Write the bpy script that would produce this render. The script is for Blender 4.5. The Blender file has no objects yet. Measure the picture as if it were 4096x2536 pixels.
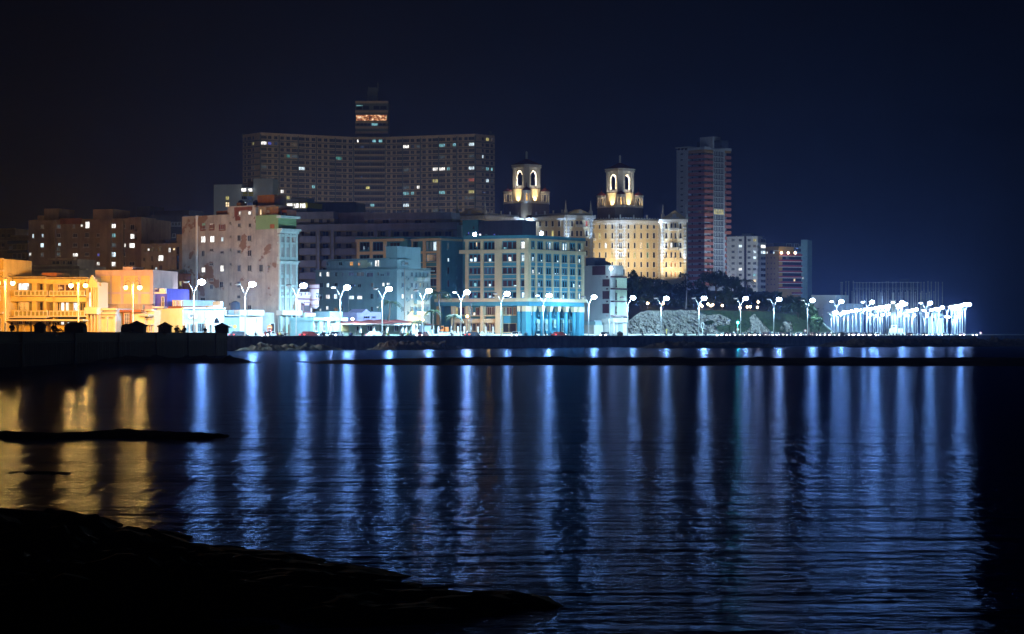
import bpy, bmesh, math, random
from mathutils import Vector, Matrix
R = random.Random(7)
PI = math.pi
scene = bpy.context.scene
COL = scene.collection
# picture geometry: focal length and centre in photo pixels, horizon row, eye height above the water
F, CX, HY, H = 8554.0, 2048.0, 1338.0, 3.0
ROAD = 2.2
def P(px, py, Y):
    return Vector(((px - CX) / F * Y, Y, H + (HY - py) / F * Y))
def X(px, Y):
    return (px - CX) / F * Y
def Z(py, Y):
    return H + (HY - py) / F * Y

# ------------------------------------------------------------------ materials
def _mat(name):
    m = bpy.data.materials.new(name); m.use_nodes = True
    nt = m.node_tree; b = nt.nodes['Principled BSDF']
    return m, nt, b
def setin(b, **k):
    for n, v in k.items():
        b.inputs[n.replace('_', ' ')].default_value = v
def c4(c):
    return (c[0], c[1], c[2], 1.0)
def noise(nt, scale, detail=4, rough=.6, coord='Object', stretch=None):
    tc = nt.nodes.new('ShaderNodeTexCoord'); no = nt.nodes.new('ShaderNodeTexNoise')
    no.inputs['Scale'].default_value = scale; no.inputs['Detail'].default_value = detail
    no.inputs['Roughness'].default_value = rough
    if stretch:
        mp = nt.nodes.new('ShaderNodeMapping'); mp.inputs['Scale'].default_value = stretch
        nt.links.new(tc.outputs[coord], mp.inputs['Vector']); nt.links.new(mp.outputs[0], no.inputs['Vector'])
    else:
        nt.links.new(tc.outputs[coord], no.inputs['Vector'])
    return no
def ramp(nt, src, p0, c0, p1, c1):
    r = nt.nodes.new('ShaderNodeValToRGB')
    r.color_ramp.elements[0].position = p0; r.color_ramp.elements[0].color = c4(c0)
    r.color_ramp.elements[1].position = p1; r.color_ramp.elements[1].color = c4(c1)
    nt.links.new(src, r.inputs[0]); return r
def mixc(nt, fac, a, b, mode='MIX'):
    m = nt.nodes.new('ShaderNodeMix'); m.data_type = 'RGBA'; m.blend_type = mode
    for s, v in ((0, fac), (6, a), (7, b)):
        if hasattr(v, 'is_linked') or hasattr(v, 'links'): nt.links.new(v, m.inputs[s])
        else: m.inputs[s].default_value = v if s == 0 else c4(v)
    return m.outputs[2]
M = {}
def plain(name, col, rough=.7, metal=0.0, spec=.4):
    m, nt, b = _mat(name); setin(b, Base_Color=c4(col), Roughness=rough, Metallic=metal)
    b.inputs['Specular IOR Level'].default_value = spec
    M[name] = m; return m
def wall(name, col, dirt=.35, scale=.25, rough=.85, patch=None, pscale=.3, pthr=.62):
    """painted masonry: mottled paint, rain streaks, optional patches of bare brick, plaster or painted crevice shade with shapes of their own"""
    m, nt, b = _mat(name); setin(b, Roughness=rough); b.inputs['Specular IOR Level'].default_value = .25
    n1 = noise(nt, scale, 6, .65)
    dk = tuple(c * (1 - dirt) for c in col)
    r1 = ramp(nt, n1.outputs['Fac'], .3, dk, .62, col)
    n2 = noise(nt, 1.0, 5, .6, stretch=(.9, .9, .09))
    r2 = ramp(nt, n2.outputs['Fac'], .35, (1 - dirt * .7,) * 3, .6, (1, 1, 1))
    out = mixc(nt, 1.0, r1.outputs[0], r2.outputs[0], 'MULTIPLY')
    if patch:
        n3 = noise(nt, pscale, 7, .55)
        r3 = ramp(nt, n3.outputs['Fac'], pthr, (0, 0, 0), pthr + .02, (1, 1, 1))
        out = mixc(nt, r3.outputs[0], out, patch)
    nt.links.new(out, b.inputs['Base Color'])
    n4 = noise(nt, 3.0, 3); bp = nt.nodes.new('ShaderNodeBump')
    bp.inputs['Strength'].default_value = .25; bp.inputs['Distance'].default_value = .05
    nt.links.new(n4.outputs['Fac'], bp.inputs['Height']); nt.links.new(bp.outputs[0], b.inputs['Normal'])
    M[name] = m; return m
def emit(name, col, s, vary=True, sample=False):
    """something that gives off light; vary = curtains, furniture and lamps inside break the pane up"""
    m, nt, b = _mat(name); setin(b, Base_Color=(.02, .02, .02, 1), Roughness=.4)
    b.inputs['Emission Color'].default_value = c4(col); b.inputs['Emission Strength'].default_value = s
    if vary:
        n = noise(nt, 1.0, 3, .7, stretch=(1.3, 1.3, .45))
        mr = nt.nodes.new('ShaderNodeMapRange'); mr.inputs[1].default_value = .36; mr.inputs[2].default_value = .6
        mr.inputs[3].default_value = s * .18; mr.inputs[4].default_value = s
        nt.links.new(n.outputs['Fac'], mr.inputs[0]); nt.links.new(mr.outputs[0], b.inputs['Emission Strength'])
    if not sample: m.cycles.emission_sampling = 'NONE'
    M[name] = m; return m

plain('dark_glass', (.012, .014, .02), .12, 0, .5)
plain('grey_glass', (.05, .06, .075), .2, 0, .5)
plain('dark_room', (.015, .013, .014), .9)
plain('maroon', (.045, .012, .016), .6)
plain('white_paint', (.75, .76, .76), .5)
plain('cream_paint', (.62, .56, .44), .6)
plain('metal_pole', (.36, .38, .4), .45, .2)
plain('black_metal', (.02, .02, .022), .5, .3)
plain('iron', (.1, .1, .1), .5, .5)
plain('asphalt', (.05, .05, .052), .8)
wall('pavement', (.32, .31, .3), .4, .4)
for n, c, s in (('lit_white', (1, .97, .92), 2.4), ('lit_cool', (.72, .9, 1), 2.0), ('lit_cyan', (.35, .85, .95), .9),
                ('lit_teal', (.2, .8, .7), .55), ('lit_warm', (1, .75, .42), 1.8), ('lit_yellow', (.95, .85, .3), .9),
                ('lit_green', (.35, .7, .38), .4), ('lit_blue', (.16, .2, 1), 1.1), ('lit_violet', (.45, .4, .9), .35),
                ('lit_orange', (1, .42, .08), 1.3), ('lit_red', (1, .25, .15), .5), ('lit_dim', (.5, .65, .7), .16),
                ('lit_dimwarm', (.8, .6, .35), .15), ('lit_dimblue', (.2, .35, .8), .15)):
    emit(n, c, s)
LIT = {'w': 'lit_white', 'c': 'lit_cool', 'y': 'lit_cyan', 't': 'lit_teal', 'a': 'lit_warm', 'e': 'lit_yellow', 'g': 'lit_green',
       'b': 'lit_blue', 'v': 'lit_violet', 'o': 'lit_orange', 'r': 'lit_red', 'd': 'lit_dim', 'm': 'lit_dimwarm', 'u': 'lit_dimblue',
       '.': 'dark_glass', ',': 'grey_glass', 'k': 'dark_room', 'n': 'maroon'}
LITWORD = {'w': 'white', 'c': 'cool white', 'y': 'cyan', 't': 'teal', 'a': 'warm', 'e': 'yellow', 'g': 'green', 'b': 'blue',
           'v': 'violet', 'o': 'orange', 'r': 'reddish', 'd': 'dim', 'm': 'dim warm', 'u': 'dim blue'}
emit('lamp_white', (.7, .86, 1), 60, False)
emit('lamp_dim', (.75, .85, 1), .5, False)
emit('lamp_half', (.7, .85, 1), 8, False)
emit('lamp_orange', (1, .55, .13), 30, False)
emit('lamp_warm', (1, .7, .42), 14, False)
emit('headlight_glow', (1, .95, .9), 25, False)
emit('taillight_glow', (1, .05, .05), 5, False)
emit('green_signal', (.05, 1, .75), 60, False)

# ------------------------------------------------------------------ mesh builder
BASE = {}
class MB:
    def __init__(s): s.v = []; s.f = []; s.m = []
    def face(s, pts, mi=0):
        i = len(s.v); s.v += [tuple(p) for p in pts]; s.f.append(tuple(range(i, i + len(pts)))); s.m.append(mi)
    def hexa(s, q, mi=0):
        """8 corners: 0-3 bottom ring, 4-7 top ring"""
        i = len(s.v); s.v += [tuple(p) for p in q]
        for f in ((3, 2, 1, 0), (4, 5, 6, 7), (0, 1, 5, 4), (1, 2, 6, 5), (2, 3, 7, 6), (3, 0, 4, 7)):
            s.f.append(tuple(i + k for k in f)); s.m.append(mi)
    def box(s, x0, x1, y0, y1, z0, z1, mi=0):
        s.hexa([(x0, y0, z0), (x1, y0, z0), (x1, y1, z0), (x0, y1, z0), (x0, y0, z1), (x1, y0, z1), (x1, y1, z1), (x0, y1, z1)], mi)
    def obox(s, c, u, lu, ln, z0, z1, mi=0):
        """box with its centre c (2-D), half length lu along u and half depth ln across"""
        n = Vector((u.y, -u.x)); q = []
        for z in (z0, z1):
            for a, b in ((-1, 1), (1, 1), (1, -1), (-1, -1)):
                p = c + u * (a * lu) + n * (b * ln); q.append((p.x, p.y, z))
        s.hexa(q, mi)
    def prism(s, poly, z0, z1, mi=0, top=None):
        n = len(poly); i = len(s.v)
        s.v += [(p[0], p[1], z0) for p in poly] + [(p[0], p[1], z1) for p in poly]
        for k in range(n):
            s.f.append((i + k, i + (k + 1) % n, i + n + (k + 1) % n, i + n + k)); s.m.append(mi)
        s.f.append(tuple(i + n + k for k in range(n))); s.m.append(mi if top is None else top)
        s.f.append(tuple(i + k for k in reversed(range(n)))); s.m.append(mi)
    def cone(s, poly, z0, apex, mi=0):
        i = len(s.v); n = len(poly); s.v += [(p[0], p[1], z0) for p in poly] + [tuple(apex)]
        for k in range(n): s.f.append((i + k, i + (k + 1) % n, i + n)); s.m.append(mi)
        s.f.append(tuple(i + k for k in reversed(range(n)))); s.m.append(mi)
    def tube(s, pts, rad, n=8, mi=0, cap=True):
        pts = [Vector(p) for p in pts]
        if not hasattr(rad, '__len__'): rad = [rad] * len(pts)
        i = len(s.v); k = len(pts)
        for j, p in enumerate(pts):
            d = (pts[min(j + 1, k - 1)] - pts[max(j - 1, 0)]).normalized()
            a = d.cross(Vector((0, 1, 0)) if abs(d.y) < .9 else Vector((1, 0, 0))).normalized(); b = d.cross(a)
            for t in range(n):
                w = 2 * PI * t / n; s.v.append(tuple(p + (a * math.cos(w) + b * math.sin(w)) * rad[j]))
        for j in range(k - 1):
            for t in range(n):
                s.f.append((i + j * n + t, i + j * n + (t + 1) % n, i + (j + 1) * n + (t + 1) % n, i + (j + 1) * n + t)); s.m.append(mi)
        if cap:
            s.f.append(tuple(i + t for t in reversed(range(n)))); s.m.append(mi)
            s.f.append(tuple(i + (k - 1) * n + t for t in range(n))); s.m.append(mi)
    def lathe(s, c, prof, n=16, mi=0):
        """prof: (radius, z) from the bottom up"""
        s.tube([(c[0], c[1], z) for r, z in prof], [max(r, .001) for r, z in prof], n, mi)
    def ball(s, c, rx, ry, rz, n=10, m=6, mi=0, u=None):
        i = len(s.v); c = Vector(c)
        for a in range(m + 1):
            th = PI * a / m
            for b in range(n):
                ph = 2 * PI * b / n
                s.v.append((c.x + rx * math.sin(th) * math.cos(ph), c.y + ry * math.sin(th) * math.sin(ph), c.z + rz * math.cos(th)))
        for a in range(m):
            for b in range(n):
                s.f.append((i + a * n + b, i + (a + 1) * n + b, i + (a + 1) * n + (b + 1) % n, i + a * n + (b + 1) % n)); s.m.append(mi)
    def build(s, name, mats, parent=None, smooth=False, origin=None):
        base = BASE.get(parent.name, Vector((0, 0, 0))) if parent else (Vector(origin) if origin else Vector((0, 0, 0)))
        me = bpy.data.meshes.new(name)
        me.from_pydata([(x - base.x, y - base.y, z - base.z) for x, y, z in s.v], [], s.f)
        if not isinstance(mats, (list, tuple)): mats = [mats]
        for m in mats: me.materials.append(M[m] if isinstance(m, str) else m)
        me.polygons.foreach_set('material_index', s.m)
        if smooth: me.polygons.foreach_set('use_smooth', [True] * len(s.f))
        me.update()
        o = bpy.data.objects.new(name, me); COL.objects.link(o)
        if parent: o.parent = parent; BASE[o.name] = base
        else: o.location = base; BASE[o.name] = base
        return o
def tag(o, label, cat, group=None, kind=None):
    if label: o['label'] = label
    if cat: o['category'] = cat
    if group: o['group'] = group
    if kind: o['kind'] = kind
    return o
def thing(name, label, cat, loc=(0, 0, 0), group=None):
    o = bpy.data.objects.new(name, None); COL.objects.link(o); o.location = loc; o.empty_display_size = .5
    BASE[o.name] = Vector(loc); return tag(o, label, cat, group)
def struct(o, label=None):
    o['kind'] = 'structure'
    if label: o['label'] = label
    return o
def dup(root, loc, rotz=0, scale=1.0, label=None, group=None):
    r = root.copy(); COL.objects.link(r); r.location = loc; r.rotation_euler = (0, 0, rotz); r.scale = (scale,) * 3
    if label: r['label'] = label
    if group: r['group'] = group
    for ch in list(root.children):
        c = ch.copy(); COL.objects.link(c); c.parent = r
        for g in ch.children:
            d = g.copy(); COL.objects.link(d); d.parent = c
    return r

# ------------------------------------------------------------------ building faces
class Face:
    """a vertical wall plane through two plan points given as (photo column, distance)"""
    def __init__(s, a, b):
        s.A = Vector((X(*a), a[1])); s.B = Vector((X(*b), b[1])); s.u = (s.B - s.A).normalized(); s.n = Vector((s.u.y, -s.u.x))
        s.L = (s.B - s.A).length
    def t(s, px):
        r = (px - CX) / F; return (s.A.x - r * s.A.y) / (r * s.u.y - s.u.x)
    def z(s, px, py):
        return Z(py, s.A.y + s.t(px) * s.u.y)
    def q(s, t, d):
        p = s.A + s.u * t + s.n * d; return (p.x, p.y)
    def wbox(s, mb, t0, t1, z0, z1, d0, d1, mi=0):
        q = []
        for z in (z0, z1):
            for t, d in ((t0, d1), (t1, d1), (t1, d0), (t0, d0)):
                p = s.q(t, d); q.append((p[0], p[1], z))
        mb.hexa(q, mi)
    def box(s, mb, x0, y0, x1, y1, d1=.2, d0=-.05, mi=0, z0=None, z1=None):
        xm = (x0 + x1) / 2
        s.wbox(mb, s.t(x0), s.t(x1), s.z(xm, y1) if z0 is None else z0, s.z(xm, y0) if z1 is None else z1, d0, d1, mi)
    def pt(s, px, py, d=0):
        p = s.q(s.t(px), d); return Vector((p[0], p[1], s.z(px, py)))
WCOUNT = {}
def window(par, f, x0, y0, x1, y1, code='.', frame='white_paint', nx=2, ny=1, name='window', fw=.09, proud=.1, sill=True):
    """a framed window: pane, frame, glazing bars and sill in one mesh"""
    mb = MB(); xm = (x0 + x1) / 2
    t0, t1 = f.t(x0), f.t(x1); z0, z1 = f.z(xm, y1), f.z(xm, y0)
    f.wbox(mb, t0 + fw, t1 - fw, z0 + fw, z1 - fw, -.04, .03, 0)
    f.wbox(mb, t0, t0 + fw, z0, z1, -.05, proud, 1); f.wbox(mb, t1 - fw, t1, z0, z1, -.05, proud, 1)
    f.wbox(mb, t0 + fw, t1 - fw, z1 - fw, z1, -.05, proud, 1); f.wbox(mb, t0 + fw, t1 - fw, z0, z0 + fw, -.05, proud, 1)
    for k in range(1, nx):
        t = t0 + (t1 - t0) * k / nx; f.wbox(mb, t - fw * .35, t + fw * .35, z0 + fw, z1 - fw, -.02, proud * .7, 1)
    for k in range(1, ny):
        z = z0 + (z1 - z0) * k / ny; f.wbox(mb, t0 + fw, t1 - fw, z - fw * .3, z + fw * .3, -.02, proud * .6, 1)
    if sill: f.wbox(mb, t0 - .12, t1 + .12, z0 - .14, z0 - .003, -.05, proud + .16, 1)
    o = mb.build(name, [LIT[code], frame], par)
    if code in LITWORD: o['label'] = 'window lit ' + LITWORD[code] + ' from inside'
    WCOUNT[par.name] = WCOUNT.get(par.name, 0) + 1
    return o
def windows(par, f, rects, frame='white_paint', **k):
    """rects: (x0,y0,x1,y1,code)"""
    for r in rects: window(par, f, r[0], r[1], r[2], r[3], r[4] if len(r) > 4 else '.', frame, **k)
def body(par, name, mat, pts, y0, y1, deep=None, yref=0, mi_top=None, z0=None):
    """a mass whose front runs through plan points (px,Y); deep = how far it goes back; rows y0 (top) and y1 (bottom) read at point yref"""
    fr = [Vector((X(*p), p[1])) for p in pts]
    zt = Z(y0, pts[yref][1]); zb = Z(y1, pts[yref][1]) if z0 is None else z0
    if deep:
        a, b = fr[0], fr[-1]; poly = fr + [Vector((b.x, b.y + deep)), Vector((a.x, a.y + deep))]
    else: poly = fr
    mb = MB(); mb.prism(poly, zb, zt); return mb.build(name, mat, par)
def bld(name, label, cat, px, Y, group=None):
    return thing(name, label, cat, (X(px, Y), Y, ROAD), group)

# ------------------------------------------------------------------ camera, sky, light
cd = bpy.data.cameras.new('camera'); cam = bpy.data.objects.new('camera', cd); COL.objects.link(cam)
cd.sensor_width = 36; cd.lens = 36 * F / 4096; cd.shift_y = (HY - 1268) / 4096; cd.clip_end = 20000; cd.clip_start = .5
cam.location = (0, 0, H); cam.rotation_euler = (PI / 2, 0, 0); scene.camera = cam
w = bpy.data.worlds.new('World'); scene.world = w; w.use_nodes = True
nt = w.node_tree; bg = nt.nodes['Background']; sky = nt.nodes.new('ShaderNodeTexSky'); sky.sky_type = 'NISHITA'
sky.sun_disc = False; sky.sun_elevation = math.radians(-4.0); sky.sun_rotation = math.radians(40)
nt.links.new(sky.outputs[0], bg.inputs[0]); bg.inputs[1].default_value = .0015
sl = bpy.data.lights.new('moonlight', 'SUN'); sl.energy = .006; sl.angle = math.radians(.5); sl.color = (.8, .88, 1)
so = bpy.data.objects.new('moonlight', sl); COL.objects.link(so); so.rotation_euler = (math.radians(50), 0, math.radians(20))
vs = scene.view_settings; vs.view_transform = 'Standard'; vs.look = 'None'; vs.exposure = 0; vs.gamma = 1; vs.use_curve_mapping = False
cy = scene.cycles; cy.max_bounces = 4; cy.diffuse_bounces = 2; cy.glossy_bounces = 3; cy.transmission_bounces = 2; cy.volume_bounces = 0
cy.transparent_max_bounces = 4; cy.sample_clamp_direct = 0; cy.sample_clamp_indirect = 4; cy.caustics_reflective = False; cy.caustics_refractive = False
cy.use_denoising = True; cy.use_light_tree = True
def point(name, loc, power, col, r=.25):
    l = bpy.data.lights.new(name, 'POINT'); l.energy = power; l.color = col; l.shadow_soft_size = r
    o = bpy.data.objects.new(name, l); COL.objects.link(o); o.location = loc; return o
def spot(name, loc, target, power, col, deg=60, blend=.6, r=.15):
    l = bpy.data.lights.new(name, 'SPOT'); l.energy = power; l.color = col; l.shadow_soft_size = r; l.spot_size = math.radians(deg); l.spot_blend = blend
    o = bpy.data.objects.new(name, l); COL.objects.link(o); o.location = loc
    d = Vector(target) - Vector(loc); o.rotation_euler = d.to_track_quat('-Z', 'Y').to_euler(); return o

# ------------------------------------------------------------------ the coast road: everything along it is laid out in metres along this line
LA = Vector((-60.0, 407.0)); LU = Vector((148.0, 217.0)).normalized(); LN = Vector((LU.y, -LU.x))   # LN points to the sea
def rd(t, d=0):
    """t metres along the row of lamps, d metres to seaward of it"""
    return LA + LU * t + LN * d
def rt(px, d=0):
    r = (px - CX) / F; a = LA + LN * d
    return (r * a.y - a.x) / (LU.x - r * LU.y)
# ------------------------------------------------------------------ water, ground, sea wall
m, nt_, b = _mat('sea_water'); M['sea_water'] = m
tc = nt_.nodes.new('ShaderNodeTexCoord')
def wv(scale, det, st, rg=.6):
    mp = nt_.nodes.new('ShaderNodeMapping'); mp.inputs['Scale'].default_value = st; n = nt_.nodes.new('ShaderNodeTexNoise')
    n.inputs['Scale'].default_value = scale; n.inputs['Detail'].default_value = det; n.inputs['Roughness'].default_value = rg
    nt_.links.new(tc.outputs['Object'], mp.inputs[0]); nt_.links.new(mp.outputs[0], n.inputs['Vector']); return n
n1 = wv(1.5, 4, (.4, 1, 1), .65); n2 = wv(.36, 3, (.3, 1, 1)); n3 = wv(.1, 3, (.25, 1, 1)); n4 = wv(1.1, 3, (.9, .2, 1), .6)
b1 = nt_.nodes.new('ShaderNodeBump'); b1.inputs['Strength'].default_value = .75; b1.inputs['Distance'].default_value = .085
b2 = nt_.nodes.new('ShaderNodeBump'); b2.inputs['Strength'].default_value = .9; b2.inputs['Distance'].default_value = .12
b3 = nt_.nodes.new('ShaderNodeBump'); b3.inputs['Strength'].default_value = .9; b3.inputs['Distance'].default_value = .16; nt_.links.new(n3.outputs['Fac'], b3.inputs['Height']); nt_.links.new(b3.outputs[0], b2.inputs['Normal'])
nt_.links.new(n1.outputs['Fac'], b1.inputs['Height']); nt_.links.new(n2.outputs['Fac'], b2.inputs['Height']); nt_.links.new(b2.outputs[0], b1.inputs['Normal'])
gl = nt_.nodes.new('ShaderNodeBsdfGlossy'); gl.distribution = 'BECKMANN'; gl.inputs['Roughness'].default_value = .185; gl.inputs['Color'].default_value = (.068, .1, .22, 1)
df = nt_.nodes.new('ShaderNodeBsdfDiffuse'); df.inputs['Color'].default_value = (.002, .004, .008, 1)
fr = nt_.nodes.new('ShaderNodeFresnel'); fr.inputs[0].default_value = 1.33; mx = nt_.nodes.new('ShaderNodeMixShader')
b4 = nt_.nodes.new('ShaderNodeBump'); b4.inputs['Strength'].default_value = .9; b4.inputs['Distance'].default_value = .08; nt_.links.new(n4.outputs['Fac'], b4.inputs['Height']); nt_.links.new(b1.outputs[0], b4.inputs['Normal'])
nt_.links.new(b4.outputs[0], gl.inputs['Normal']); nt_.links.new(fr.outputs[0], mx.inputs[0]); nt_.links.new(df.outputs[0], mx.inputs[1]); nt_.links.new(gl.outputs[0], mx.inputs[2])
nt_.links.new(mx.outputs[0], nt_.nodes['Material Output'].inputs['Surface'])
mb = MB(); mb.face([(-2400, -100, 0), (2400, -100, 0), (2400, 2400, 0), (-2400, 2400, 0)])
struct(mb.build('water', 'sea_water'), 'dark rippled sea reflecting the lamps of the coast road')
# sea wall line: 5 m seaward of the lamps
WD = 5.0
m_wall = wall('sea_wall_concrete', (.16, .15, .14), .5, .5)
mb = MB()
t0, t1 = -14, 900
c = rd((t0 + t1) / 2, WD); mb.obox(c, LU, (t1 - t0) / 2, .4, -1, 2.75)
o = mb.build('sea_wall', 'sea_wall_concrete'); tag(o, 'long low dark sea wall below the row of white street lamps', 'wall')
mb = MB()
for (d0, d1, z0, z1, k) in ((WD - .4, -1.5, -1, 2.3, 0), (-1.5, -12, -1, ROAD, 1)):
    c = rd(440, (d0 + d1) / 2); mb.obox(c, LU, 470, abs(d1 - d0) / 2, z0, z1, k)
struct(mb.build('road', ['pavement', 'asphalt']), 'coast road and promenade behind the sea wall')
# land
ground = MB()
a = rd(-30, -12); e = rd(910, -12)
ground.prism([(a.x, a.y), (e.x, e.y), (2300, 1200), (2300, 2300), (-2300, 2300), (-2300, 330), (-70, 330)], -1, 2.19)
struct(ground.build('ground', 'asphalt'), 'flat ground the city stands on')
# haze
m = bpy.data.materials.new('haze_air'); m.use_nodes = True; n_ = m.node_tree
for k in list(n_.nodes): n_.nodes.remove(k)
ov = n_.nodes.new('ShaderNodeOutputMaterial'); pv = n_.nodes.new('ShaderNodeVolumePrincipled')
pv.inputs['Color'].default_value = (.24, .36, 1, 1); pv.inputs['Density'].default_value = HAZE = .0002; pv.inputs['Anisotropy'].default_value = .75
n_.links.new(pv.outputs[0], ov.inputs['Volume']); M['haze_air'] = m
mb = MB(); mb.box(-2450, 2450, -120, 2450, -2, 260); o = mb.build('haze', 'haze_air'); o['kind'] = 'stuff'; o['label'] = 'thin night haze over the bay'

# ------------------------------------------------------------------ street lamps
WHITE = (.45, .78, 1.0)
heads = [(795, 1128), (1000, 1137), (1205, 1143), (1381, 1150), (1549, 1156), (1710, 1163), (1863, 1169), (2024, 1175), (2193, 1182), (2374, 1188),
         (2530, 1191), (2664, 1193), (2815, 1193), (2982, 1194), (3115, 1197), (3250, 1201), (3366, 1206), (3490, 1208), (3610, 1210), (3722, 1212)]
def lamp_proto(label, group, both):
    t = thing('street_lamp', label, 'street lamp', (0, 0, 0), group)
    mb = MB(); mb.tube([(0, 0, 0), (0, 0, .5), (0, 0, 3.5), (0, 0, 7.6)], [.13, .12, .1, .085], 10); mb.tube([(0, 0, 0), (0, 0, .25)], .3, 10)
    mb.build('pole', 'metal_pole', t, True)
    for s in (1, -1):
        mb = MB(); pts = [(s * (.02 + .9 * (k / 6) ** 1.7), 0, 7.5 + 2.2 * k / 6) for k in range(7)]
        mb.tube(pts, [.075 - .003 * k for k in range(7)], 8); arm = mb.build('arm', 'metal_pole', t, True)
        mb = MB(); mb.ball((s * 1.35, 0, 9.97), .62, .26, .18, 12, 8, 0); h = mb.build('lamp_housing', 'iron', t, True)
        mb = MB(); q = 1.25 if (s > 0 or both) else .85; mb.ball((s * 1.37, 0, 9.84), .54 * q, .36 * q, .38 * q if q > 1 else .2, 14, 8, 0)
        mb.build('lamp_glass', 'lamp_white' if (s > 0 or both) else 'lamp_dim', h, True)
    return t
pr = lamp_proto('street lamp', 'white street lamps along the coast road', False)
pr2 = None
POW = 30000
for i, (hx, hy) in enumerate(heads):
    t = rt(hx - 20); p = rd(t)
    o = pr if i == 0 else dup(pr, (0, 0, 0))
    s = (Z(hy, p.y) - 2.3) / 9.84
    o.location = (p.x, p.y, 2.3); o.scale = (s, s, s)
    pw = POW * [.9, 1, .65, .95, 1.15, .9, 1.1, .35, 1, .9, .6, .6, 1.1, .6, .8, .7, .8, .8, .8, .8][i]
    lp = (p.x + 1.37 * s, p.y, 2.3 + 9.3 * s); point('street_lamp_light', lp, pw * .31, WHITE, .3); spot('street_lamp_light', lp, (lp[0] - LN.x * 4.2, lp[1] - LN.y * 4.2, 0), pw * .85, WHITE, 164, .4, .3)
    o.rotation_euler = (0, 0, R.uniform(-.16, .16))
    if i in (3, 6, 8) or i > 15:
        for ch in o.children:
            for g_ in ch.children:
                if min(v.co.x for v in g_.data.vertices) < -.5: me = g_.data.copy(); me.materials[0] = M['lamp_half' if i < 16 else 'lamp_white']; g_.data = me
# ================================================================== buildings, left side under sodium lamps
G0 = 2.0
def YF(px, d=-16): return rd(rt(px, d), d).y
def bar(par, name, mat, f, x0, y0, x1, y1, d1=.25, d0=-.3, **k):
    mb = MB(); f.box(mb, x0, y0, x1, y1, d1, d0, 0, **k); return mb.build(name, mat, par)
ONE_PIECE = {'fluting', 'frame', 'wing_frame', 'bare_brick', 'mullion'}
def multi(par, name, mats, f, rects, d1=.2, d0=-.3, mi=None):
    """boxes on a face: each one a part of its own, save for trim that runs through as one pattern"""
    mb = MB(); o = None
    for r in rects:
        if name not in ONE_PIECE: mb = MB()
        f.box(mb, r[0], r[1], r[2], r[3], r[4] if len(r) > 4 else d1, r[5] if len(r) > 5 else d0, r[6] if len(r) > 6 else 0)
        if name not in ONE_PIECE: o = mb.build(name, mats, par)
    return mb.build(name, mats, par) if name in ONE_PIECE else o
def core(par, f, x0, y0, x1, mat, back=0.0, deep=12, y1=None, name='wall', slab=True):
    """main mass behind a face: front set back by `back`"""
    mb = MB(); t0, t1 = f.t(x0), f.t(x1); xm = (x0 + x1) / 2
    z1 = f.z(xm, y0); z0 = G0 if y1 is None else f.z(xm, y1)
    f.wbox(mb, t0, t1, z0, z1, -back - deep, -back); return mb.build(name, mat, par)

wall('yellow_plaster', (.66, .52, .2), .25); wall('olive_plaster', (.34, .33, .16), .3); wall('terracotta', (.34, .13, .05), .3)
wall('white_plaster', (.72, .71, .68), .15); wall('grey_plaster', (.4, .4, .4), .3); wall('brown_plaster', (.25, .19, .14), .4)
wall('tan_plaster', (.36, .3, .21), .35); wall('pink_plaster', (.52, .4, .42), .25); wall('ochre_panel', (.6, .46, .2), .2)
wall('brick_red', (.22, .08, .05), .4, .6); wall('blue_paint', (.1, .1, .55), .25); wall('pale_blue', (.42, .55, .62), .15)
wall('grey_blue', (.36, .44, .54), .2); wall('dark_blue_wall', (.05, .07, .12), .3); wall('concrete', (.38, .36, .33), .35)

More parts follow.
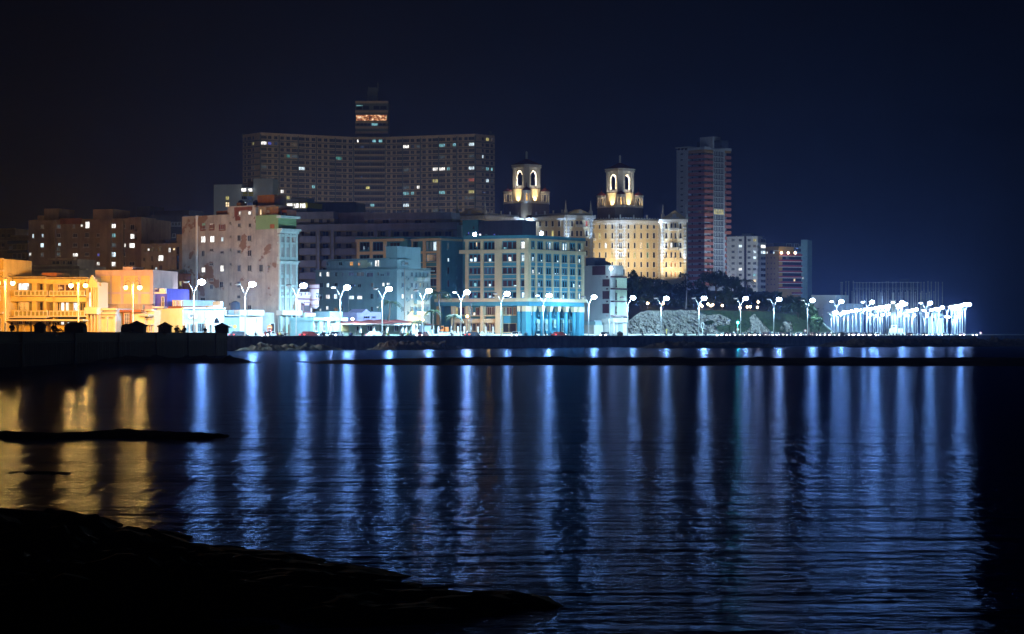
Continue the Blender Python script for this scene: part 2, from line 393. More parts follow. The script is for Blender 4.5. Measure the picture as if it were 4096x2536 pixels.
# ---- dark tenement far left, its neighbours
b = bld('apartment_block', 'tall brown apartment block with two roof towers behind the yellow balcony house', 'apartment block', 340, 520)
f = Face((114, 525), (565, 516)); K = 'brown_plaster'
core(b, f, 114, 876, 565, K, 0, 16, name='wall')
core(b, f, 168, 833, 226, K, 1, 8, 878, 'roof_tower'); core(b, f, 368, 836, 448, K, .5, 9, 878, 'roof_tower'); core(b, f, 510, 868, 562, K, .3, 8, 878, 'roof_tower')
core(b, f, 148, 862, 170, K, .2, 8, 878, 'parapet')
multi(b, 'stair_shaft', [K], f, [(205, 878, 226, 1095), (405, 878, 448, 1095), (482, 880, 498, 1095)], .7)
bar(b, 'roof_wall', 'brick_red', f, 243, 873, 328, 896, .3)
windows(b, f, [(129, 935, 137, 953, 'c'), (164, 899, 175, 913, 'm'), (168, 935, 176, 950, 'c'), (162, 972, 176, 990, 'c'), (164, 1010, 174, 1026, 'd'),
    (116, 1010, 126, 1023, 'w'), (117, 1047, 129, 1060, 'c'), (233, 971, 244, 984, 'c'), (227, 989, 240, 1002, 'd'), (228, 1010, 242, 1025, 'd'), (291, 1012, 313, 1027, 'w'),
    (341, 886, 359, 914, 'w'), (323, 897, 333, 908, 'w'), (446, 895, 464, 913, 'w'), (448, 933, 463, 950, 'y'), (448, 972, 464, 988, 'd'), (446, 1008, 464, 1028, 'c'),
    (446, 1047, 464, 1066, 'w'), (521, 935, 540, 956, 'w'), (487, 973, 505, 990, 'w'), (517, 972, 540, 992, 'w'), (387, 1047, 400, 1062, 'w'), (417, 1047, 430, 1062, 'u'),
    (390, 1013, 399, 1025, 'b'), (415, 1013, 426, 1025, 'b'), (417, 895, 430, 911, 'u'), (487, 897, 502, 913, ','), (522, 897, 538, 920, 'k'), (292, 898, 300, 912, 'd'),
    (228, 898, 243, 912, 'd'), (292, 972, 310, 988, ','), (335, 974, 356, 988, ','), (387, 934, 400, 948, 'k'), (388, 972, 400, 988, 'k'), (418, 972, 430, 988, 'k'),
    (487, 1010, 503, 1026, 'k'), (487, 1047, 503, 1062, 'k'), (292, 934, 310, 950, 'k'), (340, 930, 357, 950, 'k'), (228, 934, 243, 950, 'k'), (340, 1010, 357, 1024, ','), (517, 1047, 540, 1062, 'k')], 'grey_plaster')
multi(b, 'balcony', [K], f, [(516, 918, 548, 927, 1.0), (517, 955, 548, 962, .9), (484, 989, 508, 995, .8)], 1.0)
b = bld('apartment_block', 'dark block with gridded glazed balconies at the far left edge', 'apartment block', 75, 540)
f = Face((36, 542), (116, 538)); core(b, f, 36, 944, 116, 'brown_plaster', .6, 14)
multi(b, 'balcony', ['dark_blue_wall'], f, [(36, 963, 116, 975), (36, 1001, 116, 1011), (36, 1038, 116, 1048), (36, 1072, 116, 1082)], .6)
windows(b, f, [(x, y, x + 16, y + 24, ',') for y in (976, 1012, 1049) for x in (52, 70, 88)] + [(37, 985, 48, 997, 'd')], 'grey_plaster', nx=3)
bar(b, 'roof', 'tan_plaster', f, 48, 940, 116, 946, .4, -10)
b = bld('apartment_block', 'low dark block cut by the left frame edge', 'apartment block', 20, 560)
f = Face((-60, 562), (60, 558)); core(b, f, -60, 916, 60, 'brown_plaster', 0, 14); multi(b, 'ledge', ['tan_plaster'], f, [(-60, 914, 61, 919), (-60, 962, 61, 966), (-60, 1000, 61, 1004)], .4)
windows(b, f, [(6, 935, 20, 950, 'k'), (30, 935, 42, 950, 'k'), (6, 972, 20, 988, 'k')], 'tan_plaster')
b = bld('curved_building', 'low brown building with rounded upper floor behind the sodium lamps', 'house', 230, 470)
f = Face((140, 472), (350, 468)); core(b, f, 140, 1062, 312, 'brown_plaster', .5, 12); core(b, f, 200, 1036, 300, 'brown_plaster', 1, 8, 1064, 'upper_floor')
multi(b, 'ledge', ['tan_plaster'], f, [(140, 1060, 314, 1065), (196, 1033, 304, 1039), (140, 1076, 350, 1082)], .6); windows(b, f, [(208, 1043, 240, 1058, 'k'), (250, 1043, 262, 1058, 'k'), (268, 1043, 290, 1058, 'k')], 'tan_plaster')
# ---- beige block and blue block right of it
b = bld('apartment_block', 'beige block of small lit windows left of the weathered tall house', 'apartment block', 650, 510)
f = Face((565, 512), (734, 506)); core(b, f, 565, 973, 734, 'tan_plaster', 0, 14); core(b, f, 700, 937, 734, 'tan_plaster', .6, 8, 974, 'roof_tower'); core(b, f, 580, 958, 640, 'brown_plaster', 2, 6, 974, 'roof_hut')
windows(b, f, [(573, 995, 582, 1005, 'm'), (591, 993, 600, 1004, 'w'), (604, 988, 614, 1006, 'm'), (623, 994, 630, 1002, 'd'), (636, 986, 646, 1007, 'm'), (674, 990, 684, 1010, 'w'), (692, 991, 702, 1002, 'a'),
    (634, 1020, 655, 1045, 'w'), (621, 1068, 630, 1080, 'c'), (573, 1030, 582, 1045, 'k'), (605, 1023, 613, 1045, 'k'), (623, 1030, 629, 1038, 'd'), (605, 1060, 615, 1080, 'k'), (637, 1060, 650, 1080, 'n'), (690, 1028, 696, 1036, 'k'), (692, 1071, 697, 1077, 'a'), (573, 1068, 582, 1080, 'n')], 'tan_plaster')
bar(b, 'stair_window', 'dark_glass', f, 707, 988, 716, 1085, .1); windows(b, f, [(709, 990, 714, 1018, 'd')], 'tan_plaster', nx=1)
b = bld('office_block', 'dark blue office block with a band of small windows behind the beige block', 'office block', 640, 620)
f = Face((540, 622), (735, 616)); core(b, f, 540, 861, 735, 'dark_blue_wall', .1, 14); core(b, f, 540, 824, 592, 'dark_blue_wall', 1, 8, 862, 'roof_hut'); core(b, f, 590, 840, 735, 'dark_blue_wall', 3, 8, 862, 'upper_floor')
windows(b, f, [(570 + k * 13, 888, 580 + k * 13, 904, 'k') for k in range(12)] + [(585, 936, 600, 952, 'k'), (640, 936, 655, 952, 'k'), (662, 934, 675, 950, 'k'), (690, 934, 702, 950, 'k'), (628, 962, 632, 971, 'm')], 'grey_blue', nx=2)
# ---- brick and patched walls behind the pink wall
b = bld('brick_house', 'red brick house with three small lit windows behind the blue house', 'house', 650, 470)
f = Face((570, 472), (735, 466)); core(b, f, 570, 1097, 645, 'brick_red', 0, 10); core(b, f, 640, 1100, 720, 'concrete', .4, 8, name='patched_wall'); core(b, f, 712, 1094, 735, 'brick_red', .1, 8, name='end_wall')
windows(b, f, [(584, 1126, 595, 1144, 'e'), (617, 1122, 628, 1133, 'w'), (717, 1124, 727, 1144, 'e'), (692, 1134, 698, 1140, 'k')], 'tan_plaster')
multi(b, 'roof', ['brown_plaster'], f, [(640, 1086, 700, 1101, .3, -6), (660, 1078, 705, 1088, -1, -6), (725, 1190, 729, 1198, .2)])
# ---- yellow balcony house under the sodium lamps
b = bld('balcony_house', 'three storey yellow house with long white balconies under the orange lamps', 'house', 180, 430)
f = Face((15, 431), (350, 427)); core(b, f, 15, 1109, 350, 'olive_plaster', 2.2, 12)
multi(b, 'roof', ['tan_plaster'], f, [(10, 1106, 186, 1112, .8, -13), (184, 1109, 352, 1114, .3, -13)])
o = multi(b, 'roof_canopy', ['terracotta'], f, [(150, 1090, 210, 1107, -2, -8)])
multi(b, 'fascia', ['yellow_plaster'], f, [(15, 1115, 185, 1133, .5, -2), (185, 1117, 350, 1135, 0, -2), (15, 1187, 185, 1206, .5, -2), (185, 1189, 350, 1208, 0, -2), (20, 1160, 72, 1187, .5, -1), (20, 1241, 72, 1266, .5, -1)])
for x0, x1 in ((128, 145), (174, 184), (212, 217), (17, 23), (344, 350)): bar(b, 'column', 'yellow_plaster', f, x0, 1130, x1, 1330, 0, -2.2)
for (y0, y1) in ((1163, 1184), (1243, 1266)):
    for (x0, x1, d) in ((70, 203, 1.6), (203, 345, .9)):
        mb = MB(); f.box(mb, x0, y0, x1, y0 + 3, d, d - .25); f.box(mb, x0, y1 - 3, x1, y1 + 1, d, -2)
        n = 8 if x1 < 210 else 9
        for k in range(n + 1):
            x = x0 + (x1 - x0 - 2.5) * k / n; f.box(mb, x, y0 + 2, x + 2.5, y1, d, d - .25)
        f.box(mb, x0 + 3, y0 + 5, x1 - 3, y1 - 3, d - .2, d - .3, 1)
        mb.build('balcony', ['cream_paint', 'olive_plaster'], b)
windows(b, Face((15, 433), (350, 429)), [(74, 1132, 118, 1161, 'w'), (74, 1207, 118, 1242, 'o'), (26, 1207, 57, 1240, 'n'), (57, 1207, 63, 1240, 'w'), (148, 1134, 173, 1162, 'k'), (187, 1137, 205, 1164, 'n'), (217, 1137, 260, 1166, 'n'), (262, 1137, 300, 1166, 'n'),
    (235, 1147, 249, 1154, 'w'), (148, 1208, 173, 1242, 'k'), (187, 1209, 205, 1244, 'n'), (245, 1209, 258, 1244, 'w'), (264, 1209, 276, 1244, 'w'), (293, 1210, 318, 1244, 'c'), (320, 1211, 344, 1244, ','), (222, 1210, 240, 1244, 'k'), (26, 1133, 57, 1160, 'n'), (36, 1148, 45, 1157, 'w')], 'cream_paint')
multi(b, 'canopy', ['cream_paint'], f, [(20, 1278, 352, 1284, 2.5, -1), (20, 1268, 200, 1272, 1.6, -1)])
multi(b, 'ground_floor_wall', ['yellow_plaster'], f, [(24, 1300, 60, 1330, -.4, -1), (72, 1300, 116, 1330, -.4, -1), (215, 1300, 262, 1330, -.4, -1), (36, 1284, 40, 1330), (92, 1284, 97, 1330), (137, 1284, 142, 1330), (205, 1284, 212, 1330), (262, 1284, 268, 1330), (310, 1284, 316, 1330)])
windows(b, Face((15, 432.5), (350, 428.5)), [(24, 1284, 36, 1297, 'n'), (42, 1284, 60, 1297, 'n'), (74, 1284, 90, 1297, 'n'), (97, 1284, 118, 1297, 'n'), (142, 1285, 165, 1300, 'n'), (184, 1286, 205, 1300, 'n'), (218, 1286, 240, 1300, 'n'), (244, 1286, 258, 1300, 'w'), (270, 1288, 284, 1300, 'c'), (290, 1288, 305, 1300, 'n')], 'cream_paint')
# edge pier house
b = bld('corner_house', 'narrow plaster house cut off by the left frame edge', 'house', 0, 428)
f = Face((-60, 428), (12, 427)); core(b, f, -60, 1036, 12, 'yellow_plaster', .2, 12); multi(b, 'cornice', ['cream_paint'], f, [(-60, 1080, 14, 1086), (-60, 1145, 14, 1150), (-60, 1248, 14, 1256), (-60, 1033, 13, 1038)], .5)
windows(b, f, [(-12, 1160, 2, 1200, 'k'), (-12, 1270, 4, 1320, 'n')], 'cream_paint')
# ---- ornate narrow house with columns
b = bld('ornate_house', 'narrow cream house with tall columns, crest and balcony beside the yellow house', 'house', 372, 428)
f = Face((350, 428), (397, 427)); core(b, f, 350, 1130, 396, 'cream_paint', .8, 2.5)
multi(b, 'cornice', ['cream_paint'], f, [(348, 1143, 400, 1150, .9), (352, 1128, 394, 1144, .4), (360, 1118, 386, 1129, .3), (364, 1108, 377, 1119, .25), (368, 1101, 372, 1109, .2)], .5)
multi(b, 'column', ['cream_paint'], f, [(351, 1150, 356, 1232, .3), (366, 1150, 371, 1232, .3), (376, 1150, 380, 1232, .3), (385, 1150, 389, 1232, .3), (392, 1150, 396, 1232, .3), (351, 1258, 356, 1330, .4), (366, 1258, 372, 1330, .4), (380, 1258, 385, 1330, .4), (392, 1258, 397, 1330, .4)], .4, -.9)
multi(b, 'balcony', ['white_plaster'], f, [(350, 1230, 401, 1256, 1.2, -.8)])
windows(b, f, [(357, 1168, 365, 1228, 'c'), (381, 1165, 384, 1228, 'k'), (358, 1275, 365, 1325, 'k'), (374, 1290, 379, 1325, 'o'), (386, 1275, 391, 1325, 'k')], 'cream_paint', nx=1, ny=3)
# ---- pink wall with ochre panels
b = bld('panelled_building', 'windowless pink building with eight ochre wall panels beside the orange lamps', 'building', 490, 440)
f = Face((381, 433.5), (612, 431)); core(b, f, 381, 1080, 612, 'pink_plaster', 0, 14); core(b, f, 489, 1067, 528, 'pink_plaster', .3, 6, 1082, 'roof_hut')
for (y0, y1) in ((1103, 1168), (1176, 1215)):
    for (x0, x1) in ((404, 441), (448, 483), (495, 552), (565, 600)): bar(b, 'wall_panel', 'ochre_panel', f, x0, y0, x1, y1, .06)
multi(b, 'ledge', ['tan_plaster'], f, [(395, 1216, 612, 1221, .5), (474, 1218, 578, 1240, .9)])
# ---- little street front houses
b = bld('house', 'white and pale blue single storey house with arched doors', 'house', 428, 428)
f = Face((393, 428), (463, 426)); core(b, f, 393, 1234, 463, 'grey_blue', .2, 12); multi(b, 'cornice', ['white_plaster'], f, [(392, 1233, 465, 1241, .4), (392, 1250, 465, 1257, .3), (392, 1262, 463, 1267, .25)])
multi(b, 'pilaster', ['white_plaster'], f, [(395, 1262, 402, 1330, .25), (424, 1262, 431, 1330, .25), (455, 1262, 463, 1330, .25)])
windows(b, f, [(405, 1277, 422, 1328, 'k'), (433, 1277, 452, 1328, 'k')], 'white_plaster', nx=2, ny=2, name='door', fw=.5, sill=False)
b = bld('house', 'modern house with terracotta roof band, red piers and tall window', 'house', 520, 428)
f = Face((463, 428), (571, 426)); core(b, f, 463, 1240, 571, 'cream_paint', .8, 12); multi(b, 'roof_band', ['terracotta'], f, [(462, 1239, 570, 1249, .6, -8)])
multi(b, 'pier', ['terracotta'], f, [(471, 1249, 477, 1330, .2), (493, 1249, 497, 1330, .2), (521, 1249, 525, 1330, .2)]); windows(b, f, [(498, 1252, 521, 1300, 'd')], 'white_plaster', nx=3, ny=3)
b = bld('house', 'small white house with a turquoise awning beside the blue house', 'house', 590, 428)
f = Face((572, 428), (612, 426)); core(b, f, 572, 1240, 612, 'white_plaster', .3, 12); multi(b, 'cornice', ['white_plaster'], f, [(571, 1238, 613, 1243, .4), (573, 1296, 612, 1300, .5)]); bar(b, 'awning', 'pale_blue', f, 576, 1258, 612, 1266, 1.2)
windows(b, f, [(582, 1268, 588, 1273, 'k'), (596, 1268, 604, 1273, 'k'), (596, 1302, 604, 1328, 'k')], 'white_plaster')
b = bld('blue_house', 'bright blue house with white trim and arched porch', 'house', 635, 434)
f = Face((605, 432), (665, 431)); core(b, f, 605, 1154, 664, 'blue_paint', .5, 10, 1235); core(b, f, 612, 1228, 663, 'blue_paint', -.6, 12, name='porch_wall')
multi(b, 'cornice', ['white_plaster'], f, [(606, 1168, 664, 1175, .2), (606, 1154, 629, 1157, .1), (640, 1154, 664, 1169, .3), (618, 1226, 664, 1233, 1), (612, 1262, 650, 1266, 1)])
windows(b, f, [(646, 1187, 658, 1228, 'd'), (613, 1203, 618, 1220, 'c')], 'white_plaster', nx=1, ny=2)
mb = MB()
for k in range(9):
    a0, a1 = PI * k / 9, PI * (k + 1) / 9; cx, cy, r = 629, 1292, 16
    mb.face([f.pt(cx + r * math.cos(a), cy - r * 1.2 * math.sin(a), .66) for a in (a0, a1)] + [f.pt(cx, cy + 36, .66)])
f.box(mb, 613, 1291, 645, 1330, .66, .5); mb.build('arch', 'ochre_panel', b)
b = bld('house', 'white cube house with two narrow windows right of the blue house', 'house', 677, 428)
f = Face((650, 428), (703, 426)); core(b, f, 650, 1248, 702, 'white_plaster', .1, 12); core(b, f, 664, 1230, 700, 'white_plaster', .4, 9, 1249, 'upper_floor'); multi(b, 'cornice', ['white_plaster'], f, [(648, 1246, 705, 1250, .4), (650, 1294, 704, 1298, .4)])
windows(b, f, [(658, 1262, 666, 1281, 'k'), (684, 1262, 690, 1279, 'k'), (688, 1308, 696, 1328, 'k')], 'white_plaster', nx=1)
b = bld('fluted_pylon_house', 'grey blue house front with a tall fluted pylon and yellow side', 'house', 705, 430)
f = Face((674, 429), (732, 427)); core(b, f, 696, 1200, 732, 'grey_blue', .1, 10); core(b, f, 676, 1200, 697, 'yellow_plaster', 1.0, 9, name='side_wall')
multi(b, 'fluting', ['white_plaster', 'pink_plaster'], f, [(697 + k * 7, 1204, 700 + k * 7, 1300, .3, 0, 1 if k == 2 else 0) for k in range(5)]); multi(b, 'shopfront', ['white_plaster'], f, [(674, 1285, 732, 1292, .8), (680, 1292, 684, 1330), (700, 1292, 704, 1330), (722, 1292, 727, 1330)])
# ---- pale blue wall with an arch and a round white sign
b = bld('arcade_building', 'long pale blue single storey building with big round arch and white sign', 'building', 815, 424)
YA = YF(815, -9); f = Face((732, YA - 3), (897, YA + 2)); core(b, f, 732, 1233, 820, 'pale_blue', .1, 12); core(b, f, 820, 1237, 897, 'pale_blue', .1, 12, name='arch_wall')
multi(b, 'cornice', ['white_plaster'], f, [(731, 1231, 899, 1236, .3)]); core(b, f, 750, 1224, 858, 'brick_red', 3, 6, 1236, 'roof_hut')
multi(b, 'roof_wall', ['pale_blue'], f, [(858, 1222, 897, 1234, -.5, -4), (887, 1205, 897, 1234, -.5, -4)])
bar(b, 'frieze', 'pink_plaster', f, 820, 1248, 884, 1272, .12)
mb = MB()
for k in range(12):
    a0, a1 = PI * k / 12, PI * (k + 1) / 12
    q = [f.pt(850 + 32 * math.cos(a), 1296 - 34 * math.sin(a), .5) for a in (a0, a1)]; q2 = [f.pt(850 + 32 * math.cos(a), 1296 - 34 * math.sin(a), .1) for a in (a0, a1)]
    mb.face(q + [f.pt(850, 1296, .5)]); mb.face([q[0], q2[0], q2[1], q[1]])
f.box(mb, 818, 1295, 882, 1300, .9, 0); mb.build('arch', 'white_plaster', b)
mb = MB()
for k in range(10):
    a0, a1 = PI * k / 10, PI * (k + 1) / 10
    mb.face([f.pt(862 + 10 * math.cos(a), 1292 - 20 * math.sin(a), .56) for a in (a0, a1)] + [f.pt(862, 1292, .56)])
mb.build('arch_opening', 'dark_glass', b)
multi(b, 'column', ['white_plaster'], f, [(818, 1298, 830, 1332, .9), (840, 1298, 850, 1332, .9), (736, 1290, 742, 1332, .5), (752, 1290, 757, 1332, .5), (780, 1290, 786, 1332, .5)]); windows(b, f, [(758, 1296, 778, 1328, ','), (786, 1292, 816, 1328, ','), (884, 1296, 893, 1328, 'k')], 'pale_blue', nx=3)
mb = MB()
for cx in (760, 777):
    mb.face([f.pt(cx + 10 * math.cos(2 * PI * k / 20), 1264 - 12 * math.sin(2 * PI * k / 20), .2) for k in range(20)], 0)
for (x0, y0, x1, y1) in ((757, 1257, 760, 1268), (760, 1263, 765, 1265), (764, 1257, 767, 1268), (768, 1262, 773, 1264), (772, 1257, 775, 1266), (776, 1259, 781, 1261)): f.box(mb, x0, y0, x1, y1, .26, .2, 1)
mb.build('sign', ['white_paint', 'black_metal'], b)
b = bld('kiosk_building', 'low white shop building with flat canopy in front of the weathered wall', 'shop', 1000, 428)
YA = YF(1000, -9); f = Face((897, YA - 2), (1115, YA + 5)); core(b, f, 897, 1262, 960, 'pale_blue', .4, 8); core(b, f, 958, 1240, 1050, 'white_plaster', 0, 9, name='shop_wall'); core(b, f, 1048, 1250, 1115, 'grey_plaster', 2, 5, name='side_wall')
multi(b, 'canopy', ['white_plaster'], f, [(955, 1240, 1052, 1262, .5, -5), (896, 1260, 960, 1264, .4, -4), (985, 1240, 1022, 1262, .8, 0)])
windows(b, f, [(1027, 1244, 1036, 1251, 'e'), (1040, 1244, 1048, 1251, 'e'), (912, 1296, 926, 1302, 'n'), (1024, 1272, 1030, 1288, 'd'), (1080, 1292, 1098, 1330, 'k')], 'white_plaster', nx=1); bar(b, 'roof_tank', 'grey_blue', f, 933, 1240, 975, 1258, -2, -4)
mb = MB(); p = f.pt(968, 1220, -3); mb.lathe((p.x, p.y), [(1.0, f.z(968, 1242)), (1.0, f.z(968, 1215)), (.7, f.z(968, 1207)), (.2, f.z(968, 1203))], 14); mb.build('water_tank', 'dark_blue_wall', b)
mb = MB(); p = f.pt(912, 1250, -2)
for px in (907, 916): p = f.pt(px, 1250, -2); mb.lathe((p.x, p.y), [(.5, f.z(px, 1262)), (.5, f.z(px, 1240)), (.1, f.z(px, 1238))], 12); mb.build('water_tank', 'white_plaster', b)
# ================================================================== the weathered tall house and what stands behind it
wall('weathered_plaster', (.43, .42, .41), .35, .3, patch=(.2, .13, .09), pscale=.22, pthr=.6)
wall('wall_green', (.2, .34, .17), .1); wall('ornate_stone', (.5, .62, .62), .2, .8); wall('rust_hut', (.28, .15, .06), .45, .5)
b = bld('weathered_house', 'tall weathered apartment house with bare patched side wall and ornate white front', 'apartment house', 1113, 450)
f = Face((728, 470), (1113, 452)); g = Face((1113, 452), (1188, 456.8)); W = 'weathered_plaster'
def poly(par, name, mat, pts, z0, z1):
    mb = MB(); mb.prism([(X(p[0], p[1]), p[1]) for p in pts], z0, z1); return mb.build(name, mat, par)
sq = lambda f, x0, x1, dp: [f.q(f.t(x0), 0), f.q(f.t(x1), 0), f.q(f.t(x1), -dp), f.q(f.t(x0), -dp)]
mb = MB()
for (x0, x1, y) in ((728, 910, 862), (910, 1023, 823), (1023, 1113, 917)):
    mb.prism(sq(f, x0, x1, 5.5), G0, f.z((x0 + x1) / 2, y))
mb.build('wall', W, b)
mb = MB(); mb.prism(sq(f, 1023, 1113, 5.5), f.z(1068, 917), f.z(1068, 860)); o = mb.build('penthouse_wall', 'wall_green', b)
bar(b, 'shutter', 'terracotta', f, 1081, 897, 1098, 914, .08)
# red brick bands where the plaster has fallen
multi(b, 'bare_brick', ['brick_red'], f, [(937, 828, 1009, 842, .04), (938, 842, 957, 868, .04), (941, 868, 962, 882, .04), (801, 902, 822, 924, .04), (836, 897, 858, 922, .04), (876, 898, 902, 923, .04)])
bar(b, 'drain_pipe', 'white_paint', f, 786, 862, 791, 1235, .25)
mb = MB(); f.box(mb, 784, 862, 788, 1330, .12); mb.build('wall_edge', W, b)
windows(b, f, [(809, 892, 822, 915, 'g'), (840, 894, 853, 914, 'w'), (883, 898, 898, 917, 'w'), (805, 944, 823, 971, 'w'), (841, 943, 859, 970, 'w'), (885, 948, 895, 967, 'c'), (807, 1002, 820, 1026, ','), (840, 995, 854, 1005, ','),
    (882, 1004, 896, 1015, ','), (807, 1069, 822, 1090, 'w'), (882, 1060, 896, 1087, 'w'), (840, 1052, 854, 1062, ','), (952, 893, 964, 909, ','), (950, 940, 964, 964, 'k'), (950, 1000, 964, 1013, ','), (950, 1060, 964, 1086, 'u'),
    (994, 844, 1006, 860, 'w'), (955, 845, 963, 860, 'w'), (995, 893, 1006, 909, '.'), (991, 941, 1006, 965, ','), (991, 1000, 1007, 1025, 'k'), (991, 1060, 1007, 1085, ','), (1037, 1058, 1053, 1087, ','),
    (918, 886, 926, 898, ','), (920, 941, 927, 951, ','), (919, 992, 927, 1006, ','), (919, 1052, 927, 1062, ','), (840, 1114, 854, 1124, ','), (840, 1138, 853, 1157, ','), (879, 1126, 894, 1151, '.'), (949, 1125, 964, 1151, 'u'), (919, 1129, 927, 1143, 'k'),
    (949, 1181, 964, 1194, ','), (916, 1210, 926, 1223, 'k'), (992, 1220, 1007, 1239, 'k'), (803, 1190, 822, 1222, 'k')], 'grey_plaster')
for (x, y) in ((960, 1156), (883, 1155), (1075, 1068), (1042, 1088)): mb = MB(); f.box(mb, x - 4, y - 3, x + 4, y + 3, .5); mb.build('air_conditioner', 'grey_plaster', b)
# roof huts
for (nm, mt, x0, y0, x1, bk, dp, y1) in (('roof_hut', 'rust_hut', 838, 841, 912, 2, 3, 864), ('roof_hut', 'rust_hut', 1003, 778, 1072, 2, 3.5, 826), ('roof_hut', 'rust_hut', 1050, 826, 1100, 1, 4.4, 862), ('roof_hut', 'tan_plaster', 1023, 826, 1052, .8, 4, 862), ('roof_hut', 'brick_red', 1098, 838, 1120, 2, 3, 862), ('roof_box', 'brown_plaster', 933, 810, 948, 1, 2, 825)):
    core(b, f, x0, y0, x1, mt, bk, dp, y1, nm)
windows(b, Face((1003, 454.5), (1113, 450.8)), [(1040, 837, 1048, 860, 'a'), (1068, 840, 1076, 848, 'd')], 'tan_plaster', nx=1, ny=2); bar(b, 'roof_slab', 'brown_plaster', f, 1020, 822, 1105, 827, .2, -5.4)
for px in (925, 985): mb = MB(); p = f.pt(px, 815, -3); mb.ball((p.x, p.y, f.z(px, 812)), .8, .8, .8, 10, 6); mb.build('water_tank', 'black_metal', b)
# ornate front
S = 'ornate_stone'
mb = MB(); mb.prism([g.q(.35, -.4), g.q(g.L, -.4), g.q(g.L, -4), g.q(.35, -4)], G0, g.z(1150, 870)); mb.build('front_wall', S, b)
multi(b, 'cornice', [S], g, [(1110, 864, 1189, 874, .9), (1112, 916, 1190, 925, 1.1), (1113, 925, 1188, 934, .6), (1112, 1044, 1189, 1049, .8), (1113, 1049, 1188, 1057, .4), (1113, 1028, 1188, 1044, .25), (1113, 940, 1187, 946, .3), (1113, 1140, 1188, 1146, .35), (1113, 970, 1188, 976, .2)])
mb = MB()
for k in range(13):
    x = 1130 + k * 2.6; h = 20 * math.sin(PI * k / 12) ** 1.6; g.box(mb, x, 864 - h, x + 2.6, 866, .3, -.3)
mb.build('crest', S, b)
for x in (1113, 1134, 1155, 1176): bar(b, 'column', S, g, x + (1 if x < 1170 else 4), 935, x + (7 if x < 1170 else 10), 1240, .35, -.4)
for x in (1116, 1137, 1157, 1178): bar(b, 'column', S, g, x, 1258, x + 7, 1332, .5, -.4)
wl = []
for ri, (y0, y1) in enumerate(((885, 909), (948, 970), (997, 1027), (1059, 1090), (1120, 1158), (1206, 1242))):
    for ci, x in enumerate((1122, 1143, 1164)):
        cd_ = {(1, 2): 'c', (3, 2): 'm', (4, 1): 'c', (1, 1): 'd'}.get((ri, ci), ',')
        wl.append((x, y0, x + 9, y1, cd_))
windows(b, Face((1113, 452.3), (1188, 457.1)), wl, S, nx=1, ny=2, fw=.12)
for x in (1126, 1147, 1168):
    for yb, w_ in ((1190, 8), (947, 7)):
        mb = MB(); a, c, e = g.pt(x - w_, yb, .4), g.pt(x + w_, yb, .4), g.pt(x, yb - 12, .4); a2, c2, e2 = g.pt(x - w_, yb, 0), g.pt(x + w_, yb, 0), g.pt(x, yb - 12, 0)
        mb.face([a, c, e]); mb.face([a2, a, e, e2]); mb.face([c, c2, e2, e]); mb.face([a2, c2, c, a])
        mb.build('pediment', S, b)
for (y0, y1) in ((1098, 1112), (976, 990), (1158, 1168)): multi(b, 'relief_panel', [S], g, [(x - 6, y0, x + 6, y1, .15) for x in (1126, 1147, 1168)])
bar(b, 'balcony', 'white_plaster', g, 1111, 1242, 1190, 1261, 1.4, -.4)
for x in (1126, 1147, 1167):
    mb = MB()
    for k in range(8):
        a0, a1 = PI * k / 8, PI * (k + 1) / 8
        mb.face([g.pt(x + 6 * math.cos(a), 1288 - 8 * math.sin(a), -.3) for a in (a0, a1)] + [g.pt(x, 1288, -.3)])
    g.box(mb, x - 6, 1288, x + 6, 1334, -.3, -.5); mb.build('arch', 'olive_plaster', b)
# ---- white slab with coloured windows behind it
wall('white_slab', (.48, .52, .52), .08); plain('mustard', (.36, .32, .03), .6)
b = bld('white_office_block', 'plain white block with blue and violet lit windows above the weathered house', 'office block', 960, 640)
f = Face((855, 640), (1092, 637)); core(b, f, 855, 738, 965, 'white_slab', 0, 10); core(b, f, 965, 748, 1016, 'grey_blue', 1.2, 10, name='recess_wall'); core(b, f, 1014, 714, 1092, 'white_slab', -.2, 6, name='stair_tower'); core(b, f, 975, 722, 1016, 'brown_plaster', 4, 8, 750, 'roof_hut')
h_ = Face((855, 638.6), (1092, 635.6))
windows(b, h_, [(965, 752, 986, 767, 'w'), (991, 753, 1010, 767, 'w'), (967, 784, 988, 798, '.'), (991, 785, 1008, 800, 'u'), (968, 808, 985, 822, 'c'), (990, 808, 1008, 822, 'u')], 'grey_blue', nx=3)
windows(b, f, [(1017, 753, 1036, 769, 'v'), (1039, 747, 1060, 768, 'b'), (1041, 722, 1058, 738, 'u'), (902, 785, 917, 800, 'e'), (902, 808, 918, 828, 'a')], 'white_slab', nx=2, ny=2)
multi(b, 'spandrel', ['mustard'], f, [(1017, 769, 1036, 776, .12), (1039, 738, 1060, 747, .12), (1041, 768, 1060, 776, .12), (902, 800, 917, 808, .1), (966, 768, 1012, 776, -1.1, -1.4), (966, 778, 1012, 783, -1.1, -1.4)])
multi(b, 'mullion', ['white_slab'], f, [(987, 748, 990, 830, -.9, -1.3), (964, 748, 967, 830, -.9, -1.3)])
b = bld('glass_pavilion', 'brightly lit rooftop pavilion of four glass panels under a steel lattice roof', 'pavilion', 1170, 645)
f = Face((1090, 648), (1226, 642)); core(b, f, 1090, 834, 1226, 'dark_blue_wall', .3, 10); core(b, f, 1118, 812, 1225, 'mustard', .6, 8, 845, 'glass_storey')
for k in range(4): window(b, Face((1090, 648 - .35), (1226, 642 - .35)), 1121 + k * 26, 813, 1145 + k * 26, 833, 'w', 'mustard', 3)
mb = MB()
for k in range(17):
    px = 1090 + k * 7.4; mb.tube([f.pt(px, 810, -1), f.pt(px + 4, 799, -2), f.pt(px + 7.4, 810, -1)], .1, 5)
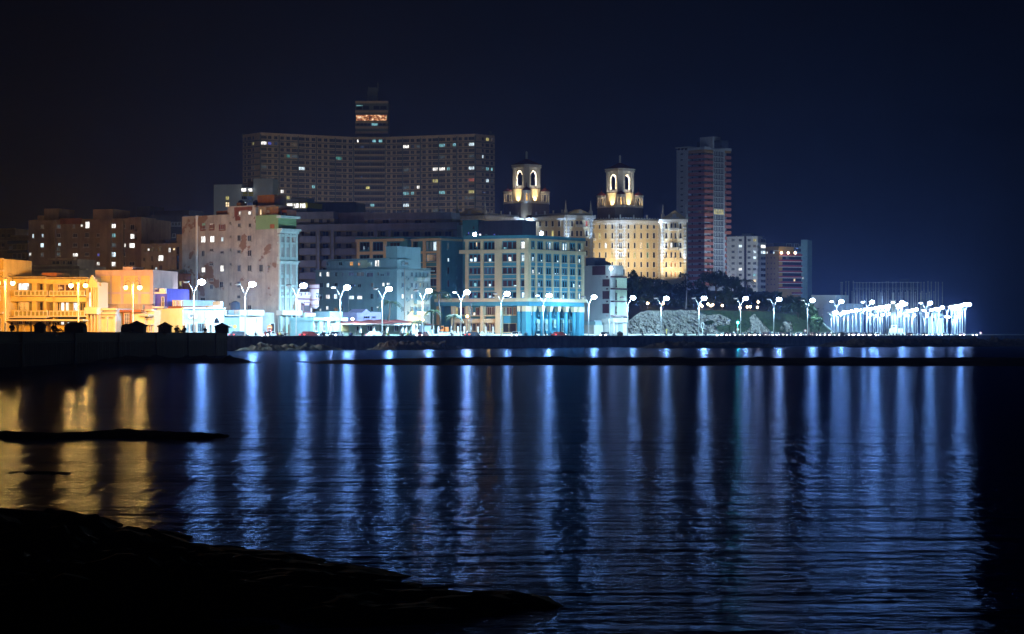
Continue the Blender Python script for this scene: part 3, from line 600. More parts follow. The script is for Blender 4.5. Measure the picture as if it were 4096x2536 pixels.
mb.tube([f.pt(1090, 810, -1), f.pt(1214, 810, -1)], .12, 5); mb.tube([f.pt(1094, 799, -2), f.pt(1210, 797, -2)], .12, 5)
mb.build('lattice_roof', 'metal_pole', b); core(b, f, 1140, 790, 1205, 'grey_blue', 3, 4, 811, 'roof_box')
# ================================================================== the long slab, teal block, blue corner building
wall('slab_violet', (.3, .28, .36), .25); wall('slab_beige', (.34, .28, .2), .25); wall('teal_plaster', (.24, .4, .46), .18, .2); wall('corner_cream', (.62, .55, .38), .15); wall('corner_blue', (.06, .27, .4), .15)
wall('lilac', (.38, .36, .6), .1); wall('roof_tile', (.2, .05, .045), .3, 2.); wall('aqua', (.4, .62, .66), .15); wall('mint', (.5, .62, .5), .15); wall('gothic_pink', (.72, .56, .64), .15); wall('gothic_trim', (.25, .09, .12), .2)
b = bld('apartment_slab', 'long low lit apartment slab with recessed balconies behind the teal block', 'apartment block', 1500, 610)
f = Face((1178, 618), (1852, 604)); core(b, f, 1178, 893, 1852, 'slab_beige', 2.6, 14)
multi(b, 'parapet', ['slab_violet'], f, [(1178, 847, 1330, 874, -.6, -9), (1452, 850, 1802, 876, -.6, -9), (1330, 846, 1452, 900, -5, -10), (1178, 894, 1826, 921, 0, -12)])
windows(b, Face((1178, 619.5), (1852, 605.5)), [(1242, 876, 1257, 892, 'k'), (1276, 876, 1291, 892, 'k'), (1306, 877, 1320, 892, 'k'), (1470, 878, 1497, 894, 'k'), (1530, 878, 1556, 895, 'k'), (1586, 879, 1595, 892, 'k'), (1622, 879, 1630, 892, 'k'), (1659, 880, 1686, 898, 'k'), (1718, 881, 1745, 897, 'k')], 'slab_beige')
core(b, f, 1178, 874, 1330, 'slab_beige', 1.5, 8, 895, 'upper_floor'); core(b, f, 1452, 876, 1802, 'slab_beige', 1.5, 8, 895, 'upper_floor')
bays = [(1190, 1266), (1277, 1323), (1334, 1497), (1508, 1553), (1563, 1813)]
for k in range(5):
    y = 945 + 48.5 * k
    for (x0, x1) in bays: bar(b, 'balcony', 'slab_violet', f, x0 + 2, y, x1 - 2, y + 27, -.4, -.8)
for (x0, x1) in bays:
    mb = MB(); f.box(mb, x0, 920, x0 + 2.5, 1180, .15, -2.8); f.box(mb, x1 - 2.5, 920, x1, 1180, .15, -2.8)
    for k in range(5):
        y = 921 + 48.5 * k; f.box(mb, x0 + 2.6, y, x1 - 2.6, y + 2.5, .1, -2.8)
    mb.build('balcony_frame', 'slab_beige', b)
for (x0, x1) in ((1178, 1190), (1266, 1277), (1323, 1334), (1497, 1508), (1553, 1563), (1813, 1826)): bar(b, 'pier', 'slab_violet', f, x0, 921, x1, 1180, 0, -3)
fw_ = Face((1178, 620.6), (1852, 606.6))
for k in range(4):
    y = 925 + 48.5 * k
    windows(b, fw_, [(x, y, x + 25, y + 20, 'k') for x in (1193, 1240, 1290, 1340, 1383, 1428, 1470, 1517)] + ([(x, y, x + 26, y + 20, 'k') for x in (1572, 1610, 1655, 1698, 1740, 1780)] if k == 0 else []), 'slab_beige', nx=2)
core(b, f, 1826, 900, 1845, 'pale_blue', .5, 10, name='end_wall')
# roof plant room between slab and hotel
b = bld('plant_house', 'dark windowless roof block in front of the broad tower', 'roof block', 1340, 640)
f = Face((1255, 655), (1425, 652)); core(b, f, 1255, 811, 1424, 'dark_blue_wall', 0, 10); bar(b, 'roof', 'black_metal', f, 1254, 809, 1425, 812, .3, -10)
# ---- rear blue and cream block
b = bld('blue_office_block', 'dark blue block with cream frame standing behind the teal stair tower', 'office block', 1760, 562)
f = Face((1625, 570), (1762, 562)); s = Face((1762, 562), (1828, 567)); core(b, f, 1627, 962, 1762, 'corner_blue', .4, 14)
mb = MB(); mb.prism([s.q(0, 0), s.q(s.L, 0), s.q(s.L, -8), s.q(0, -8)], G0, s.z(1790, 962)); mb.build('side_wall', 'corner_blue', b)
C = 'corner_cream'
multi(b, 'frame', [C], f, [(1627, 955, 1763, 964, .5, -12), (1640, 964, 1652, 1300, .2), (1693, 964, 1705, 1300, .2), (1748, 964, 1762, 1300, .2), (1640, 1004, 1762, 1014, .15)] + [(1652, y, 1748, y + 3, .1) for y in (1048, 1066, 1097, 1112, 1146, 1160)])
bar(b, 'cornice', C, s, 1760, 955, 1830, 963, .5, -8); bar(b, 'roof', 'corner_blue', f, 1622, 948, 1763, 956, .2, -14); bar(b, 'roof', 'corner_blue', s, 1761, 948, 1829, 956, .2, -8)
windows(b, f, [(1653, 966, 1672, 1003, '.'), (1674, 966, 1692, 1003, '.'), (1706, 966, 1718, 1003, 'd'), (1720, 966, 1732, 1003, 'd'), (1734, 966, 1747, 1003, 'c'), (1653, 1016, 1664, 1044, '.'), (1667, 1018, 1680, 1044, 'c'), (1684, 1018, 1692, 1044, 'c'), (1706, 1016, 1747, 1046, '.'),
    (1653, 1068, 1692, 1095, 'k'), (1706, 1068, 1747, 1095, 'k'), (1653, 1115, 1692, 1144, 'k'), (1706, 1115, 1747, 1144, 'k')], 'corner_blue', nx=3)
windows(b, s, [(1788, 970, 1795, 998, 'd'), (1789, 1032, 1796, 1047, 'c'), (1788, 1068, 1796, 1096, 'n'), (1788, 1120, 1796, 1148, 'n'), (1786, 1176, 1792, 1184, 'w')], 'corner_blue', nx=1)
f2 = Face((1426, 572), (1628, 566)); core(b, f2, 1428, 960, 1627, 'corner_blue', .4, 12, name='wing_wall'); multi(b, 'wing_frame', [C], f2, [(1426, 956, 1618, 966, .6, -10), (1428, 966, 1439, 1100, .2), (1480, 966, 1491, 1100, .2), (1534, 966, 1546, 1100, .2), (1428, 1006, 1546, 1018, .15)]); bar(b, 'roof', 'corner_blue', f2, 1424, 949, 1620, 957, .3, -12)
windows(b, f2, [(1440, 969, 1479, 1003, '.'), (1453, 985, 1461, 1000, 'c'), (1472, 988, 1477, 998, 'c'), (1492, 968, 1533, 1003, '.'), (1440, 1020, 1479, 1040, '.'), (1492, 1020, 1533, 1040, '.'), (1560, 970, 1600, 990, 'k')], 'corner_blue', nx=3)
multi(b, 'balcony', ['corner_blue'], s, [(1826, y, 1860, y + 12, .2, -3) for y in (1011, 1060, 1105, 1150)]); windows(b, Face((1826, 569), (1862, 572)), [(1853, 1033, 1859, 1052, 'c'), (1837, 1085, 1844, 1100, 'm'), (1852, 1120, 1858, 1148, 'c')], 'corner_blue', nx=1, ny=3)
# ---- teal apartment block
b = bld('teal_apartment_block', 'teal plastered apartment block with square stair tower and several lit windows', 'apartment block', 1588, 495)
f = Face((1262, 509), (1588, 495)); g = Face((1588, 495), (1722, 507)); T = 'teal_plaster'
mb = MB(); mb.prism([f.q(0, 0), f.q(f.L, 0), g.q(g.L, 0), g.q(g.L, -12), f.q(0, -14)], G0, f.z(1588, 1072)); mb.build('wall', T, b)
mb = MB(); mb.prism([f.q(f.t(1296), -.9), f.q(f.t(1541), -.9), f.q(f.t(1541), -12), f.q(f.t(1296), -12)], f.z(1588, 1073), f.z(1588, 1037)); mb.build('penthouse_wall', T, b)
mb = MB(); mb.prism([f.q(f.t(1541), -.3), f.q(f.L - .2, -.3), g.q(g.t(1643), -.3), f.q(f.t(1541) + 5, -7)], f.z(1588, 1073), f.z(1588, 986)); mb.build('stair_tower', T, b)
multi(b, 'ledge', [T], f, [(1258, 1078, 1589, 1082, .35), (1295, 1035, 1560, 1039, .2, -11), (1540, 985, 1589, 988, .1, -6)]); multi(b, 'ledge', [T], g, [(1588, 1079, 1734, 1083, .4), (1588, 1071, 1722, 1074, .2), (1588, 1038, 1676, 1041, .5, -6)])
multi(b, 'balcony_room', ['mint'], f, [(1425, 1040, 1460, 1072, -.75, -1.0), (1462, 1050, 1478, 1066, -.5, -1)])
fp = Face((1262, 509.82), (1588, 495.82))
windows(b, fp, [(1306, 1047, 1316, 1063, '.'), (1356, 1047, 1370, 1062, '.'), (1400, 1046, 1413, 1063, 'o'), (1432, 1050, 1442, 1063, 'o'), (1476, 1048, 1489, 1063, 'c'), (1500, 1040, 1518, 1067, 'w'), (1546, 1046, 1558, 1061, 'y')], T)
windows(b, f, [(1278, 1088, 1286, 1106, 'w'), (1306, 1087, 1319, 1107, 'w'), (1339, 1089, 1351, 1106, '.'), (1367, 1089, 1376, 1106, 'u'), (1394, 1089, 1417, 1104, 'u'), (1426, 1088, 1458, 1106, 'd'), (1466, 1090, 1495, 1108, 'u'), (1509, 1088, 1518, 1104, 'm'), (1521, 1096, 1538, 1104, 'k'), (1548, 1088, 1560, 1104, 'u'),
    (1278, 1131, 1293, 1150, 'k'), (1306, 1132, 1318, 1150, 'c'), (1338, 1131, 1352, 1148, '.'), (1400, 1136, 1421, 1146, '.'), (1431, 1136, 1446, 1150, '.'), (1484, 1131, 1495, 1149, 'm'), (1529, 1130, 1539, 1146, 'w'), (1547, 1130, 1560, 1142, 'w'),
    (1279, 1176, 1290, 1196, '.'), (1303, 1178, 1320, 1196, 'w'), (1336, 1176, 1351, 1196, 'c'), (1395, 1182, 1417, 1198, 'c'), (1429, 1182, 1450, 1198, 'w'), (1482, 1174, 1496, 1196, '.'), (1508, 1176, 1517, 1192, 'u'),
    (1279, 1234, 1286, 1246, 'w'), (1305, 1224, 1315, 1240, 'w'), (1336, 1229, 1352, 1249, '.'), (1366, 1224, 1375, 1242, '.'), (1396, 1233, 1406, 1246, '.'), (1434, 1233, 1444, 1246, '.'), (1483, 1226, 1495, 1246, '.'), (1507, 1225, 1515, 1233, 'w')], T)
wl = []
for y, cs in ((1088, ',,,,,,'), (1131, ',,,e,,'), (1176, 'wwmm,c'), (1226, ',,,,,,')):
    for x, c_ in zip((1605, 1642, 1661, 1677, 1690, 1706), cs): wl.append((x, y, x + (9 if x < 1650 else 6), y + 19, c_))
wl += [(1623, 1104, 1628, 1113, '.'), (1630, 1110, 1636, 1120, '.'), (1626, 1147, 1630, 1158, '.'), (1631, 1152, 1637, 1163, '.'), (1626, 1190, 1630, 1199, ','), (1630, 1196, 1637, 1206, ','), (1630, 1245, 1636, 1256, ',')]
wl += [(1607, 1046, 1614, 1060, 'd'), (1617, 1048, 1638, 1060, 'd'), (1641, 1042, 1660, 1068, 'c')]
windows(b, g, wl, T, nx=2)
multi(b, 'balcony', ['aqua'], g, [(x, y, x + 19, y + 15, 1.0) for y in (1110, 1202, 1246) for x in (1655, 1685)]); 
for F_, x, y in ((f, 1395, 1160), (g, 1616, 1072)): mb = MB(); mb.tube([F_.pt(x, y, .15), F_.pt(x, 1285, .15)], .08, 5); mb.build('drain_pipe', 'grey_plaster', b)
# ---- pink gothic house
YA = 460; b = bld('gothic_house', 'pink house like a small castle with battlements, round turret and pointed arch', 'house', 1222, YA)
f = Face((1178, 456.1), (1266, 462.2)); K = 'gothic_pink'
core(b, f, 1180, 1168, 1248, K, 0, 12); core(b, f, 1182, 1155, 1200, K, .2, 4, 1170, 'battlement_tower')
multi(b, 'battlement', [K], f, [(x, 1172, x + 7, 1181, .3, -.5) for x in (1204, 1219, 1234)] + [(1202, 1179, 1247, 1184, .3, -.5)])
multi(b, 'string_course', ['gothic_trim'], f, [(1180, 1193, 1250, 1199, .35), (1182, 1250, 1250, 1252, .25), (1180, 1172, 1204, 1174, .35)])
mb = MB(); p = f.pt(1252, 1200, .3); r = 2.05 / 2
zz = lambda y: f.z(1252, y)
mb.lathe((p.x, p.y), [(r * .5, zz(1234)), (r, zz(1226)), (r, zz(1203)), (r * 1.1, zz(1202)), (r * 1.1, zz(1197)), (r, zz(1196)), (r, zz(1157)), (r * 1.12, zz(1156)), (r * 1.12, zz(1140)), (r * .9, zz(1139))], 14); tu = mb.build('turret', K, b)
for y0, y1 in ((1198, 1202), (1152, 1156), (1219, 1222), (1137, 1140)): mb = MB(); mb.lathe((p.x, p.y), [(r * 1.16, zz(y1)), (r * 1.16, zz(y0)), (r * .5, zz(y0 - .5))], 14); mb.build('trim', 'gothic_trim', tu)
for dx in (-4, 2, 6): bar(tu, 'slit_window', 'dark_glass', f, 1251 + dx, 1172, 1253.5 + dx, 1190, 1.5, .6)
windows(b, f, [(1204, 1210, 1210, 1248, ','), (1184, 1210, 1190, 1248, ',')], 'gothic_trim', nx=1); windows(b, f, [(1213, 1221, 1241, 1247, ',')], 'gothic_trim', nx=5); multi(b, 'window_hood', ['gothic_trim'], f, [(1215, 1209, 1238, 1212, .3), (1211, 1214, 1215, 1222, .3), (1238, 1214, 1242, 1222, .3)])
bar(b, 'balcony', K, f, 1204, 1252, 1248, 1266, 1.0)
for j, (hw, dd, mt) in enumerate(((25, .3, 'gothic_trim'), (22, .4, 'gothic_pink'), (19, .5, 'gothic_trim'), (16, .6, 'gothic_pink'), (14, .7, 'dark_room'))):
    mb = MB(); pts = []
    for k in range(7): a = PI * .36 * k / 6; pts.append((1226 + hw * (2 * math.cos(a) - 1), 1312 - hw * 1.55 * math.sin(a) / math.sin(PI * .36) * .95))
    pts2 = [(2452 - x, y) for x, y in reversed(pts)]
    mb.face([f.pt(x, y, dd) for x, y in pts + pts2] + [f.pt(1226 - hw, 1333, dd), f.pt(1226 + hw, 1333, dd)]); mb.build('arch', mt, b)
windows(b, f, [(1188, 1300, 1197, 1332, ',')], 'gothic_trim', nx=1, sill=False)
# ---- aqua shop
YA = YF(1315, -10); b = bld('shop', 'low aqua shop with big barred windows and two floodlights on its fascia', 'shop', 1315, YA)
f = Face((1252, YA - 4), (1384, YA + 6)); core(b, f, 1252, 1283, 1384, 'aqua', 1.0, 9); bar(b, 'fascia', 'aqua', f, 1250, 1270, 1386, 1283, .3, -9.5)
multi(b, 'pier', ['aqua'], f, [(1252, 1283, 1256, 1332, 0, -1.2), (1278, 1283, 1288, 1332, 0, -1.2), (1310, 1283, 1318, 1332, 0, -1.2), (1345, 1283, 1360, 1332, 0, -1.2), (1378, 1283, 1384, 1332, 0, -1.2)])
windows(b, Face((1252, YA - 3.1), (1384, YA + 6.9)), [(1257, 1285, 1278, 1325, 'd'), (1289, 1285, 1310, 1325, 'd'), (1319, 1285, 1345, 1325, 'd'), (1361, 1285, 1378, 1325, 'd')], 'white_paint', nx=4, ny=2)
core(b, f, 1378, 1246, 1430, 'pale_blue', 4, 4, name='rear_wall')
mb = MB(); p = f.pt(1267, 1262, -3); mb.lathe((p.x, p.y), [(.55, f.z(1267, 1271)), (.55, f.z(1267, 1252)), (.1, f.z(1267, 1250))], 12); mb.build('water_tank', 'mint', b)
for px in (1316, 1401):
    p = f.pt(min(px, 1384), 1276, .6) if px < 1384 else f.pt(px, 1276, .6)
    t = thing('floodlight', 'small white floodlight on the aqua shop ' + ('fascia' if px < 1384 else 'corner'), 'floodlight', p, 'shop floodlights')
    mb = MB(); mb.ball(p, .3, .3, .3, 10, 6); mb.build('lamp_glass', 'lamp_white', t); mb = MB(); mb.tube([p + Vector((0, .3, .1)), p + Vector((0, .8, .1))], .06, 6); mb.build('bracket', 'iron', t)
    point('floodlight_light', p + Vector((0, -.5, -.1)), 500, (.7, .85, 1), .2)
# ---- lilac gabled house and restaurants with hipped roofs
YA = YF(1480, -20); b = bld('gabled_house', 'lilac house with a pointed gable behind the red hipped roofs', 'house', 1470, YA)
f = Face((1425, YA - 5), (1560, YA + 6)); K = 'lilac'
core(b, f, 1428, 1251, 1486, K, 0, 8); core(b, f, 1486, 1248, 1526, K, .1, 8, name='wing_wall')
mb = MB(); pr_ = [(1446, 1252), (1486, 1252), (1484, 1250), (1466, 1236), (1450, 1248)]
mb.face([f.pt(x, y, 0) for x, y in pr_]); mb.face([f.pt(x, y, -4) for x, y in reversed(pr_)])
for i_ in range(len(pr_)): a, c = pr_[i_], pr_[(i_ + 1) % len(pr_)]; mb.face([f.pt(*a, 0), f.pt(*a, -4), f.pt(*c, -4), f.pt(*c, 0)])
mb.build('gable', K, b); windows(b, f, [(1454, 1264, 1478, 1275, '.'), (1487, 1264, 1502, 1275, '.')], K, nx=3)
YA = YF(1530, -8); b = bld('restaurant', 'row of low restaurant pavilions with four red hipped tile roofs and mint walls', 'restaurant', 1530, YA)
f = Face((1380, YA - 12), (1668, YA + 9)); core(b, f, 1382, 1298, 1660, 'mint', 1.2, 8); bar(b, 'eaves', 'white_plaster', f, 1380, 1295, 1668, 1300, 1.0, -8)
for i_, (x0, x1, xa, y0, ya) in enumerate(((1381, 1450, 1423, 1296, 1284), (1450, 1505, 1478, 1294, 1281), (1503, 1565, 1535, 1292, 1278), (1556, 1615, 1583, 1289, 1276), (1622, 1668, 1640, 1289, 1277))):
    mb = MB(); t0, t1 = f.t(x0), f.t(x1); zb = f.z(xa, y0 + 4); za = f.z(xa, ya); q = f.q(f.t(xa), -4)
    mb.cone([f.q(t0, 1.3), f.q(t1, 1.3), f.q(t1, -8.5), f.q(t0, -8.5)], zb + .05 + .02 * i_, (q[0], q[1], za)); mb.build('roof', 'roof_tile', b)
windows(b, Face((1380, YA - 11.1), (1668, YA + 9.9)), [(1425, 1304, 1442, 1324, '.'), (1468, 1302, 1488, 1324, '.'), (1530, 1300, 1541, 1325, '.'), (1577, 1299, 1592, 1325, '.'), (1599, 1299, 1603, 1325, '.')], 'white_plaster', nx=2, name='door', sill=False)
bar(b, 'yellow_wall', 'ochre_panel', f, 1382, 1300, 1408, 1325, -.9, -1.2); multi(b, 'column', ['white_plaster'], f, [(x, 1299, x + 3, 1332, .5, 0) for x in (1436, 1490, 1544, 1604, 1618, 1660)])
# ================================================================== blue and cream corner building
b = bld('corner_building', 'large blue and cream corner building with gridded windows and blue colonnade', 'building', 2116, 520)
f = Face((1862, 526), (2116, 520)); g = Face((2116, 520), (2336, 537)); C, B_ = 'corner_cream', 'corner_blue'
mb = MB(); mb.prism([f.q(0, -.5), f.q(f.L - .3, -.5), g.q(g.L, -.5), g.q(g.L, -14), f.q(0, -16)], f.z(2116, 1222), f.z(2116, 953)); mb.build('wall', B_, b)
mb = MB(); mb.prism([f.q(-4, -2.6), f.q(f.L - 2, -2.6), g.q(2, -3.4), g.q(g.L, -3.4), g.q(g.L, -14), f.q(-4, -16)], G0, f.z(2116, 1224)); mb.build('ground_floor_wall', B_, b)
mb = MB(); mb.prism([f.q(-.3, .3), f.q(f.L, .3), g.q(g.L + .3, .3), g.q(g.L + .3, -14), f.q(-.3, -16)], f.z(2116, 952.5), f.z(2116, 940)); mb.build('roof', B_, b)
def ring(name, mat, y0, y1, d, x0=0):
    mb = MB(); mb.prism([f.q(x0, d), f.q(f.L, d), g.q(g.L + .2, d), g.q(g.L + .2, -1), g.q(0, -1), f.q(f.L - 1, -1), f.q(x0, -1)], f.z(2116, y1), f.z(2116, y0)); return mb.build(name, mat, b)
ring('cornice', C, 953, 961.5, .45, -.3); ring('cornice', C, 996.5, 1011, .55, -1.5); ring('cornice', C, 1193, 1206, .7, -8)
mb = MB(); mb.prism([f.q(-8, .05), f.q(f.L, .05), g.q(g.L, .05), g.q(g.L, -.6), g.q(0, -.6), f.q(f.L - 1, -.6), f.q(-8, -.6)], f.z(2116, 1223), f.z(2116, 1206.5)); mb.build('frieze', B_, b)
lc = [(1874, 1923), (1934, 1980), (2008, 2067), (2081, 2099)]
rc = [(2122, 2142), (2147, 2175), (2180, 2208), (2212, 2240), (2244, 2272), (2276, 2304), (2308, 2327)]
rows = [(961.5, 996), (1011, 1046), (1065, 1096), (1116, 1147), (1164, 1193)]
span = [(1048, 1063), (1098, 1113), (1148, 1162)]
# cream piers on both faces; horizontal ribs around spandrels
for (x0, x1) in ((1862, 1874), (1923, 1934), (1980, 2008), (2067, 2081), (2099, 2116)): bar(b, 'pier', C, f, x0, 961.5, x1, 1193, .25, -.5, z0=f.z(2116, 1193), z1=f.z(2116, 961.5))
for k in range(len(rc) + 1):
    x0 = 2117.5 if k == 0 else rc[k - 1][1]; x1 = rc[k][0] if k < len(rc) else 2335
    bar(b, 'pier', C, g, x0, 0, x1, 0, .2, -.5, z0=f.z(2116, 1193), z1=f.z(2116, 961.5))
mb = MB()
for (y0, y1) in span:
    for yy in (y0 - 2.4, y1):
        za, zb = f.z(2116, yy + 2.4), f.z(2116, yy)
        for (x0, x1) in lc: f.wbox(mb, f.t(x0), f.t(x1), za, zb, -.4, .1)
        for (x0, x1) in rc: g.wbox(mb, g.t(x0), g.t(x1), za, zb, -.4, .1)
mb.build('frame', C, b)
lit = {(0, 0): '.', (0, 1): '.', (0, 2): 'n', (0, 3): 'w', (1, 0): 'n', (1, 1): ',', (1, 2): 'n', (1, 3): 'd', (2, 0): 'n', (2, 1): 'u', (2, 2): 'n', (2, 3): 'd', (3, 0): ',', (3, 1): 'n', (3, 2): 'n', (3, 3): 'k', (4, 0): 'n', (4, 1): 'n', (4, 2): '.', (4, 3): 'n'}
def win3(F_, t0, t1, z0, z1, code, npan, small):
    """a wide opening: blue posts, dark or lit panes, small lit panels low down"""
    mb = MB(); F_.wbox(mb, t0 + .06, t1 - .06, z0 + .05, z1 - .05, -.5, -.44, 0); w_ = t1 - t0
    for k in range(npan + 1):
        t = t0 + w_ * k / npan; a = max(t - .11, t0 + .02); c = min(t + .11, t1 - .02); F_.wbox(mb, a, c, z0 + .02, z1 - .02, -.5, -.25, 1)
    F_.wbox(mb, t0 + .14, t1 - .14, z1 - .3, z1 - .03, -.5, -.3, 1); F_.wbox(mb, t0 + .14, t1 - .14, z0 + .03, z0 + .18, -.5, -.3, 1)
    rr = random.Random(int(t0 * 991 + z0 * 37))
    for k in range(npan):
        if rr.random() < small:
            ta = t0 + w_ * (k + .25) / npan; tb = t0 + w_ * (k + .8) / npan; hz = (z1 - z0) * rr.choice((.12, .15, .3, .45, .7)); F_.wbox(mb, ta, tb, z0 + .2, z0 + .2 + hz, -.44, -.4, 2)
    o = mb.build('window', [LIT[code], B_, LIT[rr.choice('cwcyd')]], b)
    if code in LITWORD: o['label'] = 'window lit ' + LITWORD[code] + ' from inside'
for ri, (y0, y1) in enumerate(rows):
    za, zb = f.z(2116, y1), f.z(2116, y0)
    for ci, (x0, x1) in enumerate(lc): win3(f, f.t(x0), f.t(x1), za, zb, lit[(ri, ci)], 3 if x1 - x0 > 25 else 1, .3 if ri else .12)
    for ci, (x0, x1) in enumerate(rc): win3(g, g.t(x0), g.t(x1), za, zb, 'c' if (ri, ci) in ((0, 2), (0, 4)) else ',' if (ri + ci) % 3 == 0 else '.', 3 if 0 < ci < 6 else 2, .42)
window(b, f, 1903, 968, 1910, 988, 'a', B_, 1)
for (y0, y1) in span:
    for F_, cc in ((f, lc), (g, rc)):
        for (x0, x1) in cc: mb = MB(); F_.wbox(mb, F_.t(x0) + .05, F_.t(x1) - .05, f.z(2116, y1 - .3), f.z(2116, y0 + .3), -.5, -.1); mb.build('spandrel', B_, b)
# colonnade on the sea front: round shafts, flaring cream capitals
zc0, zc1, zs = f.z(2116, 1246), f.z(2116, 1224), 2.2
for x in (2142, 2175, 2207, 2239, 2271, 2303):
    t = g.t(x); q = g.q(t, -.6); mb = MB(); mb.lathe(q, [(.46, zs), (.42, zc0)], 18); c_ = mb.build('column', B_, b, True)
    mb = MB(); u = g.u
    lo = [(-.45, -.45), (.45, -.45), (.45, .45), (-.45, .45)]; n2 = Vector((u.y, -u.x)); pts = []
    for z, sc in ((zc0, 1.0), (zc1, 1.5)):
        for a, c in lo: p = Vector(q) + u * a * sc + n2 * (-c) * sc; pts.append((p.x, p.y, z))
    mb.hexa(pts); mb.build('capital', C, c_)
for (F_, x0, x1) in ((g, 2104, 2124), (g, 2318, 2336), (f, 2070, 2082)):
    c_ = bar(b, 'corner_pier', B_, F_, x0, 1246, x1, 1336, .05, -1.2, z0=G0, z1=zc0); bar(c_, 'capital', C, F_, x0 - 1, 1224, x1 + 1, 1246, .12, -1.25, z0=zc0 + .01, z1=zc1)
gi = Face((2116 - 3, 523.6), (2336, 540.6))
windows(b, gi, [(x + 2, 1229, x + 18, 1263, ['c', '.', 'd', '.', ',', '.'][i_ % 6]) for i_, x in enumerate((2122, 2149, 2183, 2215, 2247, 2279))], B_, nx=4)
multi(b, 'spandrel', ['aqua'], gi, [(x, 1278, x + 18, 1293, .12) for x in (2148, 2181, 2213, 2245, 2277)]); windows(b, gi, [(2150, 1294, 2166, 1320, 'd'), (2182, 1294, 2198, 1320, 'd'), (2213, 1294, 2230, 1308, 'k'), (2246, 1296, 2262, 1325, ','), (2278, 1296, 2294, 1325, ',')], 'aqua', nx=4, ny=5, fw=.1)
# side street front: sodium lit piers, windows
fi = Face((1780, 530.6), (2116, 522.6)); ff = Face((1780, 528.2), (2116, 520.2))
multi(b, 'street_pier', [C], ff, [(1804, 1222, 1813, 1336, 0, -2), (1862, 1222, 1873, 1336, 0, -2), (1921, 1222, 1932, 1336, 0, -2), (1981, 1222, 2001, 1336, 0, -2)]); multi(b, 'street_band', [C], ff, [(1813, 1275, 1862, 1291, -.5, -2), (1873, 1275, 1921, 1291, -.5, -2), (1932, 1275, 1981, 1291, -.5, -2)] + [(x0, 1261, x1, 1265, -.4, -2) for x0, x1 in ((1813, 1862), (1873, 1921), (1932, 1981))])
windows(b, fi, [(1818, 1228, 1832, 1260, 'e'), (1836, 1228, 1860, 1260, 'n'), (1876, 1230, 1890, 1260, 'n'), (1892, 1249, 1902, 1262, 'w'), (1904, 1230, 1919, 1262, 'n'), (1936, 1228, 1948, 1260, 'n'), (1950, 1228, 1966, 1260, 'n'), (1968, 1228, 1980, 1260, 'n'), (2010, 1228, 2022, 1260, 'm'), (2026, 1228, 2048, 1260, 'n'), (2053, 1228, 2065, 1260, 'm'), (2086, 1228, 2099, 1260, 'd'),
    (1818, 1293, 1860, 1325, ','), (1876, 1293, 1905, 1325, ','), (1907, 1293, 1920, 1325, ','), (1936, 1293, 1960, 1325, ','), (1962, 1293, 1980, 1325, ','), (2006, 1293, 2066, 1330, 'k'), (2088, 1293, 2099, 1330, 'k')], C)
f0 = Face((1755, 534), (1862, 527)); core(b, f0, 1755, 1206, 1862, 'corner_blue', 2.0, 12, name='low_wing_wall'); bar(b, 'low_wing_cornice', C, f0, 1755, 1193, 1860, 1206, .3, -12)
# floodlights and their dark roof house
b = bld('roof_house', 'dark roof house with blue lit panes above the corner building', 'roof block', 1960, 560)
f_ = Face((1850, 566), (2090, 558)); core(b, f_, 1850, 880, 1912, 'corner_blue', 0, 8); core(b, f_, 1912, 882, 2088, 'dark_blue_wall', .3, 8, name='rear_wall')
windows(b, f_, [(1872, 927, 1878, 938, 'b'), (1864, 936, 1868, 943, 'y'), (1916, 934, 1926, 943, 'w'), (1942, 934, 1949, 941, 'y'), (1974, 934, 1982, 942, 'b'), (1990, 937, 1994, 940, 'w'), (1893, 905, 1897, 913, 'd')], 'dark_blue_wall', nx=1)
for px, py, Y_, lab in ((1899, 938, 540, 'round bright floodlight on the left of the corner building roof'), (2166, 934, 530, 'round bright floodlight on the right of the corner building roof')):
    p = P(px, py, Y_); t = thing('floodlight', lab, 'floodlight', p, 'floodlights on the corner roof'); mb = MB(); mb.ball(p, .45, .45, .5, 12, 8); mb.build('lamp_glass', 'lamp_white', t, True); mb = MB(); mb.tube([p - Vector((0, 0, .4)), p - Vector((0, 0, 1.5))], .08, 6); mb.build('bracket', 'iron', t)
    point('floodlight_light', p + Vector((0, -.8, .1)), 700, (.6, .9, 1), .3)
# ---- slim white apartment house with maroon panels
wall('slim_grey', (.42, .48, .5), .12, .2)
b = bld('slim_apartment_house', 'slim grey apartment house with maroon panels, lit balconies, beside the rocks', 'apartment house', 2440, 549)
f = Face((2336, 556), (2441, 549)); g = Face((2441, 549), (2499, 554)); K = 'slim_grey'
mb = MB(); mb.prism([f.q(0, 0), f.q(f.L, 0), f.q(f.L - .15, -5), f.q(0, -5)], G0, f.z(2388, 1062)); mb.build('wall', K, b)
mb = MB(); mb.prism([g.q(1.2, -1.4), g.q(g.L, -1.4), g.q(g.L, -8), g.q(1.2, -8)], G0, g.z(2470, 1061)); mb.build('front_wall', 'white_plaster', b)
core(b, f, 2336, 1031, 2372, 'dark_blue_wall', .6, 4, 1063, 'roof_hut'); multi(b, 'wall_panel', ['maroon'], f, [(2370, 1064, 2422, 1100, .1), (2411, 1117, 2438, 1146, .1), (2411, 1164, 2438, 1196, .1), (2411, 1215, 2437, 1253, .1)])
for k, (y, c_) in enumerate(((1105, 'c'), (1153, 'd'), (1203, 'd'), (1260, ','))):
    bar(b, 'balcony', 'maroon' if k < 3 else 'pink_plaster', g, 2442, y, 2497, y + 6, 1.0, -1.4)
multi(b, 'balcony_wall', ['mint'], g, [(2460, 1112, 2497, 1153, .8, -1.3), (2460, 1160, 2497, 1203, .8, -1.3), (2460, 1209, 2497, 1260, .8, -1.3)])
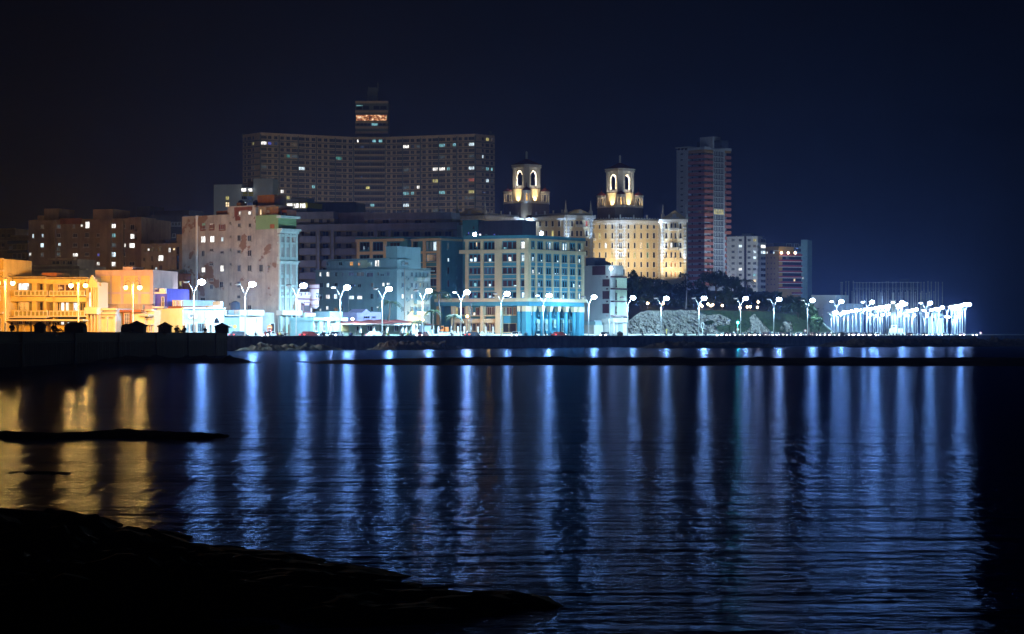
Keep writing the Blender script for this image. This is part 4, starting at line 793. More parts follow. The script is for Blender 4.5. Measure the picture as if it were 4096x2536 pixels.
g2 = Face((2441, 548.1), (2499, 553.1)); windows(b, g2, [(2463, 1121, 2495, 1148, 'd'), (2463, 1172, 2495, 1198, 'd'), (2463, 1226, 2495, 1252, 'c')], 'maroon', nx=3, fw=.25)
windows(b, Face((2441, 550.4), (2499, 555.4)), [(2457, 1080, 2475, 1102, 'd'), (2485, 1076, 2498, 1100, 'n'), (2446, 1070, 2482, 1074, 'w')], 'white_plaster')
p = P(2444, 1074, 547.5); t = thing('balcony_lamp', 'small blue white lamp on the top balcony of the slim house', 'lamp', p); mb = MB(); mb.ball(p, .35, .35, .4, 10, 6); mb.build('lamp_glass', 'lamp_white', t, True); mb = MB(); mb.tube([p, p + Vector((0, 1.5, 0))], .06, 5); mb.build('bracket', 'iron', t); point('balcony_lamp_light', p + Vector((.6, -.5, 0)), 450, (.75, .85, 1), .2)
multi(b, 'ground_floor', ['white_plaster'], f, [(2412, 1275, 2440, 1290, .5, -1), (2378, 1300, 2415, 1336, 3.5, .2), (2336, 1300, 2378, 1336, 2.5, .1), (2420, 1290, 2440, 1336, .3)]); multi(b, 'ground_floor', ['white_plaster'], g, [(2441, 1272, 2500, 1290, 1.0, -1.4), (2484, 1293, 2500, 1336, .6, -1), (2445, 1290, 2452, 1336, .6), (2458, 1290, 2464, 1336, .6)])
windows(b, g, [(2468, 1292, 2483, 1334, 'k'), (2472, 1277, 2478, 1287, 'k'), (2484, 1277, 2490, 1288, 'k')], 'white_plaster', nx=1, name='door', sill=False)
multi(b, 'annex_roof', ['grey_blue'], f, [(2330, 1282, 2412, 1286, 3.2, 0)]); bar(b, 'annex_wall', 'aqua', f, 2336, 1286, 2410, 1300, 2.6, .1)
# ================================================================== the broad curved tower block on the hill
wall('tower_beige', (.42, .36, .26), .2, .15); wall('tower_green', (.12, .16, .15), .2, .2); plain('dark_recess', (.03, .03, .035), .9)
b = bld('curved_tower_block', 'very broad concave tower block with rows of small windows, a few lit, on the skyline', 'tower block', 1480, 1500)
ZB = 15
plan = [(971, 1494), (1042, 1476), (1160, 1487), (1265, 1497), (1345, 1504), (1415, 1510), (1541, 1510), (1610, 1506), (1683, 1501), (1790, 1494), (1900, 1486), (1978, 1500)]
pl = [Vector((X(*p), p[1])) for p in plan]
ZT = Z(539, 1480)
mb = MB(); mb.prism(pl + [Vector((pl[-1].x, 1530)), Vector((pl[0].x, 1530))], ZB, ZT); mb.build('wall', 'tower_beige', b)
fl = (ZT - Z(849, 1480)) / 13.0
seg = [Face(plan[k], plan[k + 1]) for k in range(len(plan) - 1)]
def segof(px):
    for k in range(len(plan) - 1):
        if plan[k][0] <= px < plan[k + 1][0]: return seg[k]
    return seg[-1]
def wz(px0, px1, r, hi, lo):
    f = segof((px0 + px1) / 2); return f, f.t(px0), f.t(px1), ZT - fl * (r + 1) + fl * lo, ZT - fl * (r + 1) + fl * hi
mb = MB()
for r in range(0, 21):
    z = ZT - fl * (r + 1)
    for f in seg: f.wbox(mb, -.2, f.L + .2, z - .35, z + .35, -.3, .35)
mb.build('floor_bands', 'tower_green', b)
mb = MB()
for x in (1042, 1116, 1192, 1265, 1341, 1413, 1480, 1541, 1611, 1683, 1755, 1828, 1900):
    f = segof(x + .1); t = f.t(x); f.wbox(mb, t - .35, t + .35, ZB, ZT, -.3, .55)
mb.build('fins', 'tower_green', b)
mb = MB(); mb.prism([p + Vector((0, -.6)) for p in pl] + [Vector((pl[-1].x, 1530)), Vector((pl[0].x, 1530))], ZT, ZT + 1.2); mb.build('roof', 'tower_beige', b)
cols = [(978, 984), (991, 1004), (1011, 1016), (1043, 1066), (1072, 1085), (1097, 1109), (1122, 1135), (1146, 1159), (1168, 1191), (1195, 1218), (1223, 1236), (1247, 1260), (1272, 1285), (1296, 1309), (1318, 1340), (1344, 1366), (1372, 1385), (1395, 1408),
        (1549, 1561), (1571, 1583), (1588, 1609), (1613, 1636), (1644, 1656), (1667, 1679), (1690, 1703), (1714, 1726), (1731, 1752), (1757, 1780), (1788, 1800), (1811, 1824), (1835, 1847), (1858, 1870), (1875, 1897), (1928, 1934), (1943, 1955), (1963, 1971)]
litf = {(0, 1943): 'e', (0, 1963): 'm', (1, 1011): 'e', (1, 1043): 'w', (1, 1072): 'b', (1, 1097): 'u', (1, 1168): 'm', (3, 1146): 't', (3, 1168): 'd', (3, 1344): 't', (5, 1011): 'd', (5, 1043): 'd', (5, 1195): 'c', (8, 1247): 'y', (9, 1122): 'w', (10, 1146): 'e',
        (1, 1613): 'w', (1, 1644): 'u', (1, 1667): 'd', (1, 1757): 'y', (1, 1811): 'y', (1, 1875): 'c', (3, 1757): 'd', (3, 1875): 'd', (3, 1928): 'c', (5, 1613): 'd', (5, 1731): 'w', (5, 1757): 'w', (5, 1788): 'y', (5, 1875): 'c', (5, 1928): 'd', (5, 1943): 'y', (5, 1963): 'y', (7, 1731): 'e', (7, 1875): 'r', (7, 1943): 'c', (7, 1963): 'd',
        (8, 1613): 'd', (8, 1667): 'w', (9, 1613): 'y', (9, 1644): 'y', (9, 1757): 'y', (9, 1875): 'e', (10, 1858): 'd', (10, 1875): 'd', (11, 1613): 'c', (12, 1731): 'd'}
rest = MB(); nw = 0
order = sorted(((r, c) for r in range(0, 16) for c in cols), key=lambda k: (0 if (k[0], k[1][0]) in litf else 1, k[0]))
def fwin(mb, f, t0, t1, z0, z1, np_):
    f.wbox(mb, t0, t1, z0, z1, -.05, .04, 0)
    for k in range(np_ + 1):
        t = t0 + (t1 - t0) * k / np_; f.wbox(mb, t - .12, t + .12, z0, z1, -.05, .15, 1)
    f.wbox(mb, t0, t1, z0 - .12, z0, -.05, .2, 1)
for r, (x0, x1) in order:
    f, t0, t1, z0, z1 = wz(x0, x1, r, .80, .30); code = litf.get((r, x0), '.'); np_ = 4 if x1 - x0 > 18 else 2 if x1 - x0 > 8 else 1
    if nw < 96:
        mb = MB(); fwin(mb, f, t0, t1, z0, z1, np_); o = mb.build('window', [LIT[code], 'tower_green'], b); nw += 1
        if code in LITWORD: o['label'] = 'window lit ' + LITWORD[code] + ' from inside'
    else: fwin(rest, f, t0, t1, z0, z1, np_)
# the middle bay: flat dark panes paint the shade of balconies behind solid parapets
fm = seg[5]
for r in range(0, 16):
    z = ZT - fl * (r + 1)
    fwin(rest, fm, fm.t(1418), fm.t(1539), z + fl * .36, z + fl * .88, 12)
o = rest.build('window', ['dark_recess', 'tower_green'], b); o['kind'] = 'stuff'
for x0, x1, r, c_ in ((1464, 1478, 8, 'e'), (1482, 1497, 11, 'y'), (1489, 1503, 0, 'y'), (1515, 1530, 0, 'y'), (1429, 1434, 0, 'w'), (1440, 1456, 1, 'u')):
    z = ZT - fl * (r + 1); mb = MB(); fm.wbox(mb, fm.t(x0), fm.t(x1), z + fl * .4, z + fl * .82, 0, .2); o = mb.build('window', LIT[c_], b); o['label'] = 'window lit ' + LITWORD[c_] + ' from inside'
for r in range(1, 15):
    z = ZT - fl * (r + 1); mb = MB(); fm.wbox(mb, fm.t(1417), fm.t(1540), z + .36, z + fl * .34, -.2, .7); mb.build('balcony', 'tower_beige', b)
for x0, x1, y in ((971, 985, 535), (1960, 1978, 536), (1955, 1966, 524)): 
    mb = MB(); q0, q1 = X(x0, 1505), X(x1, 1505); mb.box(q0, q1, 1500, 1510, ZT, Z(y, 1500)); mb.build('roof_hut', 'tower_green', b)
# restaurant tower on top
mb = MB(); x0, x1 = X(1422, 1518), X(1552, 1518); mb.box(x0, x1, 1518, 1540, ZB, Z(404, 1518)); tw = mb.build('rooftop_tower', 'tower_green', b)
fr = Face((1422, 1517.6), (1552, 1517.6))
multi(tw, 'floor_band', ['tower_beige'], fr, [(1421, y, 1553, y + 9, .5) for y in (404, 441, 484, 505, 526)])
mb = MB(); fr.box(mb, 1425, 459, 1546, 482, .1); mb.build('restaurant_window', 'restaurant_glow', tw) if 'restaurant_glow' in M else None
m_, n_, q_ = _mat('restaurant_glow'); M['restaurant_glow'] = m_; setin(q_, Base_Color=(.02, .02, .02, 1))
no = noise(n_, 1, 4, .7, stretch=(.45, .45, .5)); rp = n_.nodes.new('ShaderNodeValToRGB'); n_.links.new(no.outputs['Fac'], rp.inputs[0])
for pos, c in ((.38, (.02, .008, .004)), (.5, (.35, .1, .03)), (.6, (1, .6, .3)), (.66, (1, .93, .85))):
    e = rp.color_ramp.elements.new(pos); e.color = c4(c)
rp.color_ramp.elements.remove(rp.color_ramp.elements[0]); rp.color_ramp.elements.remove(rp.color_ramp.elements[-1])
n_.links.new(rp.outputs[0], q_.inputs['Emission Color']); q_.inputs['Emission Strength'].default_value = 1.6; m_.cycles.emission_sampling = 'NONE'
mb = MB(); fr.box(mb, 1425, 460, 1546, 471, .1); mb.build('restaurant_window', 'restaurant_glow', tw); mb = MB(); fr.box(mb, 1425, 473, 1546, 482, .1); mb.build('restaurant_window', 'restaurant_glow', tw)
multi(tw, 'window', ['lit_cyan'], fr, [(1425, 421, 1450, 424, .15), (1487, 491, 1510, 502, .15)]); multi(tw, 'window', ['dark_glass'], fr, [(1425, 426, 1448, 438, .12), (1452, 424, 1476, 438, .12), (1494, 424, 1518, 438, .12), (1521, 424, 1546, 438, .12)] + [(1426 + k * 15, 492, 1438 + k * 15, 502, .12) for k in (0, 1, 2, 3, 6, 7)])
mb = MB()
for xa, xb, ya, yb in ((1468, 1510, 390, 405), (1470, 1486, 366, 391), (1490, 1510, 366, 391), (1478, 1508, 352, 367)): mb.box(X(xa, 1528), X(xb, 1528), 1525, 1533, Z(yb, 1528), Z(ya, 1528))
mb.tube([(X(1512, 1528), 1528, Z(366, 1528)), (X(1512, 1528), 1528, Z(330, 1528))], .5, 6); mb.tube([(X(1474, 1528), 1528, Z(366, 1528)), (X(1474, 1528), 1528, Z(346, 1528))], .4, 6)
mb.build('antenna_deck', 'tower_green', tw)
# ================================================================== the hotel with two belfries
wall('hotel_cream', (.55, .46, .3), .12, .15); wall('hotel_white', (.6, .62, .64), .2, 1.2); wall('hotel_dark', (.16, .13, .1), .2); wall('hotel_tile', (.16, .035, .025), .3, 1.5)
HB = 20
b = bld('grand_hotel', 'floodlit cream hotel with gables, quoined strips and two belfries on the hill', 'hotel', 2480, 790)
ha = [(1820, 786), (1935, 780), (2100, 800), (2265, 778), (2372, 783)]     # left part, gable, concave wing, gable
hb = [(2372, 801), (2480, 797), (2642, 803), (2642, 792), (2746, 790)]
def hz(y): return Z(y, 795)
va = [Vector((X(*p), p[1])) for p in ha]; vb = [Vector((X(*p), p[1])) for p in hb]
mb = MB(); mb.prism(va + [Vector((va[-1].x, 815)), Vector((va[0].x, 815))], HB, hz(880)); mb.build('left_wing', 'hotel_cream', b)
mb = MB(); mb.prism(vb + [Vector((vb[-1].x, 816)), Vector((vb[0].x - .5, 816))], HB, hz(889)); mb.build('right_wing', 'hotel_cream', b)
A = [Face(ha[k], ha[k + 1]) for k in range(4)]; Bf = [Face(hb[0], hb[1]), Face(hb[1], hb[2]), Face(hb[3], hb[4])]
for fs, zt in ((A, hz(880)), (Bf, hz(889))):
    for f in fs:
        mb = MB(); f.wbox(mb, -.5, f.L + .5, zt - .2, zt + .9, -.5, 1.1); n = int(f.L / .75)
        for k in range(n): t = (k + .5) * f.L / n; f.wbox(mb, t - .16, t + .16, zt - .75, zt - .2, -.2, .9)
        f.wbox(mb, 0, f.L, zt + .9, zt + 1.6, -1.2, -.6)
        for k in range(int(f.L / 1.1)): t = (k + .5) * 1.1; f.wbox(mb, t - .2, t + .2, zt + 1.6, zt + 1.95 + (1.1 if k % 5 == 0 else 0), -1.2, -.7)
        mb.build('cornice', 'hotel_white', b)
for f, x0, x1, xa, yt, zt in ((A[0], 1825, 1935, 1880, 832, hz(880)), (A[3], 2268, 2368, 2320, 836, hz(880)), (Bf[2], 2650, 2742, 2698, 842, hz(889))):
    mb = MB(); t0, t1, ta = f.t(x0), f.t(x1), f.t(xa); za = f.z(xa, yt); zb = zt + .95; zs = zb + (za - zb) * .12; pr_ = [(t0, zb), (t1, zb), (t1, zs), (ta, za), (t0, zs)]
    p3 = lambda t, z, d: (f.q(t, d)[0], f.q(t, d)[1], z)
    mb.face([p3(t, z, .25) for t, z in pr_]); mb.face([p3(t, z, -4) for t, z in reversed(pr_)])
    for k in range(5): a, c = pr_[k], pr_[(k + 1) % 5]; mb.face([p3(*a, .25), p3(*a, -4), p3(*c, -4), p3(*c, .25)])
    g_ = mb.build('gable', 'hotel_cream', b)
    mb = MB(); f.wbox(mb, ta - .7, ta + .7, zb + .6, zb + 1.9, .2, .5); f.wbox(mb, ta - 1.7, ta + 1.7, zb + .2, zb + .7, .2, .45); mb.build('coat_of_arms', 'hotel_white', g_)
    for xx in (x0, x1): mb = MB(); t = f.t(xx); q = f.q(t, -1); mb.lathe(q, [(.7, zb), (.7, zb + 1.6), (.35, zb + 2.2), (.25, zb + 3.6), (.05, zb + 5.5)], 10); mb.build('finial', 'hotel_white', g_)
# quoined strips: rough blocks standing proud
def quoin(f, x0, x1, y0, y1):
    mb = MB(); t0, t1 = f.t(x0), f.t(x1); z = hz(y1); zt = hz(y0); k = 0; rr = random.Random(int(x0))
    while z < zt - .2:
        h = .62; w_ = (.35 if k % 2 else 0) + rr.random() * .12; f.wbox(mb, t0 + w_, t1 - w_, z, min(z + h - .1, zt), -.2, .28 + rr.random() * .2); z += h; k += 1
    f.wbox(mb, t0 + .5, t1 - .5, hz(y1), zt, -.1, .24); mb.build('quoin', 'hotel_white', b)
for f, x0, x1 in ((Bf[0], 2459, 2473), (Bf[1], 2490, 2504), (Bf[1], 2630, 2642), (Bf[2], 2643, 2656), (Bf[2], 2734, 2745)): quoin(f, x0, x1, 891, 1130)
for f, x0, x1 in ((A[1], 2082, 2094), (A[2], 2112, 2124), (A[2], 2254, 2264), (A[3], 2266, 2279), (A[3], 2356, 2371)): quoin(f, x0, x1, 882, 1040)
rows_b = [(892, 916), (931, 955), (970, 994), (1008, 1032), (1047, 1070), (1086, 1110)]
lith = {(1, 2394): 'e', (2, 2394): 'm', (2, 2419): 'w', (3, 2445): 'e', (3, 2534): 'e', (2, 2585): 'g', (3, 2585): 'g', (2, 2610): 'm', (4, 2681): 'o', (4, 2697): 'o', (5, 2681): 'o', (5, 2697): 'o', (2, 2681): 'w', (2, 2560): 'a', (4, 2534): 'm', (2, 2372): 'e', (3, 2372): 'n'}
for r, (y0, y1) in enumerate(rows_b):
    for x0, w_ in ((2373, 6), (2394, 9), (2419, 9), (2445, 9), (2509, 9), (2534, 9), (2560, 9), (2585, 10), (2610, 11), (2660, 10), (2681, 9), (2697, 9), (2717, 10)):
        f = Bf[0] if x0 < 2478 else Bf[1] if x0 < 2642 else Bf[2]; window(b, f, x0, y0, x0 + w_, y1, lith.get((r, x0), 'k'), 'hotel_white', 1, 1, fw=.13)
    window(b, Face((2470, 796.6), (2494, 797.4)), 2474, y0, 2489, y1 + 1, 'k', 'hotel_white', 2, 1, fw=.2)
rows_a = [(880, 904), (919, 943), (959, 983), (998, 1021)]
lita = {(0, 2067): 'a', (1, 2206): 'e', (0, 2305): 'a', (1, 2285): 'e', (0, 2341): 'r'}
for r, (y0, y1) in enumerate(rows_a):
    for x0, w_ in (((1990, 8), (2016, 8), (2042, 8), (2067, 10), (2130, 10), (2156, 10), (2181, 10), (2206, 10), (2232, 10)) if r < 2 else ()) + ((2283, 10), (2303, 10), (2319, 10), (2341, 10)):
        f = A[1] if x0 < 2100 else A[2] if x0 < 2265 else A[3]; window(b, f, x0, y0 + 3, x0 + w_, y1 + 3, lita.get((r, x0), 'k'), 'hotel_white', 1, 1, fw=.13)
    if r < 2: window(b, Face((2092, 798), (2114, 798)), 2095, y0 + 3, 2110, y1 + 4, 'm' if r == 0 else 'k', 'hotel_white', 2, 1, fw=.2)
for f, x0, x1, y in ((Bf[2], 2678, 2714, 912), (Bf[2], 2678, 2714, 990), (A[3], 2299, 2332, 898), (Bf[0], 2371, 2384, 952)): bar(b, 'balcony', 'hotel_white', f, x0, y, x1, y + 11, 1.2, -.2)
# the two belfries: seen corner on
def belfry(cx, y0, Y):
    """cx: centre column, y0: row of the roof apex, Y distance"""
    k = Y / F; c = Vector((X(cx, Y), Y)); zz = lambda y: Z(y0 + y, Y); cols4 = lambda r, rot=PI / 4: [(c.x + r * math.cos(rot + PI / 2 * i), c.y + r * math.sin(rot + PI / 2 * i)) for i in range(4)]
    oct_ = lambda r: [(c.x + r * math.cos(PI / 8 + PI / 4 * i), c.y + r * math.sin(PI / 8 + PI / 4 * i)) for i in range(8)]
    cut = lambda r, q: sum([[(c.x + r * math.cos(a - q), c.y + r * math.sin(a - q)), (c.x + r * math.cos(a + q), c.y + r * math.sin(a + q))] for a in (0, PI / 2, PI, 3 * PI / 2)], [])
    mb = MB(); mb.prism(cut(93 * k, .25), zz(260), zz(182)); t = mb.build('belfry', 'hotel_dark', b)
    n = 56; ring_ = cut(90 * k, .25)
    mb = MB()
    for i in range(8):
        a, e = Vector(ring_[i]), Vector(ring_[(i + 1) % 8]); L = (e - a).length; m_ = max(2, int(L / .55)); u = (e - a).normalized()
        for j in range(m_): p = a + u * ((j + .5) * L / m_); mb.box(p.x - .12, p.x + .12, p.y - .12, p.y + .12, zz(182), zz(175))
        mb.obox(((a + e) / 2), u, L / 2, .2, zz(175), zz(172.5))
    mb.build('balustrade', 'hotel_white', t)
    mb = MB(); mb.prism(cut(56 * k, .2), zz(182), zz(122)); mb.build('drum', 'hotel_cream', t)
    mb = MB(); mb.prism(cut(59 * k, .2), zz(122.0), zz(118)); mb.build('drum_cornice', 'hotel_dark', t)
    # open arcade: four chamfered corner piers, arches between
    W = 55 * k
    for i in range(4):
        a = i * PI / 2; mb = MB(); u = Vector((math.cos(a), math.sin(a))); v = Vector((-u.y, u.x)); P_ = c + u * W
        # corner pier: chamfer plate and two wing plates toward the neighbours
        mb.prism([tuple(P_ + v * 11 * k - u * 0), tuple(P_ - v * 11 * k), tuple(P_ - u * 8 * k - v * 17 * k), tuple(P_ - u * 13 * k - v * 14 * k), tuple(P_ - u * 6 * k), tuple(P_ - u * 13 * k + v * 14 * k), tuple(P_ - u * 8 * k + v * 17 * k)][::-1], zz(118), zz(38)); mb.build('corner_pier', 'hotel_white', t, )
    for i in range(4):
        a = i * PI / 2 + PI / 4; u = Vector((math.cos(a), math.sin(a))); v = Vector((-u.y, u.x)); D = W * .72; mb = MB()
        n = 10; rr = 16 * k; zc = zz(68)
        for d in (0, -3.0 * k * 2):
            for j in range(n):
                a0, a1 = PI * j / n, PI * (j + 1) / n; pts = []
                for aa in (a0, a1): q = c + u * (D + d) + v * (rr * math.cos(aa)); pts.append((q.x, q.y, zc + rr * 1.25 * math.sin(aa)))
                q1 = c + u * (D + d) + v * (rr * math.cos(a1)); q0 = c + u * (D + d) + v * (rr * math.cos(a0)); mb.face([pts[0], pts[1], (q1.x, q1.y, zz(38)), (q0.x, q0.y, zz(38))] if d == 0 else [pts[1], pts[0], (q0.x, q0.y, zz(38)), (q1.x, q1.y, zz(38))])
            for s in (1, -1):
                qa = c + u * (D + d) + v * (s * rr); qb = c + u * (D + d) + v * (s * 27 * k); mb.face([(qa.x, qa.y, zz(118)), (qb.x, qb.y, zz(118)), (qb.x, qb.y, zz(38)), (qa.x, qa.y, zz(38))])
        for j in range(n):
            a0, a1 = PI * j / n, PI * (j + 1) / n; pts = []
            for aa, d in ((a0, 0), (a1, 0), (a1, -6 * k), (a0, -6 * k)): q = c + u * (D + d) + v * (rr * math.cos(aa)); pts.append((q.x, q.y, zc + rr * 1.25 * math.sin(aa)))
            mb.face(pts)
        for s in (1, -1):
            q0 = c + u * D + v * (s * rr); q1 = c + u * (D - 6 * k) + v * (s * rr); mb.face([(q0.x, q0.y, zz(118)), (q1.x, q1.y, zz(118)), (q1.x, q1.y, zc), (q0.x, q0.y, zc)])
        mb.build('arch', 'hotel_white', t)
        mb = MB(); mb.obox(c + u * (D - 1 * k), v, rr - .05, .15, zz(118), zz(108)); mb.build('parapet', 'hotel_white', t)
    mb = MB(); mb.prism(cut(57 * k, .2), zz(38), zz(36)); mb.prism(cut(61 * k, .18), zz(36), zz(33)); mb.prism(cut(57 * k, .2), zz(33), zz(28.5)); mb.prism(cut(62 * k, .16), zz(28.5), zz(25)); mb.build('belfry_cornice', 'hotel_white', t)
    mb = MB(); mb.cone(cut(60 * k, .16), zz(25), (c.x, c.y, zz(-3))); mb.build('belfry_roof', 'hotel_tile', t)
    mb = MB(); mb.lathe(c, [(5 * k, zz(2)), (4 * k, zz(-4)), (4 * k, zz(-26)), (5 * k, zz(-27)), (1 * k, zz(-31))], 10); mb.build('lantern', 'hotel_white', t)
    for i in range(4):
        a = -PI / 2 + i * PI / 2; p = c + Vector((math.cos(a), math.sin(a))) * 74 * k; r = 19 * k
        mb = MB(); mb.tube([(p.x, p.y, zz(182)), (p.x, p.y, zz(172))], r, 8)
        for j in range(8): w_ = PI / 4 * j + PI / 8; mb.tube([(p.x + r * .88 * math.cos(w_), p.y + r * .88 * math.sin(w_), zz(173)), (p.x + r * .88 * math.cos(w_), p.y + r * .88 * math.sin(w_), zz(140))], 3.1 * k, 6)
        mb.tube([(p.x, p.y, zz(142)), (p.x, p.y, zz(134))], r, 8); mb.tube([(p.x, p.y, zz(134)), (p.x, p.y, zz(131))], r * 1.12, 8); mb.build('turret', 'hotel_white', t)
        mb = MB(); mb.lathe(p, [(r * 1.1, zz(131)), (r * .85, zz(125)), (r * .3, zz(118)), (.12, zz(115)), (.1, zz(100))], 10); mb.build('turret_roof', 'hotel_tile', t)
        point('turret_light', (p.x, p.y, zz(160)), 260, (1, .62, .25), .3)
    point('belfry_light', (c.x, c.y, zz(105)), 7000, (1, .8, .5), .5); point('belfry_light', (c.x, c.y, zz(55)), 3500, (1, .8, .5), .4)
    for s in (1, -1):
        u = Vector((s * math.sin(PI / 4), -math.cos(PI / 4))); q = c + u * 62 * k; spot('drum_floodlight', (q.x, q.y, zz(180)), (c.x + u.x * 40 * k, c.y + u.y * 40 * k, zz(140)), 5200, (1, .78, .42), 62, .8)
        point('belfry_wash', (c.x + u.x * 66 * k, c.y + u.y * 66 * k, zz(120)), 260, (1, .85, .65), .3)
belfry(2106, 636, 806); belfry(2480, 652, 812)
# floodlights at the foot of the hotel
WARM = (1, .8, .5)
for px, Y_, py in ((2410, 790, 1118), (2530, 784, 1112), (2580, 784, 1112), (2612, 784, 1116), (2440, 786, 1112)):
    p = P(px, py, Y_); spot('facade_floodlight', p, (p.x, p.y + 12, p.z + 12), 7500, WARM, 120, .9, .4)
for px in (2690, 2700): p = P(px, 1122, 784); spot('facade_floodlight', p, (p.x, p.y + 6, p.z + 10), 5500, WARM, 110, .9, .4)
for px, Y_ in ((2466, 794), (2497, 794), (2640, 789), (2650, 788), (2740, 787)): p = P(px, 1128, Y_); spot('quoin_floodlight', p, (p.x, p.y + 2.3, p.z + 16), 50000, (.5, .72, 1), 26, .6, .2)
for px in (2100, 2120, 2272, 2363, 2480, 2640, 2740): Y_ = (798 if px < 2300 else 794) - 3.2; p = P(px, 885 if px < 2380 else 892, Y_); point('cornice_light', p, 900, (.6, .8, 1), .2)
for px, Y_ in ((2088, 795), (2118, 795), (2260, 777), (2272, 775), (2363, 779)): p = P(px, 1030, Y_); spot('quoin_floodlight', p, (p.x, p.y + 2.3, p.z + 13), 26000, (.5, .72, 1), 30, .6, .2)
for px in (2000, 2180, 2320): p = P(px, 1000, 760); spot('facade_floodlight', p, (p.x, p.y + 20, p.z + 8), 3000, WARM, 120, .9, .4)
# ================================================================== towers to the right of the hotel
wall('tower_white', (.42, .48, .54), .12, .15); wall('tower_red', (.4, .15, .11), .15, .2); wall('ochre_wall', (.4, .24, .07), .15, .2); wall('block_white', (.55, .6, .63), .12, .15); wall('deep_red', (.28, .04, .06), .15)
b = bld('tower_block', 'tall slender tower with salmon balcony bands and a pale stair column', 'tower block', 2815, 1100)
f = Face((2706, 1112), (2818, 1098)); g = Face((2818, 1098), (2925, 1110)); PT = 23.2
mb = MB(); mb.prism([f.q(0, 0), f.q(f.t(2752), 0), f.q(f.t(2752), -1.8), f.q(f.L - 1.6, -1.8), g.q(1.6, -1.8), g.q(g.t(2853), -1.8), g.q(g.t(2898), -1.8), g.q(g.t(2915), -1.8), g.q(g.t(2915), -9), f.q(0, -11)], 15, Z(592, 1100)); mb.build('wall', 'tower_white', b)
mb = MB(); g.box(mb, 2853, 600, 2898, 1135, .2, -2.4); mb.build('stair_column', 'tower_white', b)
for k in range(23):
    y = 619 + PT * k; mb = MB(); z0, z1 = Z(y + 12, 1100), Z(y, 1100); mb.prism([f.q(f.t(2752), 0), f.q(f.L, 0), g.q(g.t(2853), 0), g.q(g.t(2853), -.3), g.q(.3, -.3), f.q(f.L - .3, -.3), f.q(f.t(2752), -.3)], z0, z1)
    mb.prism([f.q(f.t(2752), -.3), f.q(f.L - .3, -.3), g.q(.3, -.3), g.q(g.t(2853), -.3), g.q(g.t(2853), -2.4), f.q(f.L - 1, -2.4), f.q(f.t(2752), -2.4)], z0 - .1, z0 + .2); mb.build('balcony', 'tower_red', b)
    mb = MB(); g.wbox(mb, g.t(2898), g.t(2925), z0, z1, -.3, 0); g.wbox(mb, g.t(2898), g.t(2925), z0 - .1, z0 + .2, -3, -.3); g.wbox(mb, g.t(2925) - .3, g.t(2925), z0, z1, -3, -.3); mb.build('balcony', 'tower_red', b)
    mb = MB(); zc = Z(y - 7, 1100); hh = 1.05
    for j in range(6): t = g.t(2858 + j * 6.4); g.wbox(mb, t - .28, t + .28, zc - hh, zc + hh, 0, .26)
    g.wbox(mb, g.t(2856), g.t(2893), zc - hh - .35, zc - hh, 0, .28); o = mb.build('stair_window', 'lit_yellow' if k == 10 else 'dark_room', b)
wl = []
fw2 = Face((2706, 1112 - .1), (2818, 1098 - .1)); fi = Face((2706, 1114), (2818, 1100)); gi = Face((2818, 1100.2), (2925, 1112.2))
rest = MB()
for k in range(22):
    y = 613 + PT * k
    for F_, x0, x1 in ((f, 2722, 2733), (fi, 2794, 2804), (gi, 2829, 2839), (fi, 2767, 2771), (gi, 2845, 2850)):
        if k == 10 and x0 in (2794, 2829, 2845): window(b, F_, x0, y, x1, y + 8, 'm', 'tower_white', 1); continue
        if x0 in (2722, 2829) and k < 18: window(b, F_, x0, y, x1, y + 7, 'k', 'tower_white', 3)
        else: F_.box(rest, x0, y, x1, y + 7, .06)
o = rest.build('window', 'dark_room', b); o['kind'] = 'stuff'
multi(b, 'parapet', ['tower_white'], f, [(2704, 588, 2760, 592, .6, -6), (2752, 590, 2818, 600, 0, -.4)]); multi(b, 'parapet', ['tower_white'], g, [(2818, 590, 2926, 600, 0, -.4)]); multi(b, 'attic', ['ochre_wall'], f, [(2752, 600, 2817, 612, -.2, -2)]); multi(b, 'attic', ['ochre_wall'], g, [(2819, 600, 2853, 612, -.2, -2), (2898, 600, 2925, 612, -.2, -2)])
multi(b, 'frieze_opening', ['dark_room'], f, [(2712 + k * 14, 593, 2719 + k * 14, 601, .1) for k in range(3)])
core(b, f, 2779, 546, 2831, 'tower_white', 4, 6, 592, 'roof_house'); core(b, f, 2762, 562, 2862, 'dark_blue_wall', 5, 5, 592, 'roof_house')
# white block
b = bld('apartment_block', 'white ribbed apartment block with stacked balconies, several windows lit, right of the tall tower', 'apartment block', 2980, 1040)
f = Face((2908, 1046), (3030, 1040)); g = Face((3030, 1040), (3066, 1046))
mb = MB(); mb.prism([f.q(0, 0), f.q(f.L, 0), g.q(g.L - .6, -2.0), g.q(g.L - .6, -12), f.q(0, -14)], 15, Z(945, 1042)); mb.build('wall', 'block_white', b)
multi(b, 'rib', ['block_white'], f, [(2944, 945, 2949, 1190, .5), (2974, 945, 2977, 1190, .5), (2987, 945, 2990, 1190, .5), (3007, 945, 3010, 1190, .4)]); bar(b, 'slot_shade', 'dark_recess', f, 2977, 943, 2987, 1190, .12)  # near-black strip paints the shade of a slot in the wall
bar(b, 'roof', 'dark_blue_wall', f, 2908, 942, 3030, 946, .3, -12); core(b, f, 2960, 933, 2996, 'grey_blue', 3, 5, 944, 'roof_house')
R_ = [955, 979, 1002, 1025, 1048, 1071, 1094, 1117, 1140]
codes = ['d.,e', ',c,m', ',d,c', ',,,c', ',..,', ',w,,', ',..y', '...a', '...,']
for y, cs in zip(R_, codes):
    for x, c_ in zip((2926, 2955, 2990, 3012), cs): window(b, f, x, y, x + 13, y + 11, c_, 'block_white', 3)
for x, y, c_ in ((2913, 957, ','), (2910, 984, 'w'), (2932, 955, 'c')): pass
